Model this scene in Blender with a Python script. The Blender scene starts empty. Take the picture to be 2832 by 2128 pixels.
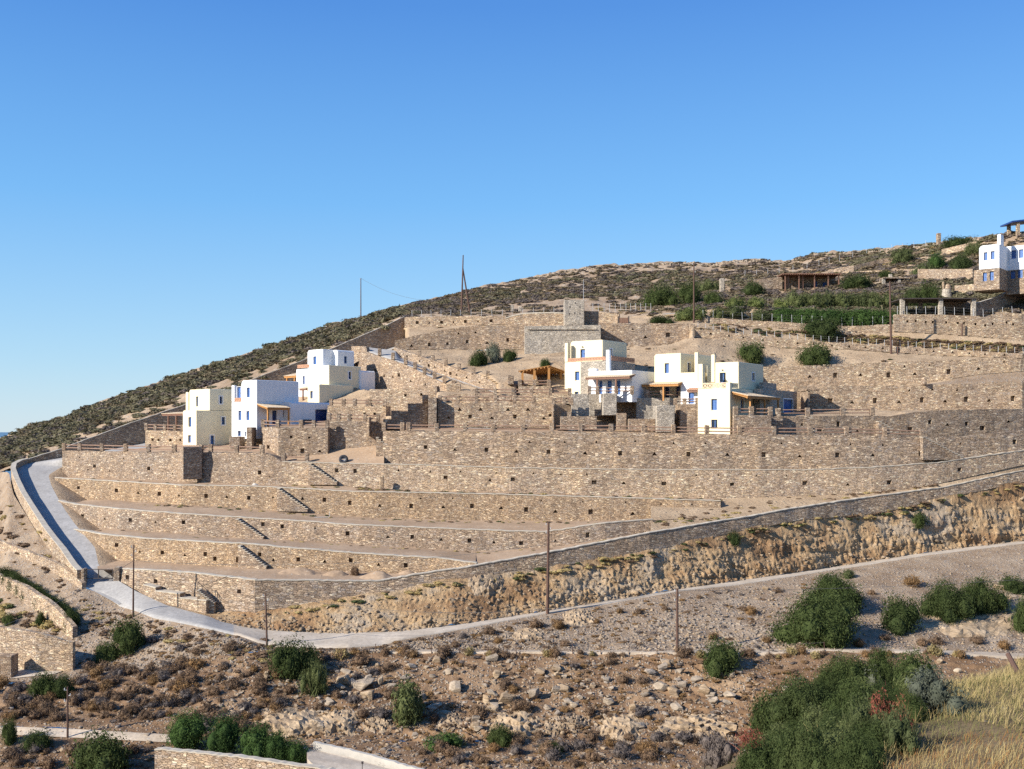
import bpy, bmesh, math, random
import numpy as np
from mathutils import Vector, Matrix

random.seed(7)
RNG = np.random.default_rng(7)
S = bpy.context.scene
COL = S.collection
FPX, CX, HY = 3037.0, 1416.0, 1190.0        # focal length (px), optical axis, eye level


def P(x, y, d):
    """survey point: a bearing, an elevation and a distance, read as metres (camera stands at the origin, looks along +Y)"""
    return ((x - CX) / FPX * d, d, -(y - HY) / FPX * d)


class Ln:
    """a surveyed line: elevation and distance as functions of the bearing"""
    def __init__(s, ys, ds):
        s.y = np.array(ys, float)
        s.d = np.array(ds, float)

    def Y(s, x):
        return np.interp(x, s.y[:, 0], s.y[:, 1])

    def D(s, x):
        return np.interp(x, s.d[:, 0], s.d[:, 1])

    def at(s, x, dy=0.0, dd=0.0):
        x = np.asarray(x, float)
        y, d = s.Y(x) + dy, s.D(x) + dd
        return np.stack([(x - CX) / FPX * d, d, -(y - HY) / FPX * d], -1)

    def off(s, dy=0.0, dd=0.0):
        a, b = s.y.copy(), s.d.copy()
        a[:, 1] += dy
        b[:, 1] += dd
        return Ln(a, b)


def vnoise(p, seed=0):
    p = np.asarray(p, float)
    i = np.floor(p).astype(np.int64)
    f = p - i
    f = f * f * (3 - 2 * f)

    def h(a, b, c):
        n = (a * 374761393 + b * 668265263 + c * 2147483647 + seed * 1274126177) & 0xffffffff
        n = ((n ^ (n >> 13)) * 1274126177) & 0xffffffff
        n = n ^ (n >> 16)
        return (n & 0xffff) / 32767.5 - 1.0
    r = 0.0
    for dx in (0, 1):
        for dy in (0, 1):
            for dz in (0, 1):
                w = (f[..., 0] if dx else 1 - f[..., 0]) * (f[..., 1] if dy else 1 - f[..., 1]) * (f[..., 2] if dz else 1 - f[..., 2])
                r = r + w * h(i[..., 0] + dx, i[..., 1] + dy, i[..., 2] + dz)
    return r


def fbm(p, sc, octv=4, seed=0, gain=0.5):
    p = np.asarray(p, float)
    a, r, t = 1.0, 0.0, 0.0
    f = np.asarray(sc, float)
    for k in range(octv):
        r = r + a * vnoise(p * f + 17.3 * k, seed + k)
        t += a
        a *= gain
        f = f * 2.03
    return r / t


def link(name, me, mat=None, parent=None):
    o = bpy.data.objects.new(name, me)
    COL.objects.link(o)
    if mat is not None:
        for m in (mat if isinstance(mat, (list, tuple)) else [mat]):
            me.materials.append(m)
    if parent is not None:
        o.parent = parent
    return o


def recentre(o, base=True):
    """move a mesh object's origin to the foot of its own geometry"""
    me = o.data
    n = len(me.vertices)
    co = np.empty(n * 3, np.float32)
    me.vertices.foreach_get('co', co)
    co = co.reshape(-1, 3)
    c = (co.max(0) + co.min(0)) / 2
    if base:
        c[2] = co[:, 2].min()
    co -= c
    me.vertices.foreach_set('co', co.ravel())
    me.update()
    o.location = Vector([float(v) for v in c])
    return o


def mesh_np(name, verts, faces, smooth=False, midx=None):
    """verts (N,3), faces (M,k) all of one size"""
    verts = np.ascontiguousarray(verts, np.float32)
    faces = np.ascontiguousarray(faces, np.int32)
    me = bpy.data.meshes.new(name)
    M, k = faces.shape
    me.vertices.add(len(verts))
    me.vertices.foreach_set('co', verts.ravel())
    me.loops.add(M * k)
    me.loops.foreach_set('vertex_index', faces.ravel())
    me.polygons.add(M)
    me.polygons.foreach_set('loop_start', np.arange(0, M * k, k, dtype=np.int32))
    me.polygons.foreach_set('loop_total', np.full(M, k, np.int32))
    if smooth:
        me.polygons.foreach_set('use_smooth', np.ones(M, bool))
    if midx is not None:
        me.polygons.foreach_set('material_index', np.asarray(midx, np.int32))
    me.update(calc_edges=True)
    return me


def mesh_py(name, verts, faces, midx=None, smooth=False):
    me = bpy.data.meshes.new(name)
    me.from_pydata([tuple(map(float, v)) for v in verts], [], faces)
    if midx is not None:
        me.polygons.foreach_set('material_index', np.asarray(midx, np.int32))
    if smooth:
        me.polygons.foreach_set('use_smooth', np.ones(len(faces), bool))
    me.update()
    return me


def empty(name, loc, rz=0.0, parent=None):
    o = bpy.data.objects.new(name, None)
    COL.objects.link(o)
    o.location = loc
    o.rotation_euler = (0, 0, rz)
    o.empty_display_size = 0.3
    if parent is not None:
        o.parent = parent
    return o


def tag(o, label, cat, group=None):
    o['label'] = label
    o['category'] = cat
    if group:
        o['group'] = group
    return o


def structure(o, kind='structure', label=None, cat=None):
    o['kind'] = kind
    if label:
        o['label'] = label
    if cat:
        o['category'] = cat
    return o


def adopt(o, parent):
    """parent a world-space mesh object to an empty without moving it"""
    o.parent = parent
    o.matrix_parent_inverse = Matrix.LocRotScale(parent.location, parent.rotation_euler, parent.scale).inverted()
    return o


def dup(o, parent=None, name=None):
    c = o.copy()
    COL.objects.link(c)
    if parent is not None:
        c.parent = parent
    return c


class MB:
    """collects boxes, bars and tubes into one mesh"""
    def __init__(s):
        s.v, s.f, s.m = [], [], []

    def add(s, vs, fs, m=0):
        n = len(s.v)
        s.v += [tuple(map(float, v)) for v in vs]
        s.f += [[i + n for i in f] for f in fs]
        s.m += [m] * len(fs)

    def hexa(s, p, m=0):
        """8 points: bottom ring 0-3, top ring 4-7"""
        s.add(p, [[3, 2, 1, 0], [4, 5, 6, 7], [0, 1, 5, 4], [1, 2, 6, 5], [2, 3, 7, 6], [3, 0, 4, 7]], m)

    def box(s, x0, x1, y0, y1, z0, z1, m=0):
        s.hexa([(x0, y0, z0), (x1, y0, z0), (x1, y1, z0), (x0, y1, z0), (x0, y0, z1), (x1, y0, z1), (x1, y1, z1), (x0, y1, z1)], m)

    def bar(s, a, b, w, h=None, m=0):
        """rectangular bar between two points"""
        a, b = Vector(a), Vector(b)
        d = (b - a).normalized()
        up = Vector((0, 0, 1)) if abs(d.z) < 0.95 else Vector((0, 1, 0))
        sx = d.cross(up).normalized() * (w / 2)
        sy = sx.normalized().cross(d) * ((h or w) / 2)
        s.hexa([a - sx - sy, a + sx - sy, a + sx + sy, a - sx + sy, b - sx - sy, b + sx - sy, b + sx + sy, b - sx + sy], m)

    def tube(s, a, b, r0, r1=None, n=8, m=0):
        a, b = Vector(a), Vector(b)
        r1 = r0 if r1 is None else r1
        d = (b - a).normalized()
        up = Vector((0, 0, 1)) if abs(d.z) < 0.95 else Vector((0, 1, 0))
        sx = d.cross(up).normalized()
        sy = sx.cross(d)
        vs = []
        for c, r in ((a, r0), (b, r1)):
            for k in range(n):
                t = 2 * math.pi * k / n
                vs.append(c + sx * math.cos(t) * r + sy * math.sin(t) * r)
        fs = [[k, (k + 1) % n, n + (k + 1) % n, n + k] for k in range(n)] + [list(range(n))[::-1], list(range(n, 2 * n))]
        s.add(vs, fs, m)

    def obj(s, name, mat, parent=None, smooth=False):
        return link(name, mesh_py(name, s.v, s.f, s.m, smooth), mat, parent)
# ------------------------------------------------------------------ materials
def nt(name):
    m = bpy.data.materials.new(name)
    m.use_nodes = True
    t = m.node_tree
    b = t.nodes['Principled BSDF']
    b.inputs['Roughness'].default_value = 0.9
    b.inputs['Specular IOR Level'].default_value = 0.2
    return m, t, b


def N(t, typ, **kw):
    n = t.nodes.new(typ)
    for k, v in kw.items():
        if k in n.inputs:
            n.inputs[k].default_value = v
        else:
            setattr(n, k, v)
    return n


def ramp(t, fac, stops, interp='LINEAR'):
    r = t.nodes.new('ShaderNodeValToRGB')
    r.color_ramp.interpolation = interp
    e = r.color_ramp.elements
    while len(e) < len(stops):
        e.new(0.5)
    for i, (p, c) in enumerate(stops):
        e[i].position = p
        e[i].color = (*c, 1)
    t.links.new(fac, r.inputs[0])
    return r.outputs[0]


def mixc(t, f, a, b, mode='MIX'):
    m = t.nodes.new('ShaderNodeMix')
    m.data_type = 'RGBA'
    m.blend_type = mode
    for s, v in ((0, f), (6, a), (7, b)):
        if hasattr(v, 'is_linked') or hasattr(v, 'links'):
            t.links.new(v, m.inputs[s])
        elif s == 0:
            m.inputs[0].default_value = v
        else:
            m.inputs[s].default_value = (*v, 1)
    return m.outputs[2]


def pos(t, sc=(1, 1, 1), rot=(0, 0, 0), obj=False):
    if obj:
        g = t.nodes.new('ShaderNodeTexCoord').outputs['Object']
    else:
        g = t.nodes.new('ShaderNodeNewGeometry').outputs['Position']
    mp = t.nodes.new('ShaderNodeMapping')
    mp.inputs['Scale'].default_value = sc
    mp.inputs['Rotation'].default_value = rot
    t.links.new(g, mp.inputs[0])
    return mp.outputs[0]


def noise(t, vec, scale, detail=4, rough=0.6, out='Fac'):
    n = t.nodes.new('ShaderNodeTexNoise')
    n.inputs['Scale'].default_value = scale
    n.inputs['Detail'].default_value = detail
    n.inputs['Roughness'].default_value = rough
    t.links.new(vec, n.inputs['Vector'])
    return n.outputs[out]


def voro(t, vec, scale=1.0, feature='F1', rnd=1.0):
    n = t.nodes.new('ShaderNodeTexVoronoi')
    n.feature = feature
    n.inputs['Scale'].default_value = scale
    n.inputs['Randomness'].default_value = rnd
    t.links.new(vec, n.inputs['Vector'])
    return n


def bump(t, b, h, strength=0.5, dist=0.1):
    n = t.nodes.new('ShaderNodeBump')
    n.inputs['Strength'].default_value = strength
    n.inputs['Distance'].default_value = dist
    t.links.new(h, n.inputs['Height'])
    t.links.new(n.outputs[0], b.inputs['Normal'])


def sepx(t, c):
    s = t.nodes.new('ShaderNodeSeparateColor')
    t.links.new(c, s.inputs[0])
    return s.outputs


def mth(t, op, a, b=None):
    n = t.nodes.new('ShaderNodeMath')
    n.operation = op
    for i, v in enumerate((a, b)):
        if v is None:
            continue
        if isinstance(v, (int, float)):
            n.inputs[i].default_value = v
        else:
            t.links.new(v, n.inputs[i])
    return n.outputs[0]


def m_stone(name, stops, patchA, patchB, sc=(2.8, 2.8, 8.0), joint=0.45, pf=0.55):
    """rubble masonry: flat coursed stones of mixed colour with recessed joints"""
    m, t, b = nt(name)
    base = pos(t)
    wob = noise(t, base, 1.3, 2, 0.5, 'Color')
    v0 = t.nodes.new('ShaderNodeVectorMath')
    v0.operation = 'MULTIPLY_ADD'
    t.links.new(wob, v0.inputs[0])
    v0.inputs[1].default_value = (0.16, 0.16, 0.10)
    t.links.new(base, v0.inputs[2])
    mp = t.nodes.new('ShaderNodeMapping')
    mp.inputs['Scale'].default_value = sc
    t.links.new(v0.outputs[0], mp.inputs[0])
    v = voro(t, mp.outputs[0])
    ve = voro(t, mp.outputs[0], feature='DISTANCE_TO_EDGE')
    cell = sepx(t, v.outputs['Color'])
    col = ramp(t, cell[0], stops)
    big = noise(t, base, 0.16, 5, 0.62)
    pm = ramp(t, big, [(0.35, patchA), (0.62, patchB)])
    col = mixc(t, pf, col, mixc(t, 1.0, col, pm, 'MULTIPLY'))
    fine = noise(t, base, 9.0, 4, 0.7)
    col = mixc(t, 0.45, col, mixc(t, 1.0, col, ramp(t, fine, [(0.3, (0.45, 0.43, 0.4)), (0.7, (1.25, 1.22, 1.15))]), 'MULTIPLY'))
    e = ramp(t, ve.outputs['Distance'], [(0.0, (0, 0, 0)), (0.09, (1, 1, 1))])
    col = mixc(t, joint, col, mixc(t, 1.0, col, ramp(t, ve.outputs['Distance'], [(0.0, (0.30, 0.27, 0.23)), (0.10, (1, 1, 1))]), 'MULTIPLY'))
    t.links.new(col, b.inputs['Base Color'])
    h = mth(t, 'ADD', mth(t, 'MULTIPLY', sepx(t, e)[0], 0.5), mth(t, 'MULTIPLY', cell[1], 0.8))
    st = noise(t, pos(t, (0.55, 0.55, 0.10)), 1.0, 5, 0.65)
    col2 = mixc(t, 0.6, col, mixc(t, 1.0, col, ramp(t, st, [(0.32, (0.72, 0.70, 0.68)), (0.52, (1.02, 1.0, 0.98)), (0.7, (1.18, 1.13, 1.04))]), 'MULTIPLY'))
    t.links.new(col2, b.inputs['Base Color'])
    h = mth(t, 'ADD', h, mth(t, 'MULTIPLY', fine, 0.5))
    h = mth(t, 'ADD', h, mth(t, 'MULTIPLY', noise(t, base, 0.7, 2, 0.5), 3.0))
    bump(t, b, h, 0.9, 0.12)
    return m


STOPS = [(0.0, (0.25, 0.19, 0.143)), (0.28, (0.36, 0.272, 0.20)), (0.55, (0.435, 0.335, 0.245)), (0.74, (0.395, 0.335, 0.285)), (0.87, (0.50, 0.375, 0.25)), (0.975, (0.66, 0.56, 0.43))]
STONE = m_stone('rubble_stone', STOPS, (0.80, 0.82, 0.87), (1.16, 1.05, 0.92))
STONE_L = m_stone('pale_rubble_stone', [(p, tuple(min(.75, c * 1.18) for c in q)) for p, q in STOPS], (0.88, 0.86, 0.84), (1.2, 1.12, 0.95))
STONE_B = m_stone('coarse_grey_stone', [(p, (q[0] * 1.03, q[1] * 1.02, q[2] * 1.0)) for p, q in STOPS], (0.84, 0.86, 0.92), (1.14, 1.06, 0.95), (2.1, 2.1, 6.2), 0.5)
STONE_C = m_stone('fine_ochre_stone', [(p, (q[0] * 1.05, q[1] * 1.01, q[2] * .93)) for p, q in STOPS], (0.86, 0.84, 0.84), (1.15, 1.06, 0.93), (3.4, 3.4, 9.0), 0.4)
STONE_G = m_stone('grey_dressed_stone', [(0.0, (0.38, 0.34, 0.285)), (0.4, (0.48, 0.43, 0.365)), (0.75, (0.54, 0.485, 0.41)), (0.97, (0.62, 0.56, 0.47))], (0.9, 0.91, 0.94), (1.08, 1.03, 0.95), (2.8, 2.8, 7.5), 0.25)


def m_soil(name, stops, sc=0.25, peb=0.25, pebsc=5.0, bmp=0.5, bd=0.12, lay=None, light=(0.5, 0.45, 0.38)):
    m, t, b = nt(name)
    p = pos(t)
    n1 = noise(t, p, sc, 8, 0.68)
    col = ramp(t, n1, stops)
    n2 = noise(t, p, 3.1, 6, 0.75)
    col = mixc(t, 0.6, col, mixc(t, 1.0, col, ramp(t, n2, [(0.3, (0.55, 0.53, 0.5)), (0.7, (1.3, 1.28, 1.24))]), 'MULTIPLY'))
    v = voro(t, p, pebsc)
    vc = sepx(t, v.outputs['Color'])
    pm = mth(t, 'MULTIPLY', ramp(t, vc[0], [(1 - peb, (0, 0, 0)), (1 - peb + 0.04, (1, 1, 1))]), ramp(t, v.outputs['Distance'], [(0.25, (1, 1, 1)), (0.5, (0, 0, 0))]))
    col = mixc(t, mth(t, 'MULTIPLY', pm, 0.75), col, mixc(t, vc[1], light, tuple(c * 0.55 for c in light)))
    t.links.new(col, b.inputs['Base Color'])
    h = mth(t, 'ADD', n2, mth(t, 'MULTIPLY', pm, 0.7))
    bump(t, b, h, bmp, bd)
    return m


SOIL = m_soil('terrace_soil', [(0.3, (0.30, 0.205, 0.13)), (0.5, (0.37, 0.26, 0.17)), (0.68, (0.44, 0.32, 0.215))], 0.18, 0.10, 4.0, 0.3, 0.06)
DIRT = m_soil('dug_earth', [(0.28, (0.28, 0.195, 0.12)), (0.5, (0.40, 0.29, 0.185)), (0.7, (0.50, 0.375, 0.245))], 0.28, 0.12, 2.2, 0.7, 0.25, light=(0.45, 0.37, 0.27))
BANK = m_soil('stony_ground', [(0.28, (0.115, 0.066, 0.036)), (0.45, (0.20, 0.12, 0.066)), (0.58, (0.275, 0.175, 0.10)), (0.74, (0.40, 0.28, 0.172))], 0.22, 0.34, 4.5, 0.9, 0.15, light=(0.52, 0.45, 0.36))
SCREE = m_soil('scree_ground', [(0.3, (0.20, 0.135, 0.085)), (0.5, (0.295, 0.215, 0.145)), (0.7, (0.39, 0.305, 0.22))], 0.25, 0.5, 3.8, 0.9, 0.14, light=(0.48, 0.44, 0.39))
KNOLLM = m_soil('knoll_turf', [(0.3, (0.11, 0.085, 0.045)), (0.5, (0.19, 0.13, 0.065)), (0.7, (0.27, 0.175, 0.085))], 0.6, 0.05, 9.0, 0.6, 0.05)
HILLM = m_soil('dry_hill_ground', [(0.3, (0.24, 0.165, 0.105)), (0.5, (0.36, 0.26, 0.17)), (0.7, (0.45, 0.34, 0.23))], 0.08, 0.2, 1.2, 0.6, 0.2)


def m_cut():
    m, t, b = nt('cut_rock')
    p = pos(t)
    n0 = noise(t, pos(t, (0.10, 0.10, 0.16)), 1.0, 6, 0.7)
    col = ramp(t, n0, [(0.30, (0.19, 0.11, 0.06)), (0.43, (0.33, 0.205, 0.108)), (0.52, (0.43, 0.30, 0.17)), (0.60, (0.40, 0.325, 0.24)), (0.70, (0.30, 0.18, 0.098))])
    n1 = noise(t, pos(t, (4.0, 4.0, 1.0)), 1.0, 6, 0.75)
    col = mixc(t, 0.7, col, mixc(t, 1.0, col, ramp(t, n1, [(0.3, (0.5, 0.46, 0.42)), (0.7, (1.4, 1.36, 1.3))]), 'MULTIPLY'))
    t.links.new(col, b.inputs['Base Color'])
    bump(t, b, n1, 0.9, 0.3)
    return m


CUT = m_cut()


def m_plain(name, c1, c2=None, sc=3.0, rough=0.8, bmp=0.0, obj=False, spec=0.2, detail=5):
    m, t, b = nt(name)
    b.inputs['Roughness'].default_value = rough
    b.inputs['Specular IOR Level'].default_value = spec
    n = noise(t, pos(t, obj=obj), sc, detail, 0.65)
    c2 = c2 or tuple(c * 0.75 for c in c1)
    t.links.new(ramp(t, n, [(0.3, c2), (0.7, c1)]), b.inputs['Base Color'])
    if bmp:
        bump(t, b, n, bmp, 0.05)
    return m


ROADM = m_soil('concrete_road', [(0.3, (0.37, 0.305, 0.235)), (0.5, (0.46, 0.39, 0.31)), (0.7, (0.54, 0.465, 0.38))], 0.35, 0.05, 3.0, 0.2, 0.03)
RAMPM = m_soil('grey_concrete', [(0.3, (0.29, 0.275, 0.26)), (0.5, (0.345, 0.33, 0.31)), (0.7, (0.41, 0.39, 0.37))], 0.35, 0.05, 3.0, 0.2, 0.03)
PATHM = m_soil('dirt_track', [(0.3, (0.40, 0.31, 0.22)), (0.5, (0.50, 0.40, 0.29)), (0.7, (0.58, 0.48, 0.37))], 0.3, 0.15, 4.0, 0.4, 0.05)
COPE = m_plain('pale_coping', (0.52, 0.46, 0.37), (0.36, 0.31, 0.24), 1.5, 0.9, 0.4)
CONC = m_plain('cast_concrete', (0.50, 0.46, 0.40), (0.38, 0.35, 0.30), 0.8, 0.9, 0.2)
def m_plaster(name, c):
    m, t, b = nt(name)
    n = noise(t, pos(t), 0.9, 5, 0.65)
    st = noise(t, pos(t, (2.6, 2.6, 0.22)), 1.0, 4, 0.6)
    col = ramp(t, n, [(0.3, tuple(v * .93 for v in c)), (0.7, c)])
    col = mixc(t, 0.35, col, mixc(t, 1.0, col, ramp(t, st, [(0.3, (0.82, 0.79, 0.74)), (0.55, (1, 1, 1))]), 'MULTIPLY'))
    t.links.new(col, b.inputs['Base Color'])
    bump(t, b, noise(t, pos(t), 2.2, 4, 0.6), 0.25, 0.05)
    return m


WHITE = m_plaster('white_plaster', (0.81, 0.81, 0.80))
CREAM = m_plaster('cream_plaster', (0.79, 0.695, 0.475))
BLUE = m_plain('blue_paint', (0.075, 0.17, 0.41), (0.045, 0.12, 0.33), 4.0, 0.45, spec=0.4)
DBLUE = m_plain('dark_blue_paint', (0.02, 0.055, 0.20), (0.012, 0.035, 0.14), 4.0, 0.45, spec=0.4)
GLASS = m_plain('dark_glass', (0.02, 0.03, 0.045), (0.012, 0.018, 0.03), 2.0, 0.12, spec=0.6)
WOOD = m_plain('orange_pine', (0.50, 0.25, 0.085), (0.36, 0.165, 0.05), 5.0, 0.6)
WOODD = m_plain('weathered_wood', (0.24, 0.13, 0.085), (0.15, 0.08, 0.055), 5.0, 0.7)
RAILM = m_plain('brown_rail_wood', (0.34, 0.22, 0.155), (0.22, 0.135, 0.09), 4.0, 0.65)
POLEM = m_plain('pole_wood', (0.13, 0.075, 0.055), (0.075, 0.045, 0.035), 3.0, 0.8)
TILE = m_plain('terracotta', (0.50, 0.285, 0.18), (0.39, 0.21, 0.13), 6.0, 0.7)
TILEL = m_plain('pale_roof_tiles', (0.68, 0.54, 0.37), (0.56, 0.42, 0.27), 4.0, 0.8)
METAL = m_plain('dark_metal', (0.08, 0.06, 0.05), (0.05, 0.04, 0.035), 6.0, 0.5, spec=0.5)
GALV = m_plain('galvanised_steel', (0.48, 0.48, 0.47), (0.36, 0.36, 0.36), 6.0, 0.5, spec=0.5)
RUBBER = m_plain('tyre_rubber', (0.06, 0.06, 0.065), (0.035, 0.035, 0.04), 6.0, 0.8)
PLAST = m_plain('pale_sheeting', (0.50, 0.47, 0.42), (0.36, 0.33, 0.29), 1.5, 0.6)
WIREM = m_plain('cable', (0.16, 0.15, 0.14), (0.12, 0.11, 0.10), 3.0, 0.6)


def m_rock(name, c1, c2, c3):
    m, t, b = nt(name)
    p = pos(t)
    n = noise(t, p, 0.9, 7, 0.7)
    col = ramp(t, n, [(0.3, c1), (0.5, c2), (0.7, c3)])
    s = noise(t, pos(t, (1.0, 1.0, 7.0), (0.35, 0.2, 0)), 1.6, 4, 0.6)
    col = mixc(t, 0.5, col, mixc(t, 1.0, col, ramp(t, s, [(0.35, (0.5, 0.48, 0.45)), (0.65, (1.25, 1.22, 1.2))]), 'MULTIPLY'))
    oi = t.nodes.new('ShaderNodeObjectInfo')
    col = mixc(t, 0.8, col, mixc(t, 1.0, col, ramp(t, oi.outputs['Random'], [(0.0, (0.72, 0.70, 0.70)), (0.5, (1.0, 0.95, 0.88)), (1.0, (1.14, 1.08, 0.98))]), 'MULTIPLY'))
    t.links.new(col, b.inputs['Base Color'])
    bump(t, b, mth(t, 'ADD', n, s), 0.8, 0.15)
    return m


ROCK = m_rock('schist', (0.22, 0.18, 0.14), (0.365, 0.305, 0.235), (0.46, 0.39, 0.31))
ROCKO = m_rock('ochre_rock', (0.215, 0.155, 0.10), (0.36, 0.275, 0.185), (0.46, 0.37, 0.265))


def m_leaf(name, c1, c2, c3, sc=1.2, trans=0.25):
    m, t, b = nt(name)
    p = pos(t)
    n = noise(t, p, sc, 6, 0.8)
    col = ramp(t, n, [(0.3, c1), (0.5, c2), (0.72, c3)])
    oi = t.nodes.new('ShaderNodeObjectInfo')
    col = mixc(t, 0.7, col, mixc(t, 1.0, col, ramp(t, oi.outputs['Random'], [(0.0, (0.72, 0.74, 0.76)), (1.0, (1.28, 1.24, 1.12))]), 'MULTIPLY'))
    t.links.new(col, b.inputs['Base Color'])
    b.inputs['Roughness'].default_value = 0.75
    b.inputs['Specular IOR Level'].default_value = 0.05
    tr = t.nodes.new('ShaderNodeBsdfTranslucent')
    t.links.new(col, tr.inputs[0])
    mx = t.nodes.new('ShaderNodeMixShader')
    mx.inputs[0].default_value = trans
    t.links.new(b.outputs[0], mx.inputs[1])
    t.links.new(tr.outputs[0], mx.inputs[2])
    t.links.new(mx.outputs[0], t.nodes['Material Output'].inputs[0])
    return m


LEAF = m_leaf('evergreen_leaves', (0.026, 0.040, 0.014), (0.056, 0.076, 0.026), (0.10, 0.118, 0.045))
LEAFY = m_leaf('yellow_green_leaves', (0.09, 0.11, 0.035), (0.14, 0.165, 0.055), (0.19, 0.2, 0.08))
LEAFO = m_leaf('olive_leaves', (0.055, 0.07, 0.028), (0.095, 0.112, 0.045), (0.15, 0.16, 0.075))
LEAFG = m_leaf('grey_green_leaves', (0.07, 0.08, 0.055), (0.12, 0.13, 0.095), (0.18, 0.185, 0.145))
LEAFR = m_leaf('red_leaves', (0.15, 0.05, 0.04), (0.26, 0.085, 0.06), (0.30, 0.15, 0.07))
LEAFB = m_leaf('bright_green_leaves', (0.03, 0.06, 0.018), (0.055, 0.095, 0.028), (0.085, 0.135, 0.04))
DRYB = m_leaf('brown_dry_twigs', (0.095, 0.062, 0.042), (0.16, 0.105, 0.068), (0.23, 0.155, 0.10), 2.0, 0.1)
DRYG = m_leaf('grey_dry_twigs', (0.075, 0.060, 0.055), (0.12, 0.099, 0.09), (0.18, 0.15, 0.135), 2.0, 0.1)
DRYO = m_leaf('rusty_dry_twigs', (0.13, 0.075, 0.036), (0.20, 0.12, 0.058), (0.27, 0.17, 0.085), 2.0, 0.1)
SCRUB = m_leaf('hill_scrub', (0.085, 0.066, 0.044), (0.145, 0.115, 0.074), (0.21, 0.165, 0.11), 0.35, 0.1)
SCRUBG = m_leaf('green_hill_scrub', (0.08, 0.074, 0.045), (0.128, 0.116, 0.072), (0.185, 0.16, 0.105), 0.3, 0.1)
STRAW = m_leaf('straw_grass', (0.22, 0.16, 0.07), (0.36, 0.28, 0.13), (0.5, 0.41, 0.22), 0.9, 0.3)
STRAWG = m_leaf('green_straw', (0.095, 0.10, 0.035), (0.17, 0.165, 0.062), (0.28, 0.245, 0.11), 0.7, 0.3)
STRAWR = m_leaf('rusty_straw', (0.17, 0.085, 0.035), (0.30, 0.155, 0.06), (0.40, 0.235, 0.105), 0.9, 0.2)
BARK = m_plain('bark', (0.13, 0.10, 0.075), (0.07, 0.055, 0.04), 6.0, 0.9, 0.5)


def m_sea():
    m, t, b = nt('sea_water')
    b.inputs['Base Color'].default_value = (0.012, 0.05, 0.12, 1)
    b.inputs['Roughness'].default_value = 0.25
    n = noise(t, pos(t, (0.02, 0.02, 0.02)), 1.0, 5, 0.6)
    bump(t, b, n, 0.2, 2.0)
    return m


SEA = m_sea()
# ------------------------------------------------------------------ surveyed lines (bearing px, elevation px / distance m)
def xr(a, b, st):
    return np.arange(a, b + st * 0.5, st, dtype=float)


B0 = Ln([(-800, 2800), (3700, 2800)], [(0, 57), (3700, 57)])
B1 = Ln([(-800, 2150), (0, 2140), (1000, 2132), (3700, 2132)], [(-800, 80), (0, 79), (1300, 79), (2000, 82), (3700, 84)])
B2 = Ln([(-800, 2030), (0, 2008), (150, 2012), (470, 2036), (800, 2045), (1200, 2052), (1700, 2046), (2000, 2036), (2500, 1975), (3700, 1960)],
        [(-800, 88), (0, 86), (470, 84.5), (1200, 85.5), (2000, 87), (3700, 92)])
B3 = Ln([(-800, 1905), (0, 1893), (190, 1876), (300, 1862), (470, 1842), (600, 1815), (700, 1802), (742, 1800), (900, 1806), (1060, 1806), (1300, 1806), (1870, 1808), (2000, 1810), (2160, 1808), (2285, 1801), (2548, 1807), (2832, 1822), (3700, 1850)],
        [(-800, 101), (0, 98), (470, 97.5), (742, 98.6), (900, 98.8), (1300, 97.5), (1870, 98), (2285, 98.5), (2832, 101), (3700, 108)])
B4 = Ln([(-800, 1860), (0, 1838), (100, 1842), (190, 1850), (300, 1840), (470, 1790), (600, 1768), (700, 1780), (742, 1796), (900, 1801), (1060, 1797), (1300, 1797), (1870, 1798), (2160, 1797), (2285, 1791), (2548, 1796), (2832, 1808), (3700, 1835)],
        [(-800, 108), (0, 105), (190, 102), (470, 102), (700, 100.2), (900, 99.5), (1106, 100.5), (1300, 101), (2285, 102), (2832, 104.5), (3700, 112)])
LN = Ln([(-800, 1480), (-400, 1350), (0, 1306), (25, 1306), (36, 1365), (106, 1480), (195, 1594), (228, 1626), (281, 1642), (331, 1677), (374, 1690), (427, 1710), (563, 1737), (670, 1762), (742, 1789), (818, 1791), (891, 1795), (964, 1792), (1056, 1786), (1106, 1772), (1300, 1737), (1510, 1698), (1662, 1674), (1875, 1636), (2032, 1620), (2321, 1575), (2574, 1535), (2832, 1504), (3700, 1400)],
        [(-800, 176), (-400, 170), (0, 166), (25, 158), (36, 149.5), (106, 133.5), (195, 120.5), (228, 117.5), (281, 116.5), (331, 113.5), (427, 108.5), (563, 104), (708, 101), (818, 100), (964, 100), (1106, 102), (1300, 105.5), (1510, 110), (1662, 113), (1875, 117), (2100, 122), (2321, 127.2), (2574, 131.8), (2832, 136.2), (3700, 153)])
RF = Ln([(228, 1614), (328, 1609), (374, 1636), (463, 1677), (569, 1705), (612, 1720), (673, 1735), (727, 1742), (822, 1750), (917, 1753), (1011, 1751), (1106, 1748), (1300, 1724), (1506, 1692), (1662, 1667), (1879, 1631), (2032, 1609), (2321, 1568), (2574, 1528), (2832, 1497), (3700, 1393)],
        [(228, 119), (328, 118), (374, 115.5), (463, 112), (569, 109), (673, 107), (822, 106), (1011, 105.5), (1106, 106), (1300, 108.3), (1506, 112.5), (1662, 115.3), (1879, 119.3), (2100, 124.3), (2321, 129.5), (2574, 134), (2832, 138.2), (3700, 155)])
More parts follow.
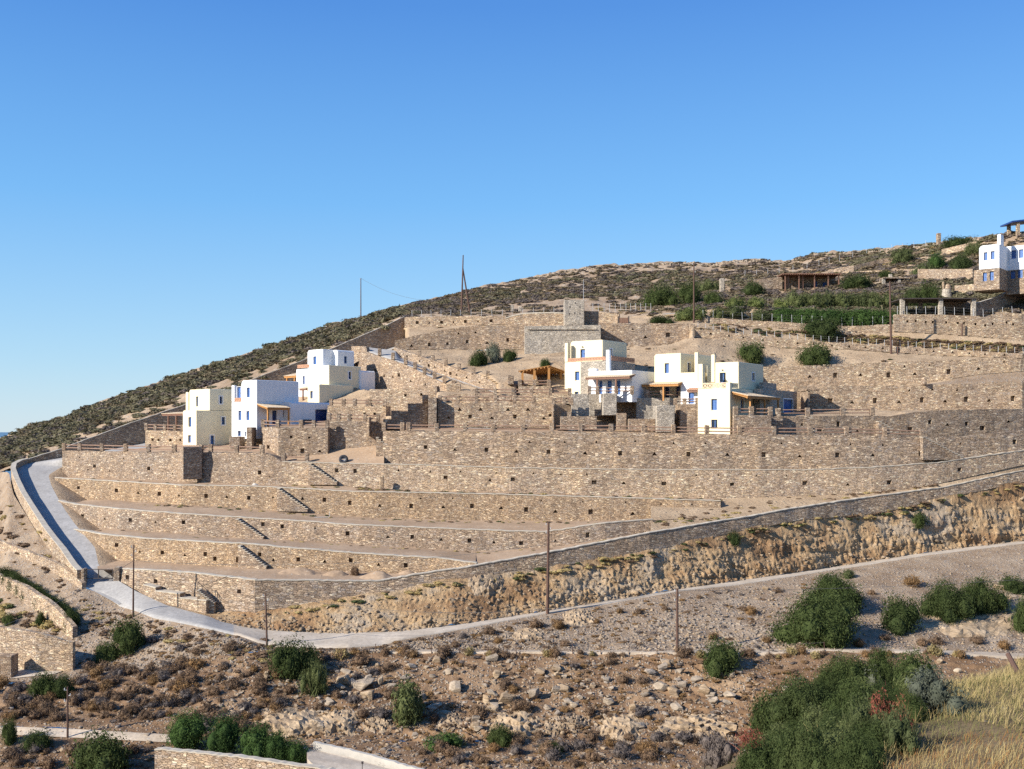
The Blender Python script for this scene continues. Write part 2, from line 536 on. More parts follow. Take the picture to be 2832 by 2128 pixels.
W0F = Ln([(328, 1612), (374, 1637), (400, 1640), (500, 1672), (600, 1692), (705, 1690), (723, 1682), (795, 1678), (925, 1656), (998, 1645), (1070, 1636), (1135, 1624), (1215, 1604), (1300, 1597), (1452, 1578), (1553, 1560), (1752, 1531), (1879, 1502), (2032, 1468), (2213, 1434), (2430, 1416), (2647, 1367), (2832, 1329), (3700, 1150)],
         [(328, 118.4), (400, 116), (530, 113), (705, 109.4), (1045, 111.2), (1300, 113.2), (1517, 116.2), (1800, 120.7), (2100, 127.2), (2400, 133.6), (2832, 140.3), (3700, 157)])
W0T = Ln([(328, 1575), (400, 1577), (530, 1586), (705, 1606), (1045, 1609), (1164, 1589), (1300, 1569), (1517, 1530), (1799, 1475), (2032, 1437), (2213, 1405), (2394, 1378), (2611, 1349), (2832, 1302), (3700, 1118)],
         [(328, 118.8), (400, 116.4), (530, 113.4), (705, 109.8), (1045, 111.5), (1300, 113.5), (1517, 116.5), (1800, 121), (2100, 127.5), (2400, 133.9), (2832, 140.6), (3700, 157.3)])
W1T = Ln([(205, 1465), (288, 1480), (397, 1490), (563, 1500), (708, 1507), (781, 1515), (998, 1532), (1215, 1546), (1318, 1559)],
         [(205, 134), (288, 128), (397, 124.5), (563, 121), (708, 119), (998, 117), (1215, 115.5), (1318, 114.6)])
W1F = Ln([(205, 1471), (240, 1512), (265, 1545), (381, 1552), (600, 1566), (745, 1571), (962, 1580), (1070, 1585), (1164, 1585), (1200, 1581), (1318, 1563)], [(205, 133.6), (288, 127.6), (397, 124.1), (563, 120.6), (708, 118.6), (998, 116.6), (1215, 115.1), (1318, 114.2)])
W2T = Ln([(162, 1386), (205, 1396), (331, 1409), (496, 1422), (708, 1435), (781, 1439), (962, 1452), (1215, 1463), (1400, 1470), (1510, 1472), (1553, 1466), (1669, 1448), (1770, 1441), (1951, 1428), (1985, 1428)],
         [(162, 145), (331, 135), (500, 131), (1000, 126), (1400, 124.5), (1669, 124.5), (1985, 128)])
W2F = Ln([(162, 1392), (190, 1425), (218, 1462), (331, 1462), (496, 1475), (600, 1485), (781, 1492), (962, 1503), (1143, 1515), (1300, 1524), (1400, 1521), (1553, 1510), (1670, 1492), (1806, 1470), (1985, 1434)],
         [(162, 144.5), (331, 134.5), (500, 130.5), (1000, 125.5), (1400, 124), (1669, 124), (1985, 127.6)])
W3T = Ln([(152, 1323), (298, 1331), (496, 1343), (708, 1346), (763, 1349), (962, 1360), (1400, 1369), (1662, 1376), (1993, 1387)],
         [(152, 155), (500, 142), (1000, 136.5), (1400, 135), (1662, 133.5), (1993, 132.5)])
W3F = Ln([(152, 1330), (165, 1382), (298, 1382), (397, 1389), (530, 1397), (600, 1400), (781, 1414), (1034, 1432), (1300, 1439), (1662, 1441), (1800, 1440), (1993, 1428)],
         [(152, 154.5), (500, 141.5), (1000, 136), (1400, 134.5), (1662, 133), (1993, 132)])
W4T = Ln([(172, 1246), (407, 1251), (620, 1252), (737, 1255), (760, 1264), (781, 1278), (907, 1282), (1124, 1286), (1400, 1295), (1800, 1300), (2232, 1301), (2413, 1294), (2593, 1281), (2832, 1247), (3700, 1060)],
         [(172, 160), (500, 149), (708, 145.5), (781, 144.5), (1124, 141), (1400, 139.5), (2000, 137.3), (2413, 137.4), (2593, 138.2), (2832, 141.3), (3700, 158)])
W4F = Ln([(172, 1318), (331, 1324), (530, 1333), (708, 1340), (925, 1342), (1143, 1356), (1400, 1361), (1662, 1369), (1987, 1378), (2232, 1369), (2350, 1366), (2506, 1352), (2593, 1336), (2832, 1284), (3700, 1100)],
         [(172, 159.4), (500, 148.4), (708, 145), (781, 144), (1124, 140.5), (1400, 139), (2000, 136.8), (2413, 136.9), (2593, 137.8), (2832, 140.9), (3700, 157.6)])
W5T = Ln([(1059, 1192), (1400, 1195), (1700, 1196), (2021, 1202), (2350, 1204), (2550, 1210), (2640, 1210), (2832, 1190), (3700, 1050)],
         [(1059, 144.5), (1400, 141.3), (2000, 138.8), (2350, 138.6), (2550, 139.2), (2832, 142), (3700, 159)])
W5F = Ln([(948, 1286), (1124, 1288), (1400, 1297), (1800, 1302), (2232, 1303), (2413, 1296), (2593, 1283), (2832, 1249), (3700, 1064)],
         [(948, 145), (1059, 144.2), (1400, 141), (2000, 138.5), (2350, 138.3), (2550, 138.9), (2832, 141.7), (3700, 158.7)])
BWT = Ln([(79, 1271), (169, 1244), (202, 1231), (364, 1171), (510, 1122), (626, 1076), (667, 1064), (705, 1048), (849, 994), (938, 957), (1071, 900), (1119, 877)],
         [(79, 165), (202, 169), (364, 174), (510, 178.5), (705, 184), (849, 188), (1119, 197.5)])
S0 = Ln([(-800, 1500), (-400, 1352), (0, 1306), (40, 1290), (79, 1275), (169, 1249), (202, 1236), (364, 1176), (510, 1127), (626, 1081), (705, 1053), (849, 999), (938, 962), (1071, 905), (1119, 882), (1250, 880), (1397, 880), (1560, 872), (1700, 880), (1930, 862), (2000, 852), (2232, 862), (2500, 872), (2832, 862), (3700, 830)],
        [(-800, 178), (-400, 170.5), (0, 166.3), (40, 165.6), (79, 165.6), (202, 169.6), (364, 174.6), (510, 179.1), (705, 184.6), (849, 188.6), (1119, 198), (1250, 197), (1560, 194.5), (1700, 193), (1930, 189), (2232, 184), (2500, 181.5), (2832, 179.5), (3700, 192)])
SKY = Ln([(-800, 1480), (-400, 1335), (0, 1214), (53, 1192), (122, 1166), (182, 1148), (265, 1119), (330, 1095), (397, 1073), (490, 1038), (596, 1005), (713, 970), (765, 947), (792, 943), (860, 924), (922, 892), (947, 890), (999, 880), (1101, 848), (1216, 822), (1357, 787), (1421, 778), (1536, 752), (1677, 733), (1844, 726), (1920, 724), (1952, 730), (2023, 720), (2100, 716), (2164, 724), (2253, 701), (2369, 694), (2561, 675), (2612, 668), (2701, 657), (2832, 637), (3700, 560)],
         [(-800, 215), (0, 232), (400, 240), (900, 252), (1200, 275), (1500, 295), (1900, 300), (2200, 285), (2500, 250), (2832, 222), (3700, 225)])
SBK = SKY.off(70, 110)


def disp(p, amp, seed=3, kind='soil'):
    if kind == 'cut':
        rib = fbm(p, (2.6, 2.6, 0.30), 3, seed)
        big = fbm(p, (0.35, 0.35, 0.45), 4, seed + 9)
        lay = fbm(p, (0.25, 0.25, 1.6), 3, seed + 21)
        lst = np.floor(p[..., 2] * 1.3 + 1.5 * fbm(p, 0.18, 3, seed + 31)) * 0.77
        led = fbm(np.stack([p[..., 0] * .5, p[..., 1] * .5, lst], -1), 1.0, 2, seed + 50)
        n = 0.42 * np.abs(rib) * 1.6 + 0.85 * big + 0.35 * lay + 0.38 * led
        d = np.array((0.08, -0.85, 0.40))
    elif kind == 'rock':
        lump = fbm(p, (0.45, 0.6, 0.8), 5, seed, 0.6)
        st = p @ np.array((0.30, 0.25, 1.0)) * 1.25 + 1.2 * fbm(p, 0.22, 3, seed + 5)
        fr = st - np.floor(st)
        step = np.minimum(fr * 1.25, 1.0) ** 2
        msk = np.clip(fbm(p, 0.13, 3, seed + 40) * 3 + 0.5, 0, 1)
        n = 0.85 * lump + 0.95 * (step - 0.5) * msk
        d = np.array((0.0, -0.75, 0.55))
    else:
        n = fbm(p, 0.4, 5, seed, 0.55)
        d = np.array((0.0, -0.35, 0.85))
    return p + (np.asarray(amp)[..., None] * n[..., None]) * d


def grid_faces(nr, nc):
    i = np.arange(nr - 1)[:, None] * nc + np.arange(nc - 1)[None, :]
    i = i.ravel()
    return np.stack([i, i + 1, i + nc + 1, i + nc], -1)


GROUND_MESHES = []


def strip(name, lines, xs, rows, amps, mat, kind='soil', seed=3, dds=None, label=None, cat=None, clean=None):
    """ground sheet ruled between successive surveyed lines"""
    pts, am = [], []
    for k in range(len(lines) - 1):
        a, b = lines[k].at(xs), lines[k + 1].at(xs)
        n = rows[k]
        for r in range(n + (1 if k == len(lines) - 2 else 0)):
            t = r / n
            pts.append(a * (1 - t) + b * t)
            am.append(np.full(len(xs), amps[k] * (1 - t) + amps[k + 1] * t) if len(amps) == len(lines) else np.full(len(xs), amps[k]))
    p = np.array(pts)
    a = np.array(am)
    if kind == 'cut':
        # bare machine-cut face: swell in the middle, none where it meets the road
        pass
    if clean is not None:
        a = a * clean(xs)[None, :]
    q = disp(p, a, seed, kind)
    nr, nc = q.shape[:2]
    me = mesh_np(name, q.reshape(-1, 3), grid_faces(nr, nc), True)
    o = link(name, me, mat)
    structure(o, 'structure', label, cat)
    GROUND_MESHES.append(o)
    return o


# sea to the horizon
mb = MB()
R = 60000.0
mb.add([(-R, -2000, -120), (R, -2000, -120), (R, R, -120), (-R, R, -120)], [[0, 1, 2, 3]])
structure(mb.obj('sea', SEA), 'structure', 'calm blue sea reaching the horizon')

XA = xr(-760, 3660, 5)
# valley floor, stony bank, slope up to the road
strip('valley_ground', [B0, B1, B2], xr(-760, 3660, 8), [10, 22], [0.5, 0.5, 0.3], BANK, seed=5)
strip('stony_bank', [B2, B3], XA, [60], [0.75, 0.3], BANK, 'rock', seed=11)
# ground climbing from the track to the road edge
strip('rubble_slope', [B3, B4, LN], xr(-760, 3660, 6), [4, 46], [0.15, 0.42, 0.06], SCREE, seed=7)


def cut_amp(xs):
    return np.clip((xs - 560) / 120, 0.15, 1)


strip('cut_rock_face', [RF.off(0, 0.0), Ln(np.stack([W0F.y[:, 0], W0F.y[:, 1]], -1), W0F.d).off(0, 0.15)], xr(380, 3660, 3), [44], [1.0, 0.35], CUT, 'cut', seed=23, clean=cut_amp)


def road_strip(name, L0, L1, xs, mat, lift=0.07, rows=4, label=None):
    a, b = L0.at(xs), L1.at(xs)
    p = np.array([a * (1 - t) + b * t for t in np.linspace(0, 1, rows + 1)])
    p[..., 2] += lift
    p[..., 2] += 0.03 * fbm(p, 0.5, 3, 4)
    # turned-down edge on the lower side so the slab has a thickness
    e = p[0].copy()
    e[:, 2] -= 0.35
    e[:, 1] -= 0.04
    p = np.concatenate([e[None], p])
    o = link(name, mesh_np(name, p.reshape(-1, 3), grid_faces(p.shape[0], p.shape[1]), True), mat)
    structure(o, 'structure', label)
    GROUND_MESHES.append(o)
    return o


road_strip('concrete_road', LN, RF.off(0, 0), xr(262, 646, 6), RAMPM, label='grey concrete road sweeping round below the gate')
road_strip('dirt_road', LN, RF.off(0, 0), np.concatenate([xr(646, 1100, 6), xr(1106, 3660, 12)]), ROADM, label='pale dusty road running along the foot of the cut rock')

# switchback road from the gate up to the houses (row by row: y, outer px, inner px, distance)
RAMP = [(1672, 330, 428, 113.6), (1640, 272, 378, 116.6), (1614, 226, 332, 118.6), (1590, 214, 305, 120.5), (1564, 199, 272, 122.8), (1540, 182, 268, 125.2), (1515, 160, 262, 128), (1480, 133, 232, 132), (1449, 113, 206, 136), (1415, 90, 182, 141), (1382, 70, 162, 146), (1345, 52, 142, 151.5), (1316, 42, 134, 156.5),
        (1300, 45, 160, 160), (1290, 62, 180, 163)]
RAMP2 = [((62, 1288, 163.5), (180, 1292, 159)), ((80, 1281, 166), (186, 1272, 162.5)), ((169, 1266, 170), (240, 1262, 163.5)), ((280, 1247, 173), (340, 1247, 165)), ((400, 1226, 176), (430, 1236, 166.5)), ((560, 1190, 180.5), (560, 1196, 169)), ((700, 1130, 184.4), (700, 1160, 171.5)), ((849, 1072, 188.4), (849, 1080, 178)), ((1000, 990, 193), (1020, 984, 180)), ((1108, 955, 197), (1108, 968, 183.6))]
mb_pts = []
for (y, xo, xi, d) in RAMP:
    mb_pts.append([P(xo + (xi - xo) * t, y, d) for t in np.linspace(-0.06, 1.0, 6)])
for (a, b) in RAMP2[1:]:
    pa, pb = np.array(P(*a)), np.array(P(*b))
    mb_pts.append([pa * (1 - t) + pb * t for t in np.linspace(0, 1.0, 6)])
rp = np.array(mb_pts)
# refine along its length
tt = np.linspace(0, len(rp) - 1, 90)
rp = np.stack([np.stack([np.interp(tt, np.arange(len(rp)), rp[:, j, k]) for k in range(3)], -1) for j in range(6)], 1)
rp[..., 2] += 0.05
RAMPPTS = rp
o = link('switchback_road', mesh_np('switchback_road', rp.reshape(-1, 3), grid_faces(rp.shape[0], 6), True), RAMPM)
structure(o, 'structure', 'grey concrete drive climbing inside its parapet to the houses')
GROUND_MESHES.append(o)

# earth shoulder on the inner side of that road
sh = []
for i in range(0, 62):
    e = rp[i][-1]
    sh.append([e + np.array((-0.3, 0, -0.02)), e + np.array((0.35, 0.3, 0.1)), e + np.array((1.6, 0.7, -0.5)), e + np.array((4.0, 1.5, -1.4)), e + np.array((7.5, 2.0, -3.0))])
sh = np.array(sh)
o = link('road_shoulder', mesh_np('road_shoulder', sh.reshape(-1, 3), grid_faces(sh.shape[0], 5), True), DIRT)
structure(o)
GROUND_MESHES.append(o)

# terraces
TX = lambda a, b: xr(a, b, 6)
strip('terrace_ground', [W0T.off(2, 0.3), W1F.off(0, 0.3)], TX(270, 1318), [6], [0.04, 0.12], SOIL, seed=31)
strip('terrace_ground', [W1T.off(2, 0.3), W2F.off(0, 0.3)], TX(206, 1316), [6], [0.04, 0.12], SOIL, seed=32)
strip('terrace_ground', [W0T.off(2, 0.3), W2F.off(0, 0.3)], TX(1312, 1812), [6], [0.04, 0.12], SOIL, seed=32)
strip('terrace_ground', [W2T.off(2, 0.3), W3F.off(0, 0.3)], TX(160, 1984), [6], [0.04, 0.12], SOIL, seed=33)
strip('terrace_ground', [W3T.off(2, 0.3), W4F.off(0, 0.3)], TX(156, 1992), [6], [0.04, 0.10], SOIL, seed=34)
strip('terrace_ground', [W0T.off(2, 0.3), W4F.off(1, 0.2)], TX(1800, 3660), [14], [0.05, 0.10], DIRT, seed=35)
# ground under the inside edge of the switchback road
Z1 = Ln([(-800, 1484), (-400, 1354), (0, 1310), (25, 1310), (36, 1369), (106, 1484), (195, 1598), (228, 1630)], [(-800, 176), (-400, 170), (0, 166), (25, 158), (36, 149.5), (106, 133.5), (195, 120.5), (228, 117.5)])


def cols(tab):
    ks = sorted(tab)
    arr = {k: np.array(sorted(tab[k], key=lambda q: q[0]), float) for k in ks}

    def f(x, y):
        j = int(np.clip(np.searchsorted(ks, x) - 1, 0, len(ks) - 2))
        a, b = ks[j], ks[j + 1]
        t = min(max((x - a) / (b - a), 0), 1)
        da = np.interp(y, arr[a][:, 0], arr[a][:, 1])
        db = np.interp(y, arr[b][:, 0], arr[b][:, 1])
        return da * (1 - t) + db * t
    return f


FILL = cols({
    560: [(1240, 158), (1190, 168), (1105, 180)],
    760: [(1215, 158), (1160, 168), (1112, 176), (1030, 187)],
    860: [(1190, 158), (1130, 165), (1105, 170), (1060, 180), (990, 189)],
    985: [(1175, 156), (1118, 163), (1078, 171), (1020, 178), (985, 183), (935, 193)],
    1100: [(1180, 150), (1120, 156), (1078, 163.5), (1000, 173), (985, 177), (964, 182.5), (943, 184), (905, 193), (880, 198.5)],
    1230: [(1182, 148), (1120, 149.5), (1094, 153), (1076, 161.5), (1058, 164), (1030, 168), (1005, 170.5), (965, 183), (942, 185), (905, 191), (878, 197.5)],
    1370: [(1182, 148), (1120, 149), (1094, 152.6), (1060, 157), (1040, 161), (965, 182.5), (915, 186), (878, 197)],
    1530: [(1182, 148.5), (1110, 150), (1094, 153), (1000, 165), (965, 182), (900, 187), (872, 195)],
    1700: [(1190, 149), (1110, 157), (1000, 165), (958, 174), (900, 186), (878, 193)],
    1930: [(1195, 147), (1110, 154), (1010, 162), (932, 172.5), (908, 174.5), (862, 188)],
    2110: [(1200, 144), (1151, 149), (1137, 160), (1060, 164.5), (1014, 168), (945, 174), (928, 176), (890, 182), (862, 185)],
    2300: [(1205, 139.5), (1151, 149), (1137, 160), (1066, 163.5), (1010, 167), (965, 172.4), (948, 175), (903, 179), (862, 183)],
    2500: [(1207, 139.7), (1140, 146), (1134, 159.7), (1065, 163), (1002, 166), (975, 171), (957, 173.5), (915, 176), (872, 181)],
    2832: [(1195, 142.6), (1133, 148), (1129, 158.6), (1060, 161.5), (1000, 165), (992, 168), (940, 172.5), (873, 177.5), (862, 179)],
    3700: [(1050, 160), (980, 174), (830, 191)],
})
fx = xr(560, 3660, 7)
FB = np.interp(fx, [560, 760, 860, 985, 1060, 1230, 1700, 1930, 2110, 2300, 2500, 2640, 2832, 3700], [1242, 1216, 1192, 1176, 1181, 1183, 1192, 1197, 1202, 1206, 1209, 1212, 1196, 1052])
# level ground of the house terraces, from the wall heads back to the hillside
PB = Ln(np.stack([fx, FB], -1)[::6], [(x, float(FILL(x, y))) for x, y in zip(fx[::6], FB[::6])])
UPY = [(172, 1268), (186, 1271), (240, 1261), (340, 1246), (430, 1235), (555, 1197), (565, 1236), (640, 1230), (760, 1215), (860, 1191), (985, 1177), (1062, 1181)]
UPL = Ln(UPY, [(172, 166), (186, 162.7), (240, 163.5), (340, 165), (430, 166.5), (555, 169), (565, 158.6), (640, 158.3), (760, 158), (860, 158), (985, 156), (1062, 152.5)])
strip('house_terrace', [W4T.off(2, 0.35), UPL], TX(174, 1062), [10], [0.02, 0.02], SOIL, seed=37)
strip('house_terrace', [W4T.off(0.6, 0.3), W5F.off(0, 0.3)], TX(1056, 3660), [2], [0.0, 0.0], SOIL, seed=37)
strip('house_terrace', [W5T.off(2, 0.35), PB.off(0, 0.2)], TX(1062, 3660), [6], [0.03, 0.1], SOIL, seed=38)

# the open hill above
hx = xr(-760, 3660, 7)
SM = Ln([(x, 0.5 * (S0.Y(x) + SKY.Y(x))) for x in range(-800, 3701, 50)], [(x, 0.52 * S0.D(x) + 0.48 * SKY.D(x)) for x in range(-800, 3701, 50)])
strip('open_hill', [S0.off(0, 0.2), SM, SKY, SBK], hx, [26, 24, 10], [0.12, 0.7, 0.9, 1.5], HILLM, seed=51)


# the knoll the photographer stands on
def crest(x, y):
    cp = np.array([(-14, -12), (-3, -2), (1.0, 5), (3.3, 9), (7.3, 14), (14, 21), (25, 30), (46, 46)], float)
    best = None
    for a, b in zip(cp[:-1], cp[1:]):
        ab = b - a
        t = np.clip(((x - a[0]) * ab[0] + (y - a[1]) * ab[1]) / (ab @ ab), 0, 1)
        dx, dy = x - (a[0] + ab[0] * t), y - (a[1] + ab[1] * t)
        d = np.hypot(dx, dy)
        sgn = np.sign(ab[0] * dy - ab[1] * dx)
        yy = a[1] + ab[1] * t
        if best is None:
            best = [d, sgn, yy]
        else:
            m = d < best[0]
            best = [np.where(m, d, best[0]), np.where(m, sgn, best[1]), np.where(m, yy, best[2])]
    return best


def knoll_z(x, y):
    x, y = np.asarray(x, float), np.asarray(y, float)
    d, s, yy = crest(x, y)
    zc = -1.70 - 0.088 * np.clip(yy, -12, 60)
    left = np.where(s > 0, d, -d)
    fall = np.where(left > 0, 0.56 * (np.sqrt(left ** 2 + 4) - 2) + 0.12 * np.minimum(left, 3), 0.10 * left)
    p = np.stack([x, y, np.zeros_like(x)], -1)
    return zc - fall + 0.18 * fbm(p, 0.5, 3, 71)


gx, gy = np.meshgrid(np.arange(-46, 60, 0.6), np.arange(-20, 66, 0.6))
kp = np.stack([gx, gy, knoll_z(gx, gy)], -1)
# unseen slope added behind the camera: bounces warm light, covers the low sky
bx, by = np.meshgrid(np.arange(-400, 401, 10.0), np.arange(-420, -17, 8.0))
bp = np.stack([bx, by, -1.0 + (-by - 20) * 0.16 - 0.02 * np.abs(bx) + 3 * fbm(np.stack([bx, by, bx * 0], -1), 0.02, 3, 9) - 1.5], -1)
bo = link('added_bounce_slope', mesh_np('added_bounce_slope', bp.reshape(-1, 3), grid_faces(*bp.shape[:2]), True), HILLM)
structure(bo)
o = link('knoll_ground', mesh_np('knoll_ground', kp.reshape(-1, 3), grid_faces(*kp.shape[:2]), True), KNOLLM)
structure(o)
GROUND_MESHES.append(o)

# ------------------------------------------------------------------ masonry walls
REG = []          # walls the hillside ground has to stay behind


def wall(name, label, top, foot, x0, x1, mat=STONE, dx=14, thick=0.6, holes=(), cope=None, cat='retaining wall', group=None, bury=0.0, breaks=(), jag=0.05, batter=True):
    """one retaining wall between two surveyed lines. holes: (x, fraction up, width m, height m, 'sq'|'tri')"""
    REG.append((top, foot, x0, x1, thick))
    xs = set(float(v) for v in np.linspace(x0, x1, max(2, int((x1 - x0) / dx) + 1)))
    for b in breaks:
        xs.add(float(b))
    hs = []
    for (hx_, fr, wm, hm, kd) in holes:
        d = float(top.D(hx_))
        wm, hm = wm * .76, hm * .76
        hw = wm * FPX / d / 2
        if hx_ - hw <= x0 + 2 or hx_ + hw >= x1 - 2:
            continue
        yt, yf = float(top.Y(hx_)), float(foot.Y(hx_))
        hf = hm * FPX / d / max(yf - yt, 4)
        if hf > 0.6:
            continue
        f0, f1 = fr - hf / 2, fr + hf / 2
        if f0 < 0.03 or f1 > 0.97:
            continue
        hs.append((hx_ - hw, hx_ + hw, f0, f1, kd))
    for h in hs:
        xs = {v for v in xs if not (h[0] - 1.5 < v < h[1] + 1.5)} | {h[0], h[1]}
    xs.add(float(x0))
    xs.add(float(x1))
    xs = np.array(sorted(xs))
    nx = len(xs)
    T, Bm = top.at(xs), foot.at(xs)
    if not batter:
        Bm = T.copy()
        Bm[:, 2] = foot.at(xs)[:, 2]
    Bm[:, 2] -= bury
    bl_ = .07 * vnoise(np.stack([T[:, 0] * .45, T[:, 1] * .45, xs * 0], -1), 12)
    T[:, 1] += bl_
    Bm[:, 1] += .6 * bl_
    T[:, 2] += jag * vnoise(np.stack([xs * 0.11, xs * 0, xs * 0], -1), 5)
    # plan normal pointing into the hill
    tg = np.gradient(T[:, :2], axis=0)
    nr = np.stack([-tg[:, 1], tg[:, 0]], -1)
    nr /= np.linalg.norm(nr, axis=1)[:, None] + 1e-9
    V, Fc, Mi = [], [], []

    def v(p):
        V.append((float(p[0]), float(p[1]), float(p[2])))
        return len(V) - 1

    def pt(i, f):
        return Bm[i] * (1 - f) + T[i] * f
    for i in range(nx - 1):
        xm = (xs[i] + xs[i + 1]) / 2
        inh = sorted([h for h in hs if h[0] - 0.01 <= xm <= h[1] + 0.01], key=lambda h: h[2])
        lv = [0.0]
        for h in inh:
            lv += [h[2], h[3]]
        lv.append(1.0)
        for k in range(len(lv) - 1):
            a, b, c, d = pt(i, lv[k]), pt(i + 1, lv[k]), pt(i + 1, lv[k + 1]), pt(i, lv[k + 1])
            if k % 2 == 0:
                Fc.append([v(a), v(b), v(c), v(d)])
                Mi.append(0)
            else:
                back = np.array([nr[i][0], nr[i][1], 0]) * min(0.55, thick * 0.9)
                kd = inh[(k - 1) // 2][4]
                if kd == 'sq':
                    q = [a, b, c, d]
                else:
                    m_ = (c + d) / 2
                    q = [a, b, m_]
                    Fc.append([v(a), v(m_), v(d)])
                    Fc.append([v(b), v(c), v(m_)])
                    Mi += [0, 0]
                r0 = [v(p) for p in q]
                r1 = [v(p + back) for p in q]
                n = len(q)
                for j in range(n):
                    Fc.append([r0[j], r0[(j + 1) % n], r1[(j + 1) % n], r1[j]])
                    Mi.append(0)
                Fc.append(r1)
                Mi.append(0)
    # head, back and ends
    bt = [np.array([T[i][0] + nr[i][0] * thick, T[i][1] + nr[i][1] * thick, T[i][2]]) for i in range(nx)]
    bb = [np.array([Bm[i][0] + nr[i][0] * thick, Bm[i][1] + nr[i][1] * thick, Bm[i][2]]) for i in range(nx)]
    ft, rb, lo, fb = [v(p) for p in T], [v(p) for p in bt], [v(p) for p in bb], [v(p) for p in Bm]
    for i in range(nx - 1):
        Fc += [[ft[i], ft[i + 1], rb[i + 1], rb[i]], [rb[i], rb[i + 1], lo[i + 1], lo[i]]]
        Mi += [0, 0]
    Fc += [[ft[0], rb[0], lo[0], fb[0]], [ft[-1], fb[-1], lo[-1], rb[-1]]]
    Mi += [0, 0]
    body = link(name, mesh_py(name, V, Fc, Mi), mat)
    tag(body, label, cat, group)
    if cope:
        mb = MB()
        nn = np.stack([nr[:, 0], nr[:, 1], np.zeros(nx)], -1)
        f0, b0 = T - nn * 0.05, T + nn * (thick + 0.02)
        for i in range(nx - 1):
            u = np.array((0, 0, cope))
            lo_ = np.array((0, 0, 0.012))
            mb.hexa([f0[i] + lo_, f0[i + 1] + lo_, b0[i + 1] + lo_, b0[i] + lo_, f0[i] + u, f0[i + 1] + u, b0[i + 1] + u, b0[i] + u])
        c = mb.obj('coping', COPE)
        c.parent = body
    return body


def hrow(x0, x1, n, fr, w, h, kd, jit=0.25):
    r = random.Random(int(x0 * 7 + n * 13 + fr * 100))
    st = (x1 - x0) / max(n, 1)
    return [(x0 + st * (k + 0.5) + r.uniform(-jit, jit) * st, fr + r.uniform(-0.03, 0.03), w * r.uniform(0.85, 1.1), h * r.uniform(0.85, 1.1), kd) for k in range(n)]


def alt(x0, x1, n, fr, sz=0.52):
    """the alternating square drains and triangular drains seen along each wall"""
    a = hrow(x0, x1, n, fr, sz, sz, 'sq', 0.08)
    for k, q in enumerate(a):
        if k % 2:
            a[k] = (q[0], q[1] - 0.02, sz * 0.95, sz * 0.75, 'tri')
    return a


def mixh(*a):
    """merge rows of drains; a column that would run through another hole is moved aside"""
    out = []
    for row in a:
        for h in row:
            if all(abs(h[0] - o[0]) > 16 for o in out):
                out.append(h)
    return out


wall('retaining_wall', 'long brown stone wall standing right above the bare cut rock', W0T, W0F, 328, 3650, STONE_B, 12, holes=mixh([(352, .6, .5, .6, 'sq'), (430, .62, .5, .55, 'sq'), (661, .62, .5, .5, 'sq')]), cope=0.10, breaks=(705,), bury=0.2)
wall('retaining_wall', 'lowest terrace wall, behind the four earth heaps', W1T, W1F, 205, 1318, STONE_C, 12, holes=mixh([(322, .64, .55, .6, 'sq'), (449, .45, .5, .55, 'sq'), (567, .5, .5, .6, 'sq'), (594, .33, .5, .6, 'sq'), (658, .32, .6, .75, 'sq'), (718, .6, .5, .6, 'sq'), (825, .5, .55, .6, 'sq'), (970, .62, .55, .6, 'sq'), (1122, .5, .55, .6, 'sq')], [(386, .45, .5, .45, 'tri'), (511, .42, .5, .45, 'tri'), (756, .42, .5, .5, 'tri'), (898, .5, .6, .5, 'tri'), (1047, .5, .6, .5, 'tri')]), cope=0.10, bury=0.1)
wall('retaining_wall', 'second terrace wall up, bending away at its far end above the brown wall', W2T, W2F, 162, 1806, STONE, 12, holes=mixh([(228, .55, .55, .6, 'sq'), (360, .5, .55, .6, 'sq'), (507, .6, .55, .6, 'sq'), (727, .75, .55, .6, 'sq'), (780, .68, .55, .6, 'sq'), (961, .55, .6, .65, 'sq'), (1140, .55, .55, .6, 'sq'), (1298, .5, .55, .6, 'sq'), (1441, .35, .6, .55, 'sq'), (1625, .45, .6, .75, 'sq')], [(290, .5, .4, .4, 'tri'), (430, .52, .4, .4, 'tri'), (871, .72, .4, .45, 'tri'), (1073, .5, .7, .45, 'tri'), (1220, .5, .6, .45, 'tri'), (1366, .45, .6, .45, 'tri'), (1536, .4, .5, .4, 'tri')]), cope=0.10, bury=0.1)
wall('retaining_wall', 'third terrace wall up, ending in a shaded corner beside an earth ramp', W3T, W3F, 152, 1993, STONE_C, 12, holes=mixh([(217, .6, .5, .5, 'sq'), (322, .55, .6, .65, 'sq'), (440, .5, .6, .7, 'sq'), (570, .5, .6, .7, 'sq'), (688, .5, .6, .65, 'sq'), (897, .62, .6, .7, 'sq'), (967, .55, .6, .7, 'sq'), (1137, .5, .6, .7, 'sq'), (1305, .55, .6, .7, 'sq'), (1455, .45, .65, .75, 'sq'), (1633, .4, .7, .75, 'sq'), (1868, .4, .7, .7, 'sq')], [(382, .5, .7, .45, 'tri'), (495, .5, .6, .45, 'tri'), (627, .5, .6, .45, 'tri'), (837, .62, .7, .55, 'tri'), (755, .6, .5, .45, 'tri'), (1050, .5, .7, .5, 'tri'), (1226, .5, .75, .5, 'tri'), (1386, .5, .8, .5, 'tri'), (1536, .4, .85, .55, 'tri'), (1750, .35, .9, .55, 'tri')], hrow(1000, 1990, 9, .82, .4, .35, 'tri')), cope=0.10, bury=0.1)
wall('retaining_wall', 'broad terrace wall with a post and rail fence and a dark buttress in front of the cream house', W4T, W4F, 172, 781, STONE, 12, holes=mixh([(261, .45, .55, .6, 'sq'), (411, .42, .55, .65, 'sq'), (555, .42, .6, .65, 'sq'), (718, .4, .6, .7, 'sq')], hrow(180, 770, 7, .3, .4, .35, 'tri'), hrow(180, 770, 5, .75, .35, .3, 'tri')), bury=0.1)
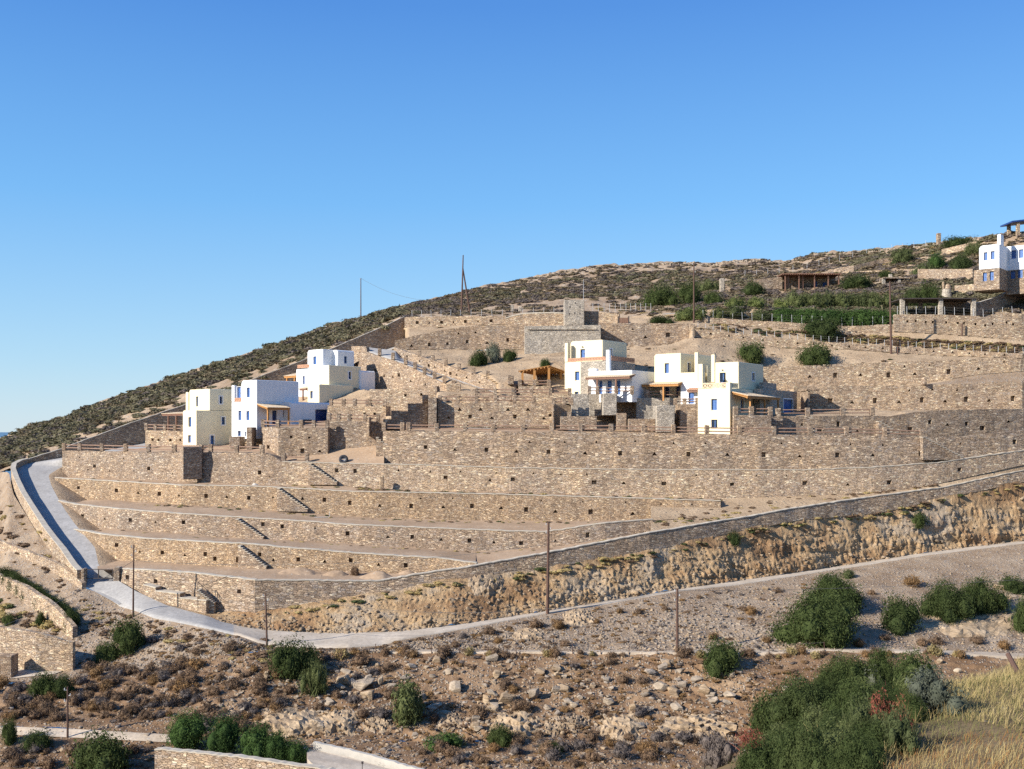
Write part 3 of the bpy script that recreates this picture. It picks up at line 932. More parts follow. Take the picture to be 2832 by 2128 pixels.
wall('retaining_wall', 'fourth terrace wall with scattered drain holes, under the tall fenced wall', W4T, W4F, 781, 3650, STONE_L, 14, holes=mixh([(931, .7, .6, .7, 'sq'), (982, .7, .6, .7, 'sq'), (1232, .55, .7, .5, 'sq'), (1418, .55, .7, .6, 'sq'), (1643, .5, .8, .6, 'sq'), (1836, .5, .8, .6, 'sq'), (2025, .5, .7, .55, 'sq'), (2226, .5, .8, .65, 'sq'), (2459, .35, .8, .7, 'sq'), (2654, .5, .7, .6, 'sq')], [(1102, .8, .4, .5, 'tri'), (1190, .78, .4, .45, 'tri'), (1355, .5, .6, .5, 'tri'), (1725, .5, .8, .5, 'tri'), (2345, .4, .8, .5, 'tri')], hrow(1250, 2300, 12, .82, .38, .4, 'tri')), cope=0.10, bury=0.1)
wall('retaining_wall', 'tall fenced wall of mixed grey and ochre stone under the houses', W5T, W5F, 1059, 3650, STONE_B, 14, holes=mixh([(1177, .55, .6, .65, 'sq'), (1345, .5, .6, .7, 'sq'), (1517, .47, .65, .7, 'sq'), (1715, .45, .65, .75, 'sq'), (1904, .45, .7, .75, 'sq'), (2112, .45, .75, .8, 'sq'), (2316, .42, .75, .8, 'sq'), (2547, .42, .75, .85, 'sq'), (2806, .5, .7, .8, 'sq')], [(1258, .5, .8, .5, 'tri'), (1428, .48, .9, .55, 'tri'), (1618, .45, .9, .55, 'tri'), (1810, .45, .9, .6, 'tri'), (2012, .45, .9, .55, 'tri'), (2212, .42, .9, .55, 'tri'), (2414, .42, .95, .6, 'tri')], hrow(1110, 2700, 16, .76, .45, .42, 'tri', .1)), bury=0.02)

# boundary wall that climbs the slope in shade behind the houses
BWF = Ln([(79, 1292), (169, 1268), (202, 1258), (364, 1232), (510, 1200), (626, 1160), (705, 1130), (849, 1075), (938, 1020), (1000, 992), (1108, 958), (1119, 950)], BWT.d - np.array([0, 0.1]))
wall('boundary_wall', 'long shaded boundary wall climbing the slope behind the white houses', BWT, BWF, 79, 1119, STONE, 12, thick=0.5, cope=0.12, cat='wall', bury=0.5, batter=False)
PAR = Ln([(12, 0)], [(12, 0)])


def polywall(name, label, pts, thick, mat=STONE, cat='wall', cope=None, group=None, inward=1.0, bury=0.0):
    """a free polyline wall: pts (x px, top px, foot px, distance). inward: which side the thickness goes"""
    T = np.array([P(x, yt, d) for x, yt, yf, d in pts])
    Bm = np.array([P(x, yf, d) for x, yt, yf, d in pts]) - np.array((0, 0, bury))
    n = len(pts)
    tg = np.gradient(T[:, :2], axis=0)
    nr = np.stack([-tg[:, 1], tg[:, 0]], -1)
    nr /= np.linalg.norm(nr, axis=1)[:, None] + 1e-9
    nr = np.concatenate([nr, np.zeros((n, 1))], 1) * inward
    mb = MB()
    for i in range(n - 1):
        mb.hexa([Bm[i], Bm[i + 1], Bm[i + 1] + nr[i + 1] * thick, Bm[i] + nr[i] * thick, T[i], T[i + 1], T[i + 1] + nr[i + 1] * thick, T[i] + nr[i] * thick])
    o = mb.obj(name, mat)
    bm = bmesh.new()
    bm.from_mesh(o.data)
    bmesh.ops.remove_doubles(bm, verts=bm.verts, dist=0.002)
    fs = {}
    for f in bm.faces:
        fs.setdefault(tuple(sorted(v.index for v in f.verts)), []).append(f)
    bmesh.ops.delete(bm, geom=[f for g in fs.values() if len(g) > 1 for f in g], context='FACES_ONLY')
    bmesh.ops.recalc_face_normals(bm, faces=bm.faces)
    bm.to_mesh(o.data)
    bm.free()
    tag(o, label, cat, group)
    if cope:
        c = MB()
        for i in range(n - 1):
            a, b = T[i], T[i + 1]
            u0, u1 = np.array((0, 0, .012)), np.array((0, 0, cope))
            f = 0.06
            c.hexa([a - nr[i] * f + u0, b - nr[i + 1] * f + u0, b + nr[i + 1] * (thick + f) + u0, a + nr[i] * (thick + f) + u0, a - nr[i] * f + u1, b - nr[i + 1] * f + u1, b + nr[i + 1] * (thick + f) + u1, a + nr[i] * (thick + f) + u1])
        k = c.obj('coping', COPE)
        k.parent = o
    return o


# parapet of the switchback road
par = [(228, 1578, 1626, 118.3), (213, 1563, 1598, 120.2), (199, 1543, 1575, 122.5), (182, 1518, 1552, 125), (160, 1492, 1526, 127.8), (133, 1457, 1492, 131.8), (113, 1427, 1461, 135.8), (90, 1392, 1427, 140.8), (70, 1360, 1394, 145.8), (52, 1323, 1357, 151.3), (42, 1296, 1328, 156.3), (45, 1283, 1312, 160), (62, 1274, 1302, 163.2), (80, 1270, 1294, 165.2)]
polywall('parapet_wall', 'curved pale topped parapet along the outer edge of the climbing drive', par, 0.55, STONE_L, 'wall', 0.10, inward=1.0, bury=2.2)
# ------------------------------------------------------------------ upper walls, blocks, stairs, railings
def uw(label, top, foot, ds, x0, x1, mat=STONE_L, **k):
    T = Ln(top, ds)
    F = Ln(foot, ds)
    o = wall('retaining_wall', label, T, F, x0, x1, mat, **k)
    return T, F


def block(name, label, x0, x1, yt, yf, d, depth, mat=STONE, cat='wall', rz=0.0, ytr=None, group=None, holes=()):
    """free standing masonry block with its front face surveyed between x0 and x1"""
    a, b = np.array(P(x0, yt, d)), np.array(P(x1, yt if ytr is None else ytr, d))
    z0 = P(x0, yf, d)[2]
    w = b[0] - a[0]
    mb = MB()
    mb.hexa([(0, 0, 0), (w, 0, 0), (w, depth, 0), (0, depth, 0), (0, 0, a[2] - z0), (w, 0, b[2] - z0), (w, depth, b[2] - z0), (0, depth, a[2] - z0)])
    o = mb.obj(name, mat)
    bm = bmesh.new()
    bm.from_mesh(o.data)
    bmesh.ops.bevel(bm, geom=list(bm.edges), offset=0.05, segments=1, affect='EDGES')
    bm.to_mesh(o.data)
    bm.free()
    o.location = (a[0], d, z0)
    o.rotation_euler = (0, 0, rz)
    tag(o, label, cat, group)
    return o


def stair(label, pts, d, depth, n, foot_dy=4, mat=STONE, group='stone stairs running down the terrace walls'):
    """solid flight standing against a wall; pts: (x, y) of the stepped head line, descending to the right; d: a distance or the wall's own line"""
    (x0, y0), (x1, y1) = pts
    D = (lambda x: float(d.D(x)) - depth * .8) if isinstance(d, Ln) else (lambda x: d)
    mb = MB()
    for k in range(n):
        xa, xb = x0 + (x1 - x0) * k / n, x0 + (x1 - x0) * (k + 1) / n
        da, db = D(xa), D(xb)
        zb = P(x1, y1 + foot_dy, D(x1))[2]
        z = P(xa, y0 + (y1 - y0) * (k + 0.2) / n, da)[2]
        A, B = P(xa, y0, da), P(xb, y0, db)
        mb.hexa([(A[0], A[1], zb), (B[0], B[1], zb), (B[0], B[1] + depth, zb), (A[0], A[1] + depth, zb), (A[0], A[1], z), (B[0], B[1], z), (B[0], B[1] + depth, z), (A[0], A[1] + depth, z)])
        u, v_ = z + .004, z + .085
        mb.hexa([(A[0] - .02, A[1] - .05, u), (B[0] + .05, B[1] - .05, u), (B[0] + .05, B[1] + depth, u), (A[0] - .02, A[1] + depth, u), (A[0] - .02, A[1] - .05, v_), (B[0] + .05, B[1] - .05, v_), (B[0] + .05, B[1] + depth, v_), (A[0] - .02, A[1] + depth, v_)], 1)
    o = mb.obj('stone_staircase', [mat, COPE])
    tag(o, label, 'staircase', group)
    return recentre(o)


def unit_post():
    bm = bmesh.new()
    bmesh.ops.create_cube(bm, size=1.0)
    bmesh.ops.translate(bm, verts=bm.verts, vec=(0, 0, 0.5))
    bmesh.ops.bevel(bm, geom=list(bm.edges), offset=0.06, segments=1, affect='EDGES')
    me = bpy.data.meshes.new('stone_post')
    bm.to_mesh(me)
    bm.free()
    me.materials.append(STONE)
    return me


POSTME = unit_post()
mbr = MB()
mbr.tube((0, 0, 0), (1, 0, 0), 1, 1, 7)
RAILME = mesh_py('rail', mbr.v, mbr.f)
RAILME.materials.append(RAILM)


def railing(label, line, xs, hts=(0.38, 0.82), post=(0.55, 0.55, 1.15), dz=0.0, dd=0.25, d=None, group='log railings between stone posts', skip=(), rr=0.075, endrail=None):
    """stone posts at the given bearings on a surveyed line, joined by log rails"""
    pt = []
    for x in xs:
        p = line.at(x, 0, dd) if isinstance(line, Ln) else np.array(line(x))
        pt.append(Vector((float(p[0]), float(p[1]), float(p[2]) + dz)))
    root = empty('log_railing', pt[0])
    tag(root, label, 'railing', group)
    for k, p in enumerate(pt):
        o = bpy.data.objects.new('stone_post', POSTME)
        COL.objects.link(o)
        o.parent = root
        o.location = p - pt[0] - Vector((0, 0, 0.05))
        o.scale = (post[0] * random.uniform(.92, 1.08), post[1], post[2] * random.uniform(.95, 1.05))
        if k + 1 < len(pt) and k not in skip:
            q = pt[k + 1]
            for h in hts:
                a, b = p + Vector((0, 0, h)), q + Vector((0, 0, h + random.uniform(-.05, .05)))
                r = bpy.data.objects.new('rail', RAILME)
                COL.objects.link(r)
                r.parent = root
                r.location = a - pt[0]
                dv = b - a
                r.rotation_mode = 'QUATERNION'
                r.rotation_quaternion = dv.to_track_quat('X', 'Z')
                r.scale = (dv.length, rr, rr)
    return root


# --- railings of the lower walls
railing('weathered log railing along the broad wall in front of the cream house, nine stone posts', W4T, [178, 221, 283, 348, 411, 482, 556, 583, 654, 725])
railing('log railing on the tall fenced wall under the mid slope houses, between square stone posts', W5T, [1062, 1113, 1130, 1208, 1286, 1364, 1446, 1526, 1605, 1690, 1779, 1862, 1955, 2045, 2140, 2240, 2340, 2446, 2549], hts=(0.36, 0.78))
railing('single low log railing between two posts beside the tyre', W4T.off(-1, 0.6), [785, 849], hts=(0.62,), group=None)

# --- terrace of the cream house
T, F = uw('short terrace wall beside the cream house under a tiled canopy', [(402, 1190), (512, 1193)], [(402, 1235), (512, 1239)], [(402, 163), (512, 160)], 402, 512, holes=hrow(405, 508, 4, .45, .45, .5, 'sq'))
railing('short log railing on the terrace beside the cream house', T, [405, 430, 456, 484, 505], post=(.45, .45, 1.05))

# --- platform of the white house
T, F = uw('recessed stone wall with a stair at its end, behind the big tyre', [(900, 1164), (1062, 1167)], [(900, 1284), (1062, 1286)], [(900, 148.8), (1062, 147.6)], 900, 1062, STONE, holes=mixh([(1031, .2, .7, .9, 'sq'), (988, .2, .6, .45, 'tri')]), thick=0.8)
WREC = T
T, F = uw('tall stone platform wall below the white house, its end face in shade', [(724, 1181), (770, 1183), (907, 1184)], [(724, 1252), (770, 1275), (907, 1275)], [(724, 151.2), (770, 147.4), (907, 147.2)], 724, 907, STONE, breaks=(770,), thick=1.65, holes=mixh([(805, .72, .5, .4, 'sq'), (855, .7, .4, .35, 'sq'), (790, .3, .9, .5, 'tri'), (836, .3, .7, .8, 'sq'), (884, .3, .9, .5, 'tri'), (742, .3, .5, .7, 'sq')]))
WPLAT = T
strip('house_terrace', [Ln([(724, 1183), (907, 1186)], [(724, 151.6), (770, 147.9), (907, 147.7)]), Ln([(724, 1180), (907, 1168)], [(724, 157), (907, 156)])], xr(724, 907, 6), [4], [0, 0], SOIL)
strip('house_terrace', [Ln([(900, 1166), (1062, 1169)], [(900, 149), (1062, 148)]), Ln([(900, 1164), (1062, 1166)], [(900, 156.5), (1062, 153)])], xr(900, 1062, 6), [4], [0, 0], SOIL)
block('stone_buttress', 'tall narrow stone buttress left of the platform of the white house', 682, 697, 1182, 1246, 150.2, 2.6, STONE, 'buttress')
block('low_stone_wall', 'low stone wall between the cream house and the narrow buttress', 634, 664, 1208, 1247, 151.2, 2.8, STONE, 'wall')
block('stone_buttress', 'dark stone buttress rising from the terrace through the fenced wall', 497, 522, 1236, 1326, 146.3, 2.6, STONE, 'buttress', rz=math.radians(-52))
railing('log railing along the platform of the white house', WPLAT, [728, 768, 833, 868, 905], post=(.5, .5, 1.1), dd=0.4, skip=())
railing('log railing on the recessed wall under the garage door', WREC, [910, 936, 966, 1010, 1046], post=(.5, .5, 1.05), dd=0.3)
block('stone_wing_wall', 'tall thin wing wall at the head of the upper stair', 1017, 1022, 1154, 1208, 146.2, 1.9, STONE, 'wall')
stair('stone stair down the recessed wall ending below the fenced wall', [(1040, 1210), (1132, 1290)], 146.0 - 1.6, 1.5, 14, mat=STONE)
stair('stone stair beside the big tyre', [(853, 1284), (931, 1338)], W4T, 1.5, 11)
stair('long stone stair above the pale sheeting pile', [(766, 1352), (850, 1412)], W3T, 1.5, 12)
stair('stone stair in the second terrace wall up', [(652, 1437), (728, 1489)], W2T, 1.5, 11)
stair('stone stair in the lowest terrace wall', [(658, 1511), (736, 1571)], W1T, 1.5, 12)
stair('stone stair running down at the far end of the railing on the tall fenced wall', [(2553, 1210), (2664, 1268)], W5T, 1.5, 14)
stair('short stair stepping down from the upper railing near the earth ledge', [(2430, 1166), (2492, 1206)], 143.2, 2.0, 8)

# --- centre: stacked terrace walls
T, F = uw('stacked terrace wall with railing under the timber pergola', [(1211, 1115), (1528, 1115)], [(1211, 1182), (1528, 1184)], [(1211, 148.4), (1528, 147.6)], 1211, 1528, holes=mixh([(1300, .45, .6, .6, 'sq'), (1424, .45, .6, .7, 'sq'), (1521, .5, .5, .5, 'sq')], [(1271, .75, .8, .6, 'tri'), (1329, .75, .9, .6, 'tri'), (1405, .75, .9, .6, 'tri'), (1460, .75, .9, .6, 'tri'), (1240, .4, .8, .5, 'tri'), (1360, .4, .8, .5, 'tri'), (1504, .4, .8, .5, 'tri')]))
railing('log railing on the stacked terrace wall under the pergola', T, [1216, 1266, 1318, 1370, 1423, 1476], post=(.5, .5, 1.05))
strip('house_terrace', [T.off(1.5, .3), T.off(0, 4.5)], xr(1213, 1530, 8), [3], [0, 0], SOIL)
T, F = uw('upper band of stacked wall with railing just below the pergola terrace', [(1312, 1094), (1582, 1094)], [(1312, 1117), (1582, 1117)], [(1312, 152.2), (1582, 151)], 1312, 1582, holes=hrow(1330, 1570, 4, .45, .8, .5, 'tri'))
railing('short log railing on the upper band of wall below the pergola', T, [1317, 1369, 1419, 1470, 1522, 1575], post=(.5, .5, 1.0))
T, F = uw('small stone wall carrying the timber pergola', [(1433, 1068), (1522, 1068)], [(1433, 1096), (1522, 1096)], [(1433, 154.6), (1522, 154)], 1433, 1522, thick=6)
WPERG = T
block('stone_barbecue', 'square stone barbecue block beside the timber pergola', 1404, 1421, 1038, 1064, 155.5, 2.2, STONE, 'barbecue')
T, F = uw('stone wall under the long railing in front of the stepped house', [(906, 1122), (1067, 1124)], [(906, 1170), (1067, 1174)], [(906, 158.5), (1067, 156.5)], 906, 1067, thick=2.2, holes=mixh([(1008, .55, .5, .6, 'sq'), (1036, .55, .5, .6, 'sq')]))
railing('log railing in front of the stepped cream and white house', T, [916, 950, 981, 1022, 1064], post=(.5, .5, 1.1))
T, F = uw('stone wall half in shadow beside the stepped house', [(1022, 1077), (1100, 1076), (1204, 1072)], [(1022, 1150), (1204, 1146)], [(1022, 163.2), (1204, 159.6)], 1022, 1204, thick=1.6, holes=mixh([(1121, .75, .5, .5, 'sq'), (1165, .75, .45, .5, 'sq')], [(1142, .4, .7, .5, 'tri')]))
block('stone_gate_pillar', 'square stone pillar at the foot of the grey ramp', 1203, 1209, 1068, 1110, 158.2, 2.2, STONE, 'pillar')
block('stone_gate_pillar', 'pale topped stone block beside the foot of the grey ramp', 1234, 1274, 1062, 1104, 157.2, 1.2, STONE_L, 'pillar')
block('low_stone_wall', 'low dark wall closing the foot of the grey ramp', 1306, 1352, 1076, 1098, 155.6, 0.6, STONE, 'wall')
T, F = uw('low wall at the head of the central stair', [(1236, 1090), (1312, 1090)], [(1236, 1117), (1312, 1117)], [(1236, 152.6), (1312, 152.2)], 1236, 1312)
# the big central stair block: climbs to the right, its end face in shade
mb = MB()
for k, (xa, xb, yt) in enumerate([(1060, 1082, 1168), (1082, 1105, 1156), (1105, 1128, 1146), (1128, 1150, 1136), (1150, 1168, 1124), (1168, 1184, 1112)]):
    da, db = 144.9 + (xa - 1060) * .0262, 144.9 + (xb - 1060) * .0262  # front angled off the sun so the shape itself puts it in shade
    A, B = P(xa, yt, da), P(xb, yt, db)
    zb = P(xa, 1188, 146)[2]
    zt = A[2]
    mb.hexa([(A[0], da, zb), (B[0], db, zb), (B[0], 152.4, zb), (A[0], 152.4, zb), (A[0], da, zt), (B[0], db, zt), (B[0], 152.4, zt), (A[0], 152.4, zt)])
    u, v_ = zt + .003, zt + (.95 if k in (1, 3, 5) else .4)
    mb.hexa([(A[0], da - .1, u), (B[0], db - .1, u), (B[0], db + .4, u), (A[0], da + .4, u), (A[0], da - .1, v_), (B[0], db - .1, v_), (B[0], db + .4, v_), (A[0], da + .4, v_)])
A, B = P(1184, 1100, 147.0), P(1207, 1100, 147.0)
mb.box(A[0] + .01, B[0], 147.0, 152.4, P(1184, 1186, 147)[2], A[2])  # top block added to throw a triangular shadow on the next wall
tag(recentre(mb.obj('stone_staircase', STONE)), 'big stepped stair block climbing towards the pergola terrace, its side in shade', 'staircase')
for (xx, yy) in ((1078, 1168), (1098, 1168)):
    block('stone_gate_pillar', 'pale slim stone post, one of two side by side below the big stair block', xx - 4, xx + 4, 1156, 1170, 153.2, 0.4, STONE_L, 'post', group='slim pale posts below the big stair')

# --- the grey ramp and its two walls
RN = Ln([(936, 957), (1012, 958), (1016, 974), (1050, 986), (1087, 997), (1122, 1010), (1148, 1022), (1174, 1036), (1202, 1049), (1229, 1061), (1264, 1080)], [(936, 183.5), (1012, 178.5), (1087, 173), (1148, 169.5), (1229, 164.8), (1264, 162.8)])
RNF = Ln([(936, 1040), (1000, 1078), (1264, 1084)], RN.d)
wall('retaining_wall', 'rubble wall below the sloping grey ramp, edged with small posts', RN, RNF, 972, 1264, STONE, 8, holes=mixh(hrow(1000, 1230, 6, .45, .5, .6, 'tri'), [(1037, .55, .5, .7, 'sq'), (1103, .55, .5, .7, 'sq')]))
RFE = Ln([(1014, 962), (1094, 972), (1108, 990), (1150, 1006), (1202, 1030), (1217, 1036), (1278, 1057), (1336, 1077), (1372, 1086)], [(1014, 182), (1094, 179.5), (1150, 175.4), (1217, 170.8), (1310, 164.4), (1372, 160.5)])
road_strip('grey_ramp', Ln([(1014, 972), (1050, 985), (1087, 996), (1122, 1009), (1148, 1021), (1174, 1035), (1202, 1048), (1229, 1060), (1264, 1079), (1372, 1100)], [(1014, 178.9), (1087, 173.4), (1148, 169.9), (1229, 165.2), (1264, 163.2), (1372, 157)]), RFE, xr(1014, 1372, 4), RAMPM, lift=0.1, label='sloping grey concrete ramp between two stone walls')
URT = Ln([(1090, 961), (1161, 985), (1198, 998), (1231, 1010), (1271, 1022), (1310, 1033), (1350, 1045), (1372, 1062)], RFE.d)
wall('retaining_wall', 'stone wall above the sloping grey ramp', URT, RFE.off(1, 0), 1090, 1372, STONE, 8, holes=mixh(hrow(1110, 1350, 7, .5, .5, .45, 'tri'), [(1186, .4, .5, .6, 'sq'), (1246, .4, .5, .6, 'sq')]))


def posts(pts, d_of, label, group, sz=(0.55, 0.55, 1.1)):
    for (x, y) in pts:
        o = bpy.data.objects.new('stone_post', POSTME)
        COL.objects.link(o)
        o.location = P(x, y, d_of(x))
        o.scale = (sz[0], sz[1], sz[2] * random.uniform(.93, 1.07))
        tag(o, label, 'post', group)


posts([(1050, 984), (1087, 996), (1122, 1009), (1148, 1021), (1174, 1035), (1202, 1048), (1229, 1060), (1254, 1073)], lambda x: float(RN.D(x)) + 0.3, 'short stone post along the lower edge of the grey ramp', 'stone posts edging the grey ramp')
posts([(1160, 987), (1197, 1001), (1233, 1013), (1270, 1025), (1309, 1036), (1349, 1047)], lambda x: float(RFE.D(x)) + 0.3, 'short stone post on the wall above the grey ramp', 'stone posts on the upper ramp wall')

# --- high walls
U1T = Ln([(1092, 943), (1108, 938), (1152, 928), (1230, 912), (1300, 903), (1455, 900)], [(1092, 183.5), (1300, 184), (1455, 182.5)])
U1F = Ln([(1092, 966), (1200, 967), (1330, 968), (1455, 966)], U1T.d)
wall('retaining_wall', 'wide stone wall left of the flat roofed stone shed', U1T, U1F, 1092, 1455, STONE, 12, holes=mixh([(1187, .3, .6, .8, 'sq'), (1292, .35, .6, .7, 'sq'), (1404, .4, .6, .8, 'sq')], [(1138, .3, .8, .6, 'tri'), (1237, .3, .9, .6, 'tri'), (1268, .75, .6, .5, 'tri'), (1315, .75, .6, .5, 'tri'), (1347, .3, .9, .6, 'tri')]))
T, F = uw('highest straight wall below the leaning electricity poles', [(1119, 877), (1397, 874)], [(1119, 906), (1230, 905), (1300, 900), (1397, 898)], [(1119, 196.5), (1397, 193.5)], 1119, 1400, holes=mixh([(1154, .45, .7, .7, 'sq'), (1221, .45, .7, .7, 'sq'), (1287, .45, .7, .7, 'sq'), (1358, .45, .7, .7, 'sq')], [(1187, .45, .5, .5, 'tri'), (1254, .45, .5, .5, 'tri'), (1322, .45, .5, .5, 'tri')]))
T, F = uw('curved wall with a pale top sweeping up to the stone tower', [(1398, 882), (1420, 874), (1450, 869), (1500, 867), (1560, 868)], [(1398, 904), (1560, 902)], [(1398, 191.5), (1560, 189.5)], 1398, 1560, cope=0.2)
for k, (xa, xb, yt) in enumerate([(1516, 1530, 874), (1530, 1546, 869), (1546, 1575, 866)]):
    pass
block('stone_buttress', 'stepped dark stone block left of the square stone tower', 1516, 1519, 873, 900, 186.0, 2.4, STONE, 'wall')
T, F = uw('stone wall joining the square tower to a small brown gate', [(1612, 860), (1660, 862), (1709, 868), (1740, 872)], [(1612, 900), (1740, 900)], [(1612, 188), (1740, 185)], 1612, 1712)
T, F = uw('stone wall that catches the shadow of the shed', [(1655, 893), (1765, 894), (1905, 896)], [(1655, 952), (1760, 960), (1850, 952), (1905, 935)], [(1655, 178.8), (1905, 176.8)], 1655, 1905, STONE, holes=mixh([(1847, .45, .9, .9, 'sq')], [(1785, .4, 1, .6, 'tri'), (1750, .75, .5, .5, 'tri'), (1848, .75, .5, .5, 'tri')]))
W9T = Ln([(1923, 909), (2075, 927), (2211, 941), (2350, 951), (2593, 965), (2720, 973), (2832, 978), (3700, 850)], [(1923, 175), (2211, 173), (2593, 170.4), (2832, 168), (3700, 192)])
W9F = Ln([(1923, 934), (2048, 943), (2157, 962), (2350, 967), (2593, 983), (2720, 988), (2832, 991), (3700, 862)], W9T.d)
wall('retaining_wall', 'long wall under the wire fence, above the bare earth slope with two bushes', W9T, W9F, 1923, 3600, STONE_L, 12, holes=hrow(1940, 2800, 18, .6, .6, .5, 'tri', .1))
W8T = Ln([(2104, 1015), (2211, 1012), (2350, 1006), (2557, 999), (2701, 993), (2832, 992), (3700, 866)], [(2104, 166.5), (2456, 164.7), (2832, 162.6), (3700, 190)])
W8F = Ln([(2104, 1120), (2204, 1072), (2456, 1066), (2560, 1060), (2700, 1037), (2832, 1027), (3700, 890)], W8T.d)
wall('retaining_wall', 'long pale wall above the earth bank behind the front cream house', W8T, W8F, 2104, 3600, STONE_L, 14, holes=mixh([(2310, .5, .8, 1.0, 'sq'), (2457, .45, .8, 1.0, 'sq'), (2624, .4, .8, 1.0, 'sq')], [(2240, .5, 1, .6, 'tri'), (2380, .5, 1, .6, 'tri'), (2530, .45, 1, .6, 'tri'), (2706, .4, 1, .6, 'tri')], hrow(2220, 2800, 9, .8, .5, .5, 'tri')))
W7T = Ln([(2200, 1069), (2456, 1067), (2700, 1061), (2832, 1058), (3700, 930)], [(2200, 160.6), (2456, 159.8), (2832, 158.9), (3700, 187)])
W7F = Ln([(2200, 1137), (2449, 1136), (2832, 1131), (3700, 985)], W7T.d)
wall('retaining_wall', 'long ochre wall with arched drains beside the dark buttress', W7T, W7F, 2195, 3600, STONE_L, 14, holes=mixh([(2296, .4, .9, 1.0, 'sq'), (2420, .4, .8, 1.0, 'sq'), (2550, .4, .8, 1.0, 'sq'), (2672, .4, .9, 1.0, 'sq'), (2801, .4, .8, 1.0, 'sq')], [(2357, .35, 1, .6, 'tri'), (2487, .35, 1, .6, 'tri'), (2614, .35, 1, .6, 'tri'), (2736, .35, 1, .6, 'tri')], hrow(2260, 2820, 8, .8, .6, .5, 'tri')))
road_strip('grey_ramp', Ln([(2556, 1066), (2700, 1062), (2832, 1056), (3700, 926)], [(2556, 160), (2832, 159.6), (3700, 187.6)]), W8F.off(2, -0.1), xr(2556, 3600, 10), SCREE, lift=0.05, label='pale sloping drive climbing between two long walls')
bt_ = block('stone_buttress', 'dark stone buttress with a flat cap against the ochre wall', 2233, 2240, 1081, 1137, 156.5, 4.0, STONE, 'buttress')
cb_ = MB()
cb_.box(-0.15, 1.7, -0.15, 3.5, bt_.dimensions.z + 0.003, bt_.dimensions.z + 0.25)
cb_.obj('cap_slab', STONE, bt_)
W6T = Ln([(2130, 1152), (2427, 1150), (2449, 1153), (2520, 1142), (2600, 1135), (2832, 1131), (3700, 990)], [(2130, 143.2), (2427, 144.4), (2600, 145.2), (2832, 147.2), (3700, 165)])
W6F = Ln([(2130, 1204), (2550, 1213), (2640, 1214), (2832, 1195), (3700, 1055)], W6T.d)
wall('retaining_wall', 'terrace wall with railing beside the front cream house', W6T, W6F, 2130, 3600, STONE, 14, holes=mixh([(2267, .3, .9, .8, 'sq'), (2318, .6, .6, .9, 'sq'), (2517, .35, .9, .8, 'sq'), (2572, .6, .6, .7, 'sq'), (2673, .5, .6, .7, 'sq'), (2717, .3, .9, .8, 'sq')], [(2218, .6, .6, .6, 'tri'), (2371, .3, .8, .5, 'tri'), (2620, .5, .8, .5, 'tri'), (2790, .5, .8, .5, 'tri')]))
block('stone_buttress', 'broad stone terrace block in front of the porch of the front cream house', 2029, 2134, 1149, 1206, 141.4, 3.2, STONE, 'wall')
WFP = Ln([(2029, 1149), (2134, 1149)], [(2029, 141.5), (2134, 141.5)])
railing('log railing on the terrace block in front of the porch', WFP, [2034, 2078, 2130], post=(.6, .55, 1.2), dd=0.3)
railing('long log railing on the terrace wall beside the front cream house', W6T, [2152, 2233, 2330, 2412], post=(.6, .55, 1.15))
block('low_stone_wall', 'isolated low rail post block on the brown band of wall', 2602, 2608, 1133, 1142, 145.4, .6, STONE, 'post')
block('small_stone_hut', 'small dark stone box standing at the end of the sloping drive', 2556, 2564, 1044, 1064, 158.9, 1.4, STONE, 'box')
uw('low stone wall between the tower fence and the wire fence', [(1939, 878), (2240, 896), (2330, 901)], [(1939, 893), (2240, 914), (2330, 918)], [(1939, 181.5), (2240, 178.8), (2330, 178)], 1939, 2330)
uw('pale wall below the clipped green hedge', [(2300, 905), (2470, 897)], [(2300, 925), (2470, 920)], [(2300, 178), (2470, 176.6)], 2310, 2474)
uw('tall pale wall under the open stone pergola', [(2473, 870), (2598, 870), (2690, 874), (2720, 878), (2774, 862), (2832, 870), (3700, 750)], [(2473, 917), (2600, 924), (2700, 930), (2832, 943), (3700, 800)], [(2473, 176), (2832, 174), (3700, 192)], 2473, 3600, holes=hrow(2490, 2820, 12, .6, .5, .5, 'sq', .3))
# walls around the middle terraces with the blue doored house steps
block('stone_buttress', 'dark sided stone block below the pergola at the tall house', 1528, 1533, 1118, 1182, 145.6, 2.8, STONE, 'wall')
block('low_stone_wall', 'long low stone wall stepping out below the tall house', 1550, 1651, 1152, 1188, 145.2, 1.2, STONE, 'wall')
block('low_stone_wall', 'short stone step block above the long low wall', 1552, 1581, 1140, 1160, 146.6, 1.2, STONE, 'wall')
block('stone_pier', 'tall stone pier with an open doorway in front of the tall house', 1581, 1630, 1090, 1152, 147.4, 1.2, STONE_G, 'wall')
block('stone_terrace_block', 'grey stone terrace block under the flat porch of the white annex', 1668, 1706, 1088, 1149, 146.4, 4.6, STONE_G, 'wall')
block('stone_terrace_block', 'shaded stone wall under the end of the white annex', 1700, 1806, 1100, 1168, 150.6, 3.0, STONE, 'wall')
block('stone_pier', 'recessed grey wall between the pier and the terrace block', 1630, 1668, 1090, 1152, 150.4, 1.0, STONE_G, 'wall')
block('low_stone_wall', 'low stone wall left of the narrow dark gap', 1706, 1733, 1143, 1190, 145.8, 1.0, STONE, 'wall')
block('low_stone_wall', 'low stone wall in front of the shaded court', 1738, 1812, 1159, 1194, 145.0, 0.8, STONE, 'wall')
block('stone_terrace_block', 'tall smooth grey stone block under the wide timber porch', 1816, 1866, 1122, 1196, 143.8, 4.0, STONE_G, 'wall')
block('stone_terrace_block', 'set back grey wall carrying the porch railing', 1760, 1884, 1101, 1160, 148.6, 2.5, STONE_G, 'wall')
block('stone_terrace_block', 'stone wall beneath the little blue door with canopy', 1880, 1934, 1118, 1200, 144.8, 4.0, STONE, 'wall')
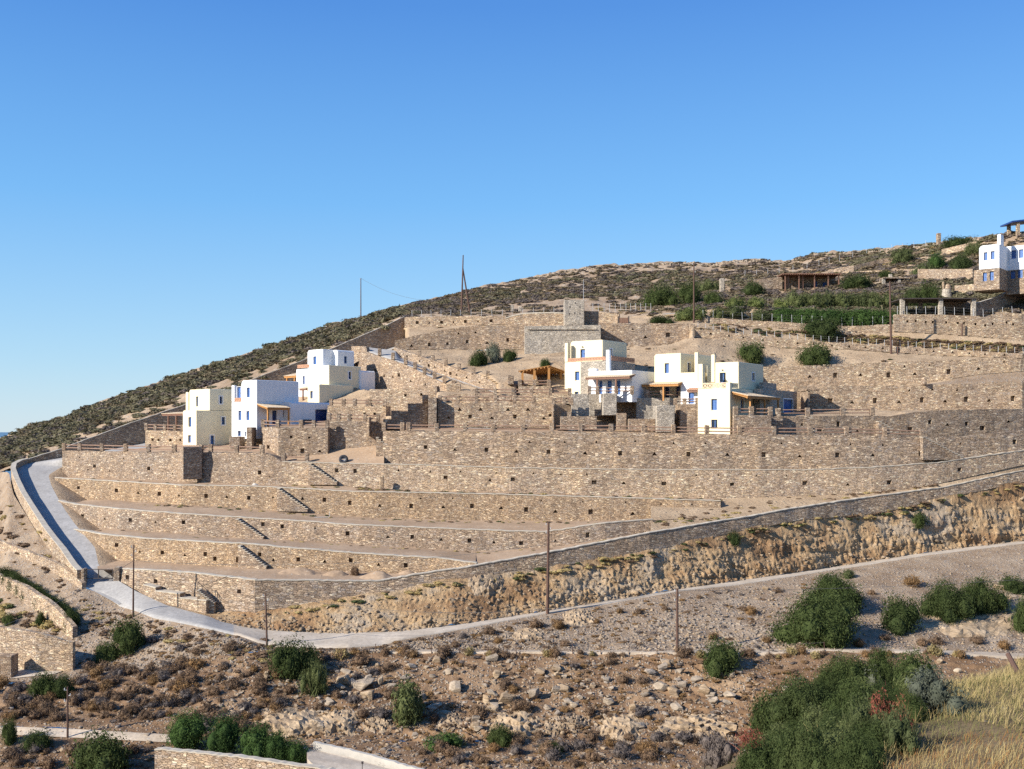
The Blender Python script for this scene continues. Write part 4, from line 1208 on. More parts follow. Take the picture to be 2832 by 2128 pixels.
railing('log railing before the three blue doors of the white annex', lambda x: P(x, 1090, 147.4), [1630, 1652, 1704, 1748], post=(.45, .45, 1.1), hts=(.4, .8))
railing('short log railing under the wide timber porch', lambda x: P(x, 1101, 149), [1790, 1832, 1881], post=(.5, .5, 1.1), hts=(.45, .85))
railing('short log railing below the little blue door', lambda x: P(x, 1119, 145.2), [1868, 1893, 1928], post=(.45, .45, .9), hts=(.35, .7))
railing('short log railing above the dark stone passage', lambda x: P(x, 1120, 146), [1530, 1560, 1581], post=(.45, .45, 1.0))
# ------------------------------------------------------------------ the ground between the upper walls
fp, fa = [], []
for r in range(131):
    t = r / 130
    row = []
    for x, yb in zip(fx, FB):
        yt = S0.Y(x)
        y = yb * (1 - t) + yt * t
        d = FILL(x, y)
        for (T_, F_, xa, xb, th) in REG:
            if xa - 3 <= x <= xb + 3:
                ty, fy = T_.Y(x), F_.Y(x)
                if ty - 1.5 <= y <= fy + 1.0:
                    d = max(d, T_.D(x) + th + 0.05)
                elif fy + 1.0 < y <= fy + 12:
                    w_ = (y - fy - 1.0) / 11.0
                    d = d * w_ + (1 - w_) * min(d, T_.D(x) + 0.25)
        if 1012 <= x <= 1372 and RFE.Y(x) - 1 <= y <= (RN.Y(x) if x < 1264 else RFE.Y(x) + 14):
            d += 1.2
        row.append(P(x, y, d))
    fp.append(row)
fp = np.array(fp)
amp = np.full(fp.shape[:2], 0.32)
amp[:3] = 0.03
amp[-3:] = 0.05
amp[:, fx > 2050] *= .5
fp = disp(fp, amp, 41)
o = link('hillside_ground', mesh_np('hillside_ground', fp.reshape(-1, 3), grid_faces(*fp.shape[:2]), True), DIRT)
structure(o)
GROUND_MESHES.append(o)
FILLPTS = fp

from mathutils.bvhtree import BVHTree


def make_bvh():
    vs, fs, n = [], [], 0
    for o in GROUND_MESHES:
        me = o.data
        co = np.empty(len(me.vertices) * 3, np.float32)
        me.vertices.foreach_get('co', co)
        co = co.reshape(-1, 3)
        lp = np.empty(len(me.loops), np.int32)
        me.loops.foreach_get('vertex_index', lp)
        vs.append(co)
        fs.append(lp.reshape(-1, 4) + n)
        n += len(co)
    return BVHTree.FromPolygons(np.concatenate(vs).tolist(), np.concatenate(fs).tolist())


BVH = make_bvh()


def ground(x, y):
    """the ground point seen in that direction"""
    d = Vector(((x - CX) / FPX, 1.0, -(y - HY) / FPX))
    h = BVH.ray_cast(Vector((0, 0, 0)), d.normalized())
    k = 0
    while h[0] is None and k < 16:
        k += 1
        d = Vector(((x + .3 * k - CX) / FPX, 1.0, -(y + (1.5 if k % 2 else -1.5) * k - HY) / FPX))
        h = BVH.ray_cast(Vector((0, 0, 0)), d.normalized())
    return (h[0], h[1]) if h[0] is not None else (None, None)


def drop(X, Y, z0=200.0):
    h = BVH.ray_cast(Vector((X, Y, z0)), Vector((0, 0, -1)))
    return h[0]
# ------------------------------------------------------------------ houses
DG = None


def evaluated_bool(o, cutter):
    md = o.modifiers.new('cut', 'BOOLEAN')
    md.operation = 'DIFFERENCE'
    md.solver = 'EXACT'
    md.object = cutter
    dg = bpy.context.evaluated_depsgraph_get()
    me = bpy.data.meshes.new_from_object(o.evaluated_get(dg))
    o.modifiers.clear()
    old = o.data
    o.data = me
    bpy.data.meshes.remove(old)


class House:
    def __init__(s, name, label, xc, d, theta, ybase):
        s.th = math.radians(theta)
        c = P(xc, ybase, d)
        s.C = np.array(c)
        s.ex = np.array((math.cos(s.th), -math.sin(s.th)))
        s.ey = np.array((math.sin(s.th), math.cos(s.th)))
        s.root = empty(name, c, -s.th)
        tag(s.root, label, 'house')

    def L(s, px, ly):
        """local x of the bearing px on the plane y = ly"""
        k = (px - CX) / FPX
        b = s.C[:2] + s.ey * ly
        return (k * b[1] - b[0]) / (s.ex[0] - k * s.ex[1])

    def R(s, px, lx):
        k = (px - CX) / FPX
        b = s.C[:2] + s.ex * lx
        return (k * b[1] - b[0]) / (s.ey[0] - k * s.ey[1])

    def Z(s, py, lx, ly):
        d = s.C[1] + s.ex[1] * lx + s.ey[1] * ly
        return -(py - HY) / FPX * d - s.C[2]

    def mass(s, name, pl, pc, pr, yt, yb, x1=None, y0=None, mat=CREAM, wins=(), rl=0.35, rr=0.10, x0=None, y1=None, label=None):
        if y0 is None:
            y0 = s.R(pc, x1)
        if x1 is None:
            x1 = s.L(pc, y0)
        if x0 is None:
            x0 = s.L(pl, y0)
        if y1 is None:
            y1 = s.R(pr, x1)
        z1, z0 = s.Z(yt, x1, y0), s.Z(yb, x1, y0)
        bm = bmesh.new()
        vs = [bm.verts.new(p) for p in [(x0, y0, z0), (x1, y0, z0), (x1, y1, z0), (x0, y1, z0), (x0, y0, z1), (x1, y0, z1), (x1, y1, z1), (x0, y1, z1)]]
        for f in [[3, 2, 1, 0], [4, 5, 6, 7], [0, 1, 5, 4], [1, 2, 6, 5], [2, 3, 7, 6], [3, 0, 4, 7]]:
            bm.faces.new([vs[i] for i in f])
        lim = min(x1 - x0, y1 - y0) * 0.45
        es = [e for e in bm.edges if e.verts[0].co.z > z1 - .01 and e.verts[1].co.z > z1 - .01 and abs(e.verts[0].co.x - x0) < .01 and abs(e.verts[1].co.x - x0) < .01]
        bmesh.ops.bevel(bm, geom=es, offset=min(rl, lim), segments=5, profile=0.5, affect='EDGES')
        es = [e for e in bm.edges if e.verts[0].co.z > z1 - .01 and e.verts[1].co.z > z1 - .01 and abs(e.verts[0].co.x - x1) < .01 and abs(e.verts[1].co.x - x1) < .01]
        es += [e for e in bm.edges if abs(e.verts[0].co.x - x1) < .01 and abs(e.verts[1].co.x - x1) < .01 and abs(e.verts[0].co.y - y0) < .01 and abs(e.verts[1].co.y - y0) < .01]
        bmesh.ops.bevel(bm, geom=es, offset=min(rr, lim), segments=3, profile=0.5, affect='EDGES')
        me = bpy.data.meshes.new(name)
        bm.to_mesh(me)
        bm.free()
        o = link(name, me, mat, s.root)
        if label:
            o['label'] = label
        cut = MB()
        todo = []
        for w in wins:
            side, pa, pb, ya, yb_ = w[:5]
            style = w[5] if len(w) > 5 else 'shutter'
            dep = 0.36
            if side == 'L':
                a, b = s.L(pa, y0), s.L(pb, y0)
                za, zb = s.Z(yb_, (a + b) / 2, y0), s.Z(ya, (a + b) / 2, y0)
                cut.box(a, b, y0 - 0.5, y0 + dep, za, zb)
                todo.append(('L', a, b, za, zb, style))
            else:
                a, b = s.R(pa, x1), s.R(pb, x1)
                za, zb = s.Z(yb_, x1, (a + b) / 2), s.Z(ya, x1, (a + b) / 2)
                cut.box(x1 - dep, x1 + 0.5, a, b, za, zb)
                todo.append(('R', a, b, za, zb, style))
        if wins:
            c = cut.obj('cutter', None)
            c.location, c.rotation_euler = s.root.location, s.root.rotation_euler
            bpy.context.view_layer.update()
            evaluated_bool(o, c)
            me2 = c.data
            bpy.data.objects.remove(c)
            bpy.data.meshes.remove(me2)
        for side, a, b, za, zb, style in todo:
            s.window(side, a, b, za, zb, y0 if side == 'L' else x1, style)
        return o, x0, x1, y0, y1

    def window(s, side, a, b, za, zb, pl, style):
        g = 0.012
        f = min(0.09, (b - a) * 0.14)
        isdoor = (zb - za) > 1.75 or 'door' in style
        base = DBLUE if 'dark' in style else BLUE
        mb = MB()

        def bx(mbx, u0, u1, v0, v1, d0, d1, m=0):
            """a box on the wall: u along, v up, d = depth into the wall"""
            if side == 'L':
                mbx.box(u0, u1, pl + d0, pl + d1, v0, v1, m)
            else:
                mbx.box(pl - d1, pl - d0, u0, u1, v0, v1, m)
        A, B, C, D = a + g, b - g, za + g, zb - g
        # frame
        bx(mb, A, A + f, C, D, .23, .32)
        bx(mb, B - f, B, C, D, .23, .32)
        bx(mb, A + f + .002, B - f - .002, D - f, D, .232, .318)
        bx(mb, A + f + .002, B - f - .002, C, C + f, .232, .318)
        m_ = (A + B) / 2
        bx(mb, m_ - f * .5, m_ + f * .5, C + f + .002, D - f - .002, .237, .313)
        o = mb.obj('door' if isdoor else 'window', base, s.root)
        pn = MB()
        if 'glass' in style:
            bx(pn, A + f + .004, m_ - f * .5 - .004, C + f + .004, D - f - .004, .275, .295)
            bx(pn, m_ + f * .5 + .004, B - f - .004, C + f + .004, D - f - .004, .275, .295)
            pn.obj('pane', GLASS, o)
        else:
            n = max(3, int((D - C) / 0.16))
            for (u0, u1) in ((A + f + .004, m_ - f * .5 - .004), (m_ + f * .5 + .004, B - f - .004)):
                for k in range(n):
                    v0 = C + f + .004 + (D - C - 2 * f - .008) * k / n
                    v1 = C + f + .004 + (D - C - 2 * f - .008) * (k + 0.86) / n
                    bx(pn, u0, u1, v0, v1, .26 + .008 * (k % 2), .30)
            pn.obj('shutter', base, o)
        if 'sur' in style:
            sr = MB()
            w = 0.14
            bx(sr, a - w, a - .002, za, zb + w, -.035, .02)
            bx(sr, b + .002, b + w, za, zb + w, -.035, .02)
            bx(sr, a, b, zb + .002, zb + w - .001, -.034, .02)
            if not isdoor:
                bx(sr, a - w, b + w, za - w, za - .002, -.045, .02)
            sr.obj('surround', WHITE, o)
        if isdoor:
            kb = MB()
            bx(kb, m_ + f * .6, m_ + f * .6 + .05, (C + D) / 2 - .1, (C + D) / 2 + .06, .19, .237)
            kb.obj('handle', METAL, o)
        return o

    def plain(s, name, x0, x1, y0, y1, z0, z1, mat, label=None):
        mb = MB()
        mb.box(x0, x1, y0, y1, z0, z1)
        o = mb.obj(name, mat, s.root)
        if label:
            o['label'] = label
        return o

    def balustrade(s, side, pa, pb, ya, yb, pl, mat=TILE):
        if side == 'L':
            a, b = s.L(pa, pl), s.L(pb, pl)
            z1, z0 = s.Z(ya, (a + b) / 2, pl), s.Z(yb, (a + b) / 2, pl)
            pt = lambda u, v: (u, pl + .12, v)
        else:
            a, b = s.R(pa, pl), s.R(pb, pl)
            z1, z0 = s.Z(ya, pl, (a + b) / 2), s.Z(yb, pl, (a + b) / 2)
            pt = lambda u, v: (pl - .12, u, v)
        mb = MB()
        h = z1 - z0
        n = max(1, int(round((b - a) / max(h, .35) * 1.1)))
        mb.bar(pt(a, z1 - .06), pt(b, z1 - .06), .16, .12, 0)
        mb.bar(pt(a, z0 + .05), pt(b, z0 + .05), .14, .1, 0)
        for k in range(n):
            u0, u1 = a + (b - a) * k / n, a + (b - a) * (k + 1) / n
            mb.bar(pt(u0 + .05, z0 + .1), pt(u1 - .05, z1 - .12), .09, .085, 0)
            mb.bar(pt(u0 + .05, z1 - .12), pt(u1 - .05, z0 + .1), .086, .09, 0)
            um, vm = (u0 + u1) / 2, (z0 + z1) / 2
            r = h * .2
            q = [(um - r, vm), (um, vm + r), (um + r, vm), (um, vm - r)]
            for i in range(4):
                mb.bar(pt(*q[i]), pt(*q[(i + 1) % 4]), .08, .07, 0)
        for k in range(n + 1):
            u = a + (b - a) * k / n
            mb.bar(pt(u, z0), pt(u, z1 - .1), .11, .11, 0)
        o = mb.obj('balustrade', mat, s.root)
        return o

    def canopy(s, x0, x1, y0, y1, z0, z1, dirn, posts, zp, mat=WOOD, tile=TILEL, name='canopy'):
        """lean-to roof: dirn 'x' slopes down toward +x, '-y' slopes down toward -y. z0 high side, z1 low side"""
        t = 0.10
        mb = MB()
        if dirn == 'x':
            c = [(x0, y0, z0), (x1, y0, z1), (x1, y1, z1), (x0, y1, z0)]
        else:
            c = [(x0, y0, z1), (x1, y0, z1), (x1, y1, z0), (x0, y1, z0)]
        mb.hexa([(p[0], p[1], p[2] - t) for p in c] + c)
        roof = mb.obj(name, mat, s.root)
        tl = MB()
        ln = (y1 - y0) if dirn == 'x' else (x1 - x0)
        n = max(4, int(ln / 0.28))
        for k in range(n):
            f0, f1 = (k + .08) / n, (k + .92) / n
            if dirn == 'x':
                ya, yb = y0 + ln * f0, y0 + ln * f1
                a, b = [(x0, ya, z0), (x1 + .08, ya, z1), (x1 + .08, yb, z1), (x0, yb, z0)], None
            else:
                xa, xb = x0 + ln * f0, x0 + ln * f1
                a = [(xa, y0 - .08, z1), (xb, y0 - .08, z1), (xb, y1, z0), (xa, y1, z0)]
            tl.hexa([(p[0], p[1], p[2] + .004) for p in a] + [(p[0], p[1], p[2] + .07) for p in a])
        tl.obj('roof_tiles', tile, roof)
        # eaves beam and rafters
        bm_ = MB()
        if dirn == 'x':
            bm_.box(x1 - .2, x1 - .04, y0 + .05, y1 - .05, z1 - t - .2, z1 - t - .003)
            for k in range(5):
                yy = y0 + .2 + (y1 - y0 - .4) * k / 4
                bm_.bar((x0, yy, z0 - t - .07), (x1 - .21, yy, z1 - t - .07), .1, .12)
        else:
            bm_.box(x0 + .05, x1 - .05, y0 + .04, y0 + .2, z1 - t - .2, z1 - t - .003)
            for k in range(6):
                xx = x0 + .2 + (x1 - x0 - .4) * k / 5
                bm_.bar((xx, y0 + .21, z1 - t - .07), (xx, y1, z0 - t - .07), .1, .12)
        bm_.obj('beam', mat, roof)
        for (px_, py_) in posts:
            pm = MB()
            pm.box(px_ - .1, px_ + .1, py_ - .1, py_ + .1, zp, z1 - t - .2)
            pm.obj('post', mat, roof)
        return roof


# ---- cream house nearest the drive
h = House('cream_house', 'two storey cream house by the climbing drive, the one nearest the sea', 543, 156, 42, 1232)
o, x0, x1, y0, y1 = h.mass('lower_block', 506, 543, 655, 1135, 1231, x1=0, y0=0, wins=[('L', 521, 529, 1154, 1181), ('L', 520, 528, 1204, 1225), ('R', 613, 622, 1154, 1175, 'sur glass'), ('R', 582, 592, 1205, 1229.5, 'sur door')])
h.plain('plinth', x0 - .03, x1 + .03, y0 - .03, y1, h.Z(1243, 0, 0), h.Z(1231, 0, 0) - .004, STONE_G)
o, x0, x1, u0, u1 = h.mass('upper_block', 524, 580, 655, 1076, 1135, x1=-0.01, wins=[('L', 542, 548, 1097, 1125), ('R', 607, 615, 1097, 1117, 'sur glass')])
h.mass('wing_wall', 514, 521, 524, 1085, 1136, y0=u0 + .2, rl=.05, rr=.03)
zc = h.Z(1143, -2, 0)
h.canopy(h.L(447, 1.5), h.L(507, 1.5), 1.5, 4.2, zc + .25, zc, '-y', [(h.L(466, 1.7), 1.7), (h.L(488, 1.7), 1.7)], h.Z(1194, -3, 1.7), mat=WOODD, tile=TILEL)

# ---- white house with the dark blue garage door
h = House('white_house', 'white house with a tiled porch and a dark blue garage door in its low wing', 710, 153, 42, 1208)
o, x0, x1, y0, y1 = h.mass('lower_block', 641, 710, 826, 1111, 1214, x1=0, y0=0, mat=WHITE, rl=.1, wins=[('L', 659, 667, 1136, 1163), ('L', 681, 690, 1137, 1163), ('L', 657, 666, 1192, 1207, 'glass'), ('L', 677, 681, 1194, 1207, 'glass'), ('R', 753, 766, 1136, 1176, 'dark door'), ('R', 783, 792, 1133, 1154, 'dark')])
h.mass('upper_block', 668, 710, 826, 1051, 1111, x1=-.006, y0=.006, mat=WHITE, rl=.55, wins=[('L', 682, 691, 1072, 1100)])
h.mass('set_back_block', 648, 669, 676, 1069, 1111, y0=1.4, mat=WHITE, rl=.1, y1=5.5, wins=[('L', 655, 666, 1070.5, 1104, 'door')])
h.mass('wing_wall', 641, 648, 652, 1066, 1111, y0=.02, mat=WHITE, rl=.05, rr=.03, y1=.4)
h.balustrade('L', 648, 668, 1101, 1111, 0.02)
yw = h.R(785, 0)
xw = h.L(803, yw)
o, a0, a1, b0, b1 = h.mass('garage_wing', 700, 803, 919, 1112, 1206, x1=xw, y0=yw, x0=-.3, mat=WHITE, rl=.1, rr=.35, wins=[('R', 872, 906, 1133, 1170, 'dark door')])
xf = h.L(739, 0.05)
yf = min(h.R(803, xf), yw - .05)
h.canopy(0.0, xf, 0.05, yf, h.Z(1118, 0, 0), h.Z(1128, xf, 0), 'x', [(xf - .15, h.R(741, xf - .15)), (xf - .15, h.R(800, xf - .15) - .1)], h.Z(1182, xf, 2))
ac = MB()
yy = h.R(852, a1 + .4)
ac.box(a1 + .05, a1 + .5, yy - .6, yy + .6, h.Z(1176, a1, yy), h.Z(1161, a1, yy))
ac.obj('air_conditioner', METAL, h.root)

# ---- the stepped cream and white house behind
h = House('stepped_house', 'tallest stepped house, cream lower blocks under two white roof rooms', 910, 168, 42, 1116)
h.mass('cream_block', 889, 910, 998, 1010, 1122, x1=0, y0=0, rl=.06, wins=[('R', 964, 971, 1029, 1049, 'sur glass'), ('R', 982, 988, 1084, 1106, 'sur')])
o, x0, x1, y0, y1 = h.mass('front_block', 851, 883, 977, 1063, 1122, x1=.7, rl=.1, wins=[('L', 858, 865, 1082, 1103)])
h.mass('white_block', 820, 887, 905, 1018, 1122, y0=.5, mat=WHITE, rl=.1, wins=[('L', 837, 843, 1040, 1064)])
h.mass('white_block', 868, 888, 896, 1010, 1100, y0=.1, mat=WHITE, rl=.2, y1=3)
h.balustrade('L', 822, 853, 1009, 1018, .55)
h.mass('roof_room', 851, 893, 921, 966, 1030, y0=1.6, mat=WHITE, rl=.5, wins=[('L', 866, 875, 986, 1009)])
h.mass('roof_room', 905, 933, 979, 968, 1030, y0=3.6, mat=WHITE, rl=.2, rr=.3, wins=[('R', 952, 960, 986, 1006, 'glass')])
h.mass('white_annex', 985, 996, 1037, 1025, 1110, x1=.35, mat=WHITE, rl=.1, rr=.3, wins=[('R', 1002, 1009, 1087, 1103, 'dark door')])
zc = h.Z(1036, -4, 1)
h.canopy(h.L(785, 1.0), h.L(819.5, 1.0), 1.0, 3.2, zc + .5, zc, '-y', [(h.L(794, 1.2), 1.2), (h.L(815, 1.2), 1.2)], h.Z(1075, -4, 1.2))
zc = h.Z(1075, -4, -.6)
h.canopy(h.L(827, -.9), h.L(847, -.9), -.9, .48, zc + .4, zc, '-y', [(h.L(838, -.75), -.75)], h.Z(1118, -4, -.8), mat=WOODD)

# ---- tall house with the stone clad storey
h = House('tall_house', 'tall cream house with a grey stone clad storey and terracotta balustrades', 1675, 152, 35, 1096)
o, x0, x1, y0, y1 = h.mass('stone_storey', 1606, 1675, 1757, 998, 1108, x1=0, y0=0, mat=STONE_G, rl=.02, rr=.02)
h.mass('cream_block', 1562, 1606, 1640, 1001, 1100, y0=-.012, rl=.05, rr=.03, y1=6, wins=[('L', 1590, 1602, 1028, 1053), ('L', 1589, 1600, 1084, 1095, 'glass')])
o, a0, a1, b0, b1 = h.mass('upper_block', 1578, 1667, 1733, 940, 1003, x1=-1.2, rl=.45, rr=.15, wins=[('L', 1605, 1618, 966, 990, 'door'), ('R', 1686, 1693, 966, 989, 'sur door')])
h.mass('wing_wall', 1562, 1570, 1577, 949, 1001, y0=.02, rl=.04, rr=.03)
h.mass('chimney', 1676, 1685, 1690, 968, 1060, y0=-.9, mat=WHITE, rl=.03, rr=.03)
h.balustrade('L', 1570, 1606, 991, 1001, 0.0)
h.balustrade('L', 1607, 1673, 988, 998, 0.0)
h.balustrade('R', 1692, 1756, 988, 1001, 0.0)
h.mass('white_annex', 1628, 1748, 1812, 1024, 1112, y0=-1.9, mat=WHITE, rl=.06, rr=.06, wins=[('L', 1656, 1666, 1054, 1092, 'door'), ('L', 1679, 1692, 1053, 1092, 'door'), ('L', 1705, 1716, 1053, 1092, 'door')])
h.mass('roof_box', 1628, 1649, 1655, 1020, 1026, y0=-1.7, mat=WHITE, rl=.04, rr=.03)
ax = h.L(1618, -3.5)
bx_ = h.L(1742, -3.5)
zc = h.Z(1043, (ax + bx_) / 2, -3.5)
h.canopy(ax, bx_, -3.5, -1.91, zc + .3, zc, '-y', [(h.L(1652, -3.3), -3.3), (h.L(1704, -3.3), -3.3)], h.Z(1092, ax, -3.3), mat=WOODD, tile=TILEL)
zl = h.Z(962, a0 + 1.5, b0)
h.plain('wall_lamp', h.L(1610, b0), h.L(1613, b0), b0 - .14, b0 - .01, zl, zl + .16, METAL)

# ---- cream house with the wide timber porch
h = House('porch_house', 'cream house with a wide pale roofed porch and a small blue door under a canopy', 1883, 148, 35, 1114)
h.mass('upper_block', 1810, 1883, 1931, 977, 1057, x1=0, y0=0, rl=.4, wins=[('L', 1838, 1850, 1005, 1033), ('R', 1902, 1910, 1004, 1029, 'sur dark door')])
o, x0, x1, y0, y1 = h.mass('parapet_block', 1815, 1930, 1945, 1030, 1057, y0=-.012, rl=.03, rr=.03, y1=3.0)
h.mass('wing_wall', 1921, 1930, 1934, 975, 1031, y0=-.008, rl=.03, rr=.03)
h.mass('rear_block', 1921, 1927, 1968, 980, 1057, y0=1.6, rl=.05, rr=.1)
h.mass('chimney', 1967, 1976, 1980, 981, 1057, y0=2.0, rl=.03, rr=.03)
h.mass('porch_wall', 1752, 1884, 1900, 1057, 1120, y0=1.4, rl=.02, rr=.02, y1=5, wins=[('L', 1839, 1851, 1071, 1103, 'sur dark door'), ('L', 1869, 1881, 1069, 1103, 'dark door')])
h.mass('white_block', 1883, 1931, 1950, 1055.5, 1126, y0=-.35, mat=WHITE, rl=.06, rr=.06, y1=4, wins=[('L', 1904, 1919, 1086, 1117, 'door')])
ax, bx_ = h.L(1762, -1.6), h.L(1876, -1.6)
zc = h.Z(1062, bx_, -1.6)
h.canopy(ax, bx_, -1.6, 1.39, zc + .55, zc, '-y', [(h.L(1790, -1.4), -1.4), (h.L(1835, -1.4), -1.4)], h.Z(1108, bx_, -1.4))
ax, bx_ = h.L(1899, -1.3), h.L(1929, -1.3)
zc = h.Z(1079, bx_, -1.3)
h.canopy(ax, bx_, -1.3, -.36, zc + .3, zc, '-y', [], 0, mat=WOODD, tile=TILE)

# ---- front cream house
h = House('front_house', 'tall cream house standing closest, its base right behind the long log railing', 2019, 142, 35, 1206)
h.mass('lower_block', 1930, 2019, 2110, 1074, 1207, x1=0, y0=0, rl=.05, rr=.05, wins=[('L', 1967, 1983, 1104, 1135), ('L', 1967, 1984, 1161, 1186, 'glass'), ('R', 2049, 2057, 1104, 1138, 'sur dark door'), ('R', 2097, 2101, 1107, 1128, 'sur glass'), ('R', 2076, 2082, 1107, 1138, 'dark door')])
o, a0, a1, b0, b1 = h.mass('upper_block', 1955, 2043, 2111, 1001, 1075, x1=-.5, rl=.45, rr=.12, wins=[('L', 1990, 2007, 1031, 1059, 'door glass'), ('R', 2080, 2087, 1032, 1053, 'sur glass')])
h.mass('wing_wall', 1931, 1943, 1950, 1007, 1075, y0=.02, rl=.04, rr=.03)
h.balustrade('L', 1943, 2010, 1059, 1074, 0.0, TILEL)
h.mass('parapet_post', 2008, 2019, 2024, 1058, 1075, y0=.004, x1=-.004, rl=.03, rr=.03)
h.balustrade('R', 2023, 2042, 1060, 1074, 0.0, CREAM)
xs_ = 1.0
o, c0, c1, d0, d1 = h.mass('stone_wing', 2085, 2102, 2204, 1076, 1160, x1=xs_, mat=STONE_G, rl=.03, rr=.03, wins=[('R', 2167, 2192, 1105, 1152, 'sur door')])
h.mass('stone_upstand', 2100, 2112, 2147, 1058, 1077, x1=xs_ - .3, mat=STONE_G, rl=.03, rr=.03)
xf = h.L(2070, 0.6)
h.canopy(0.0, xf, .35, min(h.R(2158, xf), 30), h.Z(1084, 0, 1), h.Z(1096, xf, 1), 'x', [(xf - .15, h.R(2075, xf - .15)), (xf - .15, h.R(2115, xf - .15)), (xf - .15, h.R(2152, xf - .15))], h.Z(1146, xf, 2))
zl = h.Z(1026, a0 + 2, b0)
h.plain('wall_lamp', h.L(1997, b0), h.L(2000, b0), b0 - .14, b0 - .01, zl, zl + .16, METAL)

# ---- far white house on a stone storey
h = House('far_white_house', 'far white house on a brown stone storey, with blue shutters and a chimney', 2764, 177, 40, 784)
h.mass('white_storey', 2708, 2764, 2789, 675, 741, x1=0, y0=0, mat=WHITE, rl=.6, wins=[('L', 2721, 2731, 698, 721), ('L', 2740, 2751, 695, 718)])
h.mass('stone_storey', 2693, 2763, 2789, 742, 800, x1=.02, y0=-.02, mat=STONE, rl=.02, rr=.02, wins=[('L', 2718, 2729, 754, 778, 'door'), ('L', 2737, 2748, 751, 776, 'door')])
yb2 = h.R(2788, 0)
h.mass('white_storey', 2788, 2910, 2960, 670, 738, y0=yb2, x0=-.4, y1=yb2 + 9, mat=WHITE, rl=.3, wins=[('L', 2797, 2810, 693, 716), ('L', 2818, 2830, 690, 714), ('L', 2852, 2864, 688, 712)])
h.mass('stone_storey', 2788, 2911, 2960, 739, 806, y0=yb2 - .02, x0=-.4, y1=yb2 + 9, mat=STONE, rl=.02, rr=.02, wins=[('L', 2795, 2808, 750, 771, 'door'), ('L', 2815, 2828, 746, 769, 'door'), ('L', 2850, 2862, 744, 768, 'door')])
h.mass('chimney', 2758, 2768, 2776, 648, 680, y0=.6, mat=WHITE, rl=.15, rr=.1)

# ---- stone shed, tower
sh_ = block('stone_shed', 'long flat roofed grey stone shed with a ledge under its roof', 1451, 1662, 903, 984, 175.6, 3.4, STONE_G, 'shed', ytr=899)
lg = MB()
wx = P(1656, 0, 175.6)[0] - P(1451, 0, 175.6)[0]
zt = sh_.dimensions.z
lg.box(0.5, wx - .4, -.22, -.004, zt - .75, zt - .6)
lg.obj('ledge', STONE_G, sh_)
dr = MB()
dr.box(P(1662, 0, 175.6)[0] - P(1451, 0, 175.6)[0] + .004, P(1662, 0, 175.6)[0] - P(1451, 0, 175.6)[0] + .06, 1.2, 2.2, 0, 2.3)
dr.obj('door', DBLUE, sh_)
tw = block('stone_tower', 'square grey stone tower with small drain holes, an aerial on its roof', 1561, 1616, 830, 900, 185.5, 3.4, STONE_G, 'tower')
for (fx_, fz_) in ((.28, .72), (.55, .88), (.78, .72), (.25, .45), (.52, .48), (.78, .45)):
    hl = MB()
    w_ = tw.dimensions.x
    hl.box(w_ * fx_ - .1, w_ * fx_ + .1, -.012, .05, tw.dimensions.z * fz_ - .14, tw.dimensions.z * fz_ + .14)
    hl.obj('drain_hole', METAL, tw)
an = MB()
an.tube((3.3, 1, tw.dimensions.z), (3.3, 1, tw.dimensions.z + 3.6), .04, .03)
for zz in (2.4, 2.9, 3.3):
    an.bar((3.3 - .1, .6, tw.dimensions.z + zz), (3.3 + .1, 1.5, tw.dimensions.z + zz), .03)
an.obj('aerial', GALV, tw)
# ------------------------------------------------------------------ plants
def tri_cloud(c, s, rng, n_hint=None, up=0.0, asp=0.55):
    """one small leaf-shaped triangle per centre"""
    n = len(c)
    a = rng.normal(size=(n, 3))
    if n_hint is not None:
        a = a - 0.75 * (a * n_hint).sum(1, keepdims=True) * n_hint
    a[:, 2] += up
    a /= np.linalg.norm(a, axis=1, keepdims=True) + 1e-9
    b = np.cross(a, rng.normal(size=(n, 3)))
    b /= np.linalg.norm(b, axis=1, keepdims=True) + 1e-9
    s = np.asarray(s).reshape(-1, 1) * rng.uniform(.6, 1.35, (n, 1))
    v = np.stack([c - a * s * .5 - b * s * asp * .5, c - a * s * .3 + b * s * asp * .5, c + a * s], 1)
    return v.reshape(-1, 3), np.arange(3 * n).reshape(-1, 3)


def ico(sub=2):
    bm = bmesh.new()
    bmesh.ops.create_icosphere(bm, subdivisions=sub, radius=1.0)
    v = np.array([p.co[:] for p in bm.verts])
    f = np.array([[q.index for q in p.verts] for p in bm.faces])
    bm.free()
    return v, f


ICO2 = ico(2)
ICO3 = ico(3)


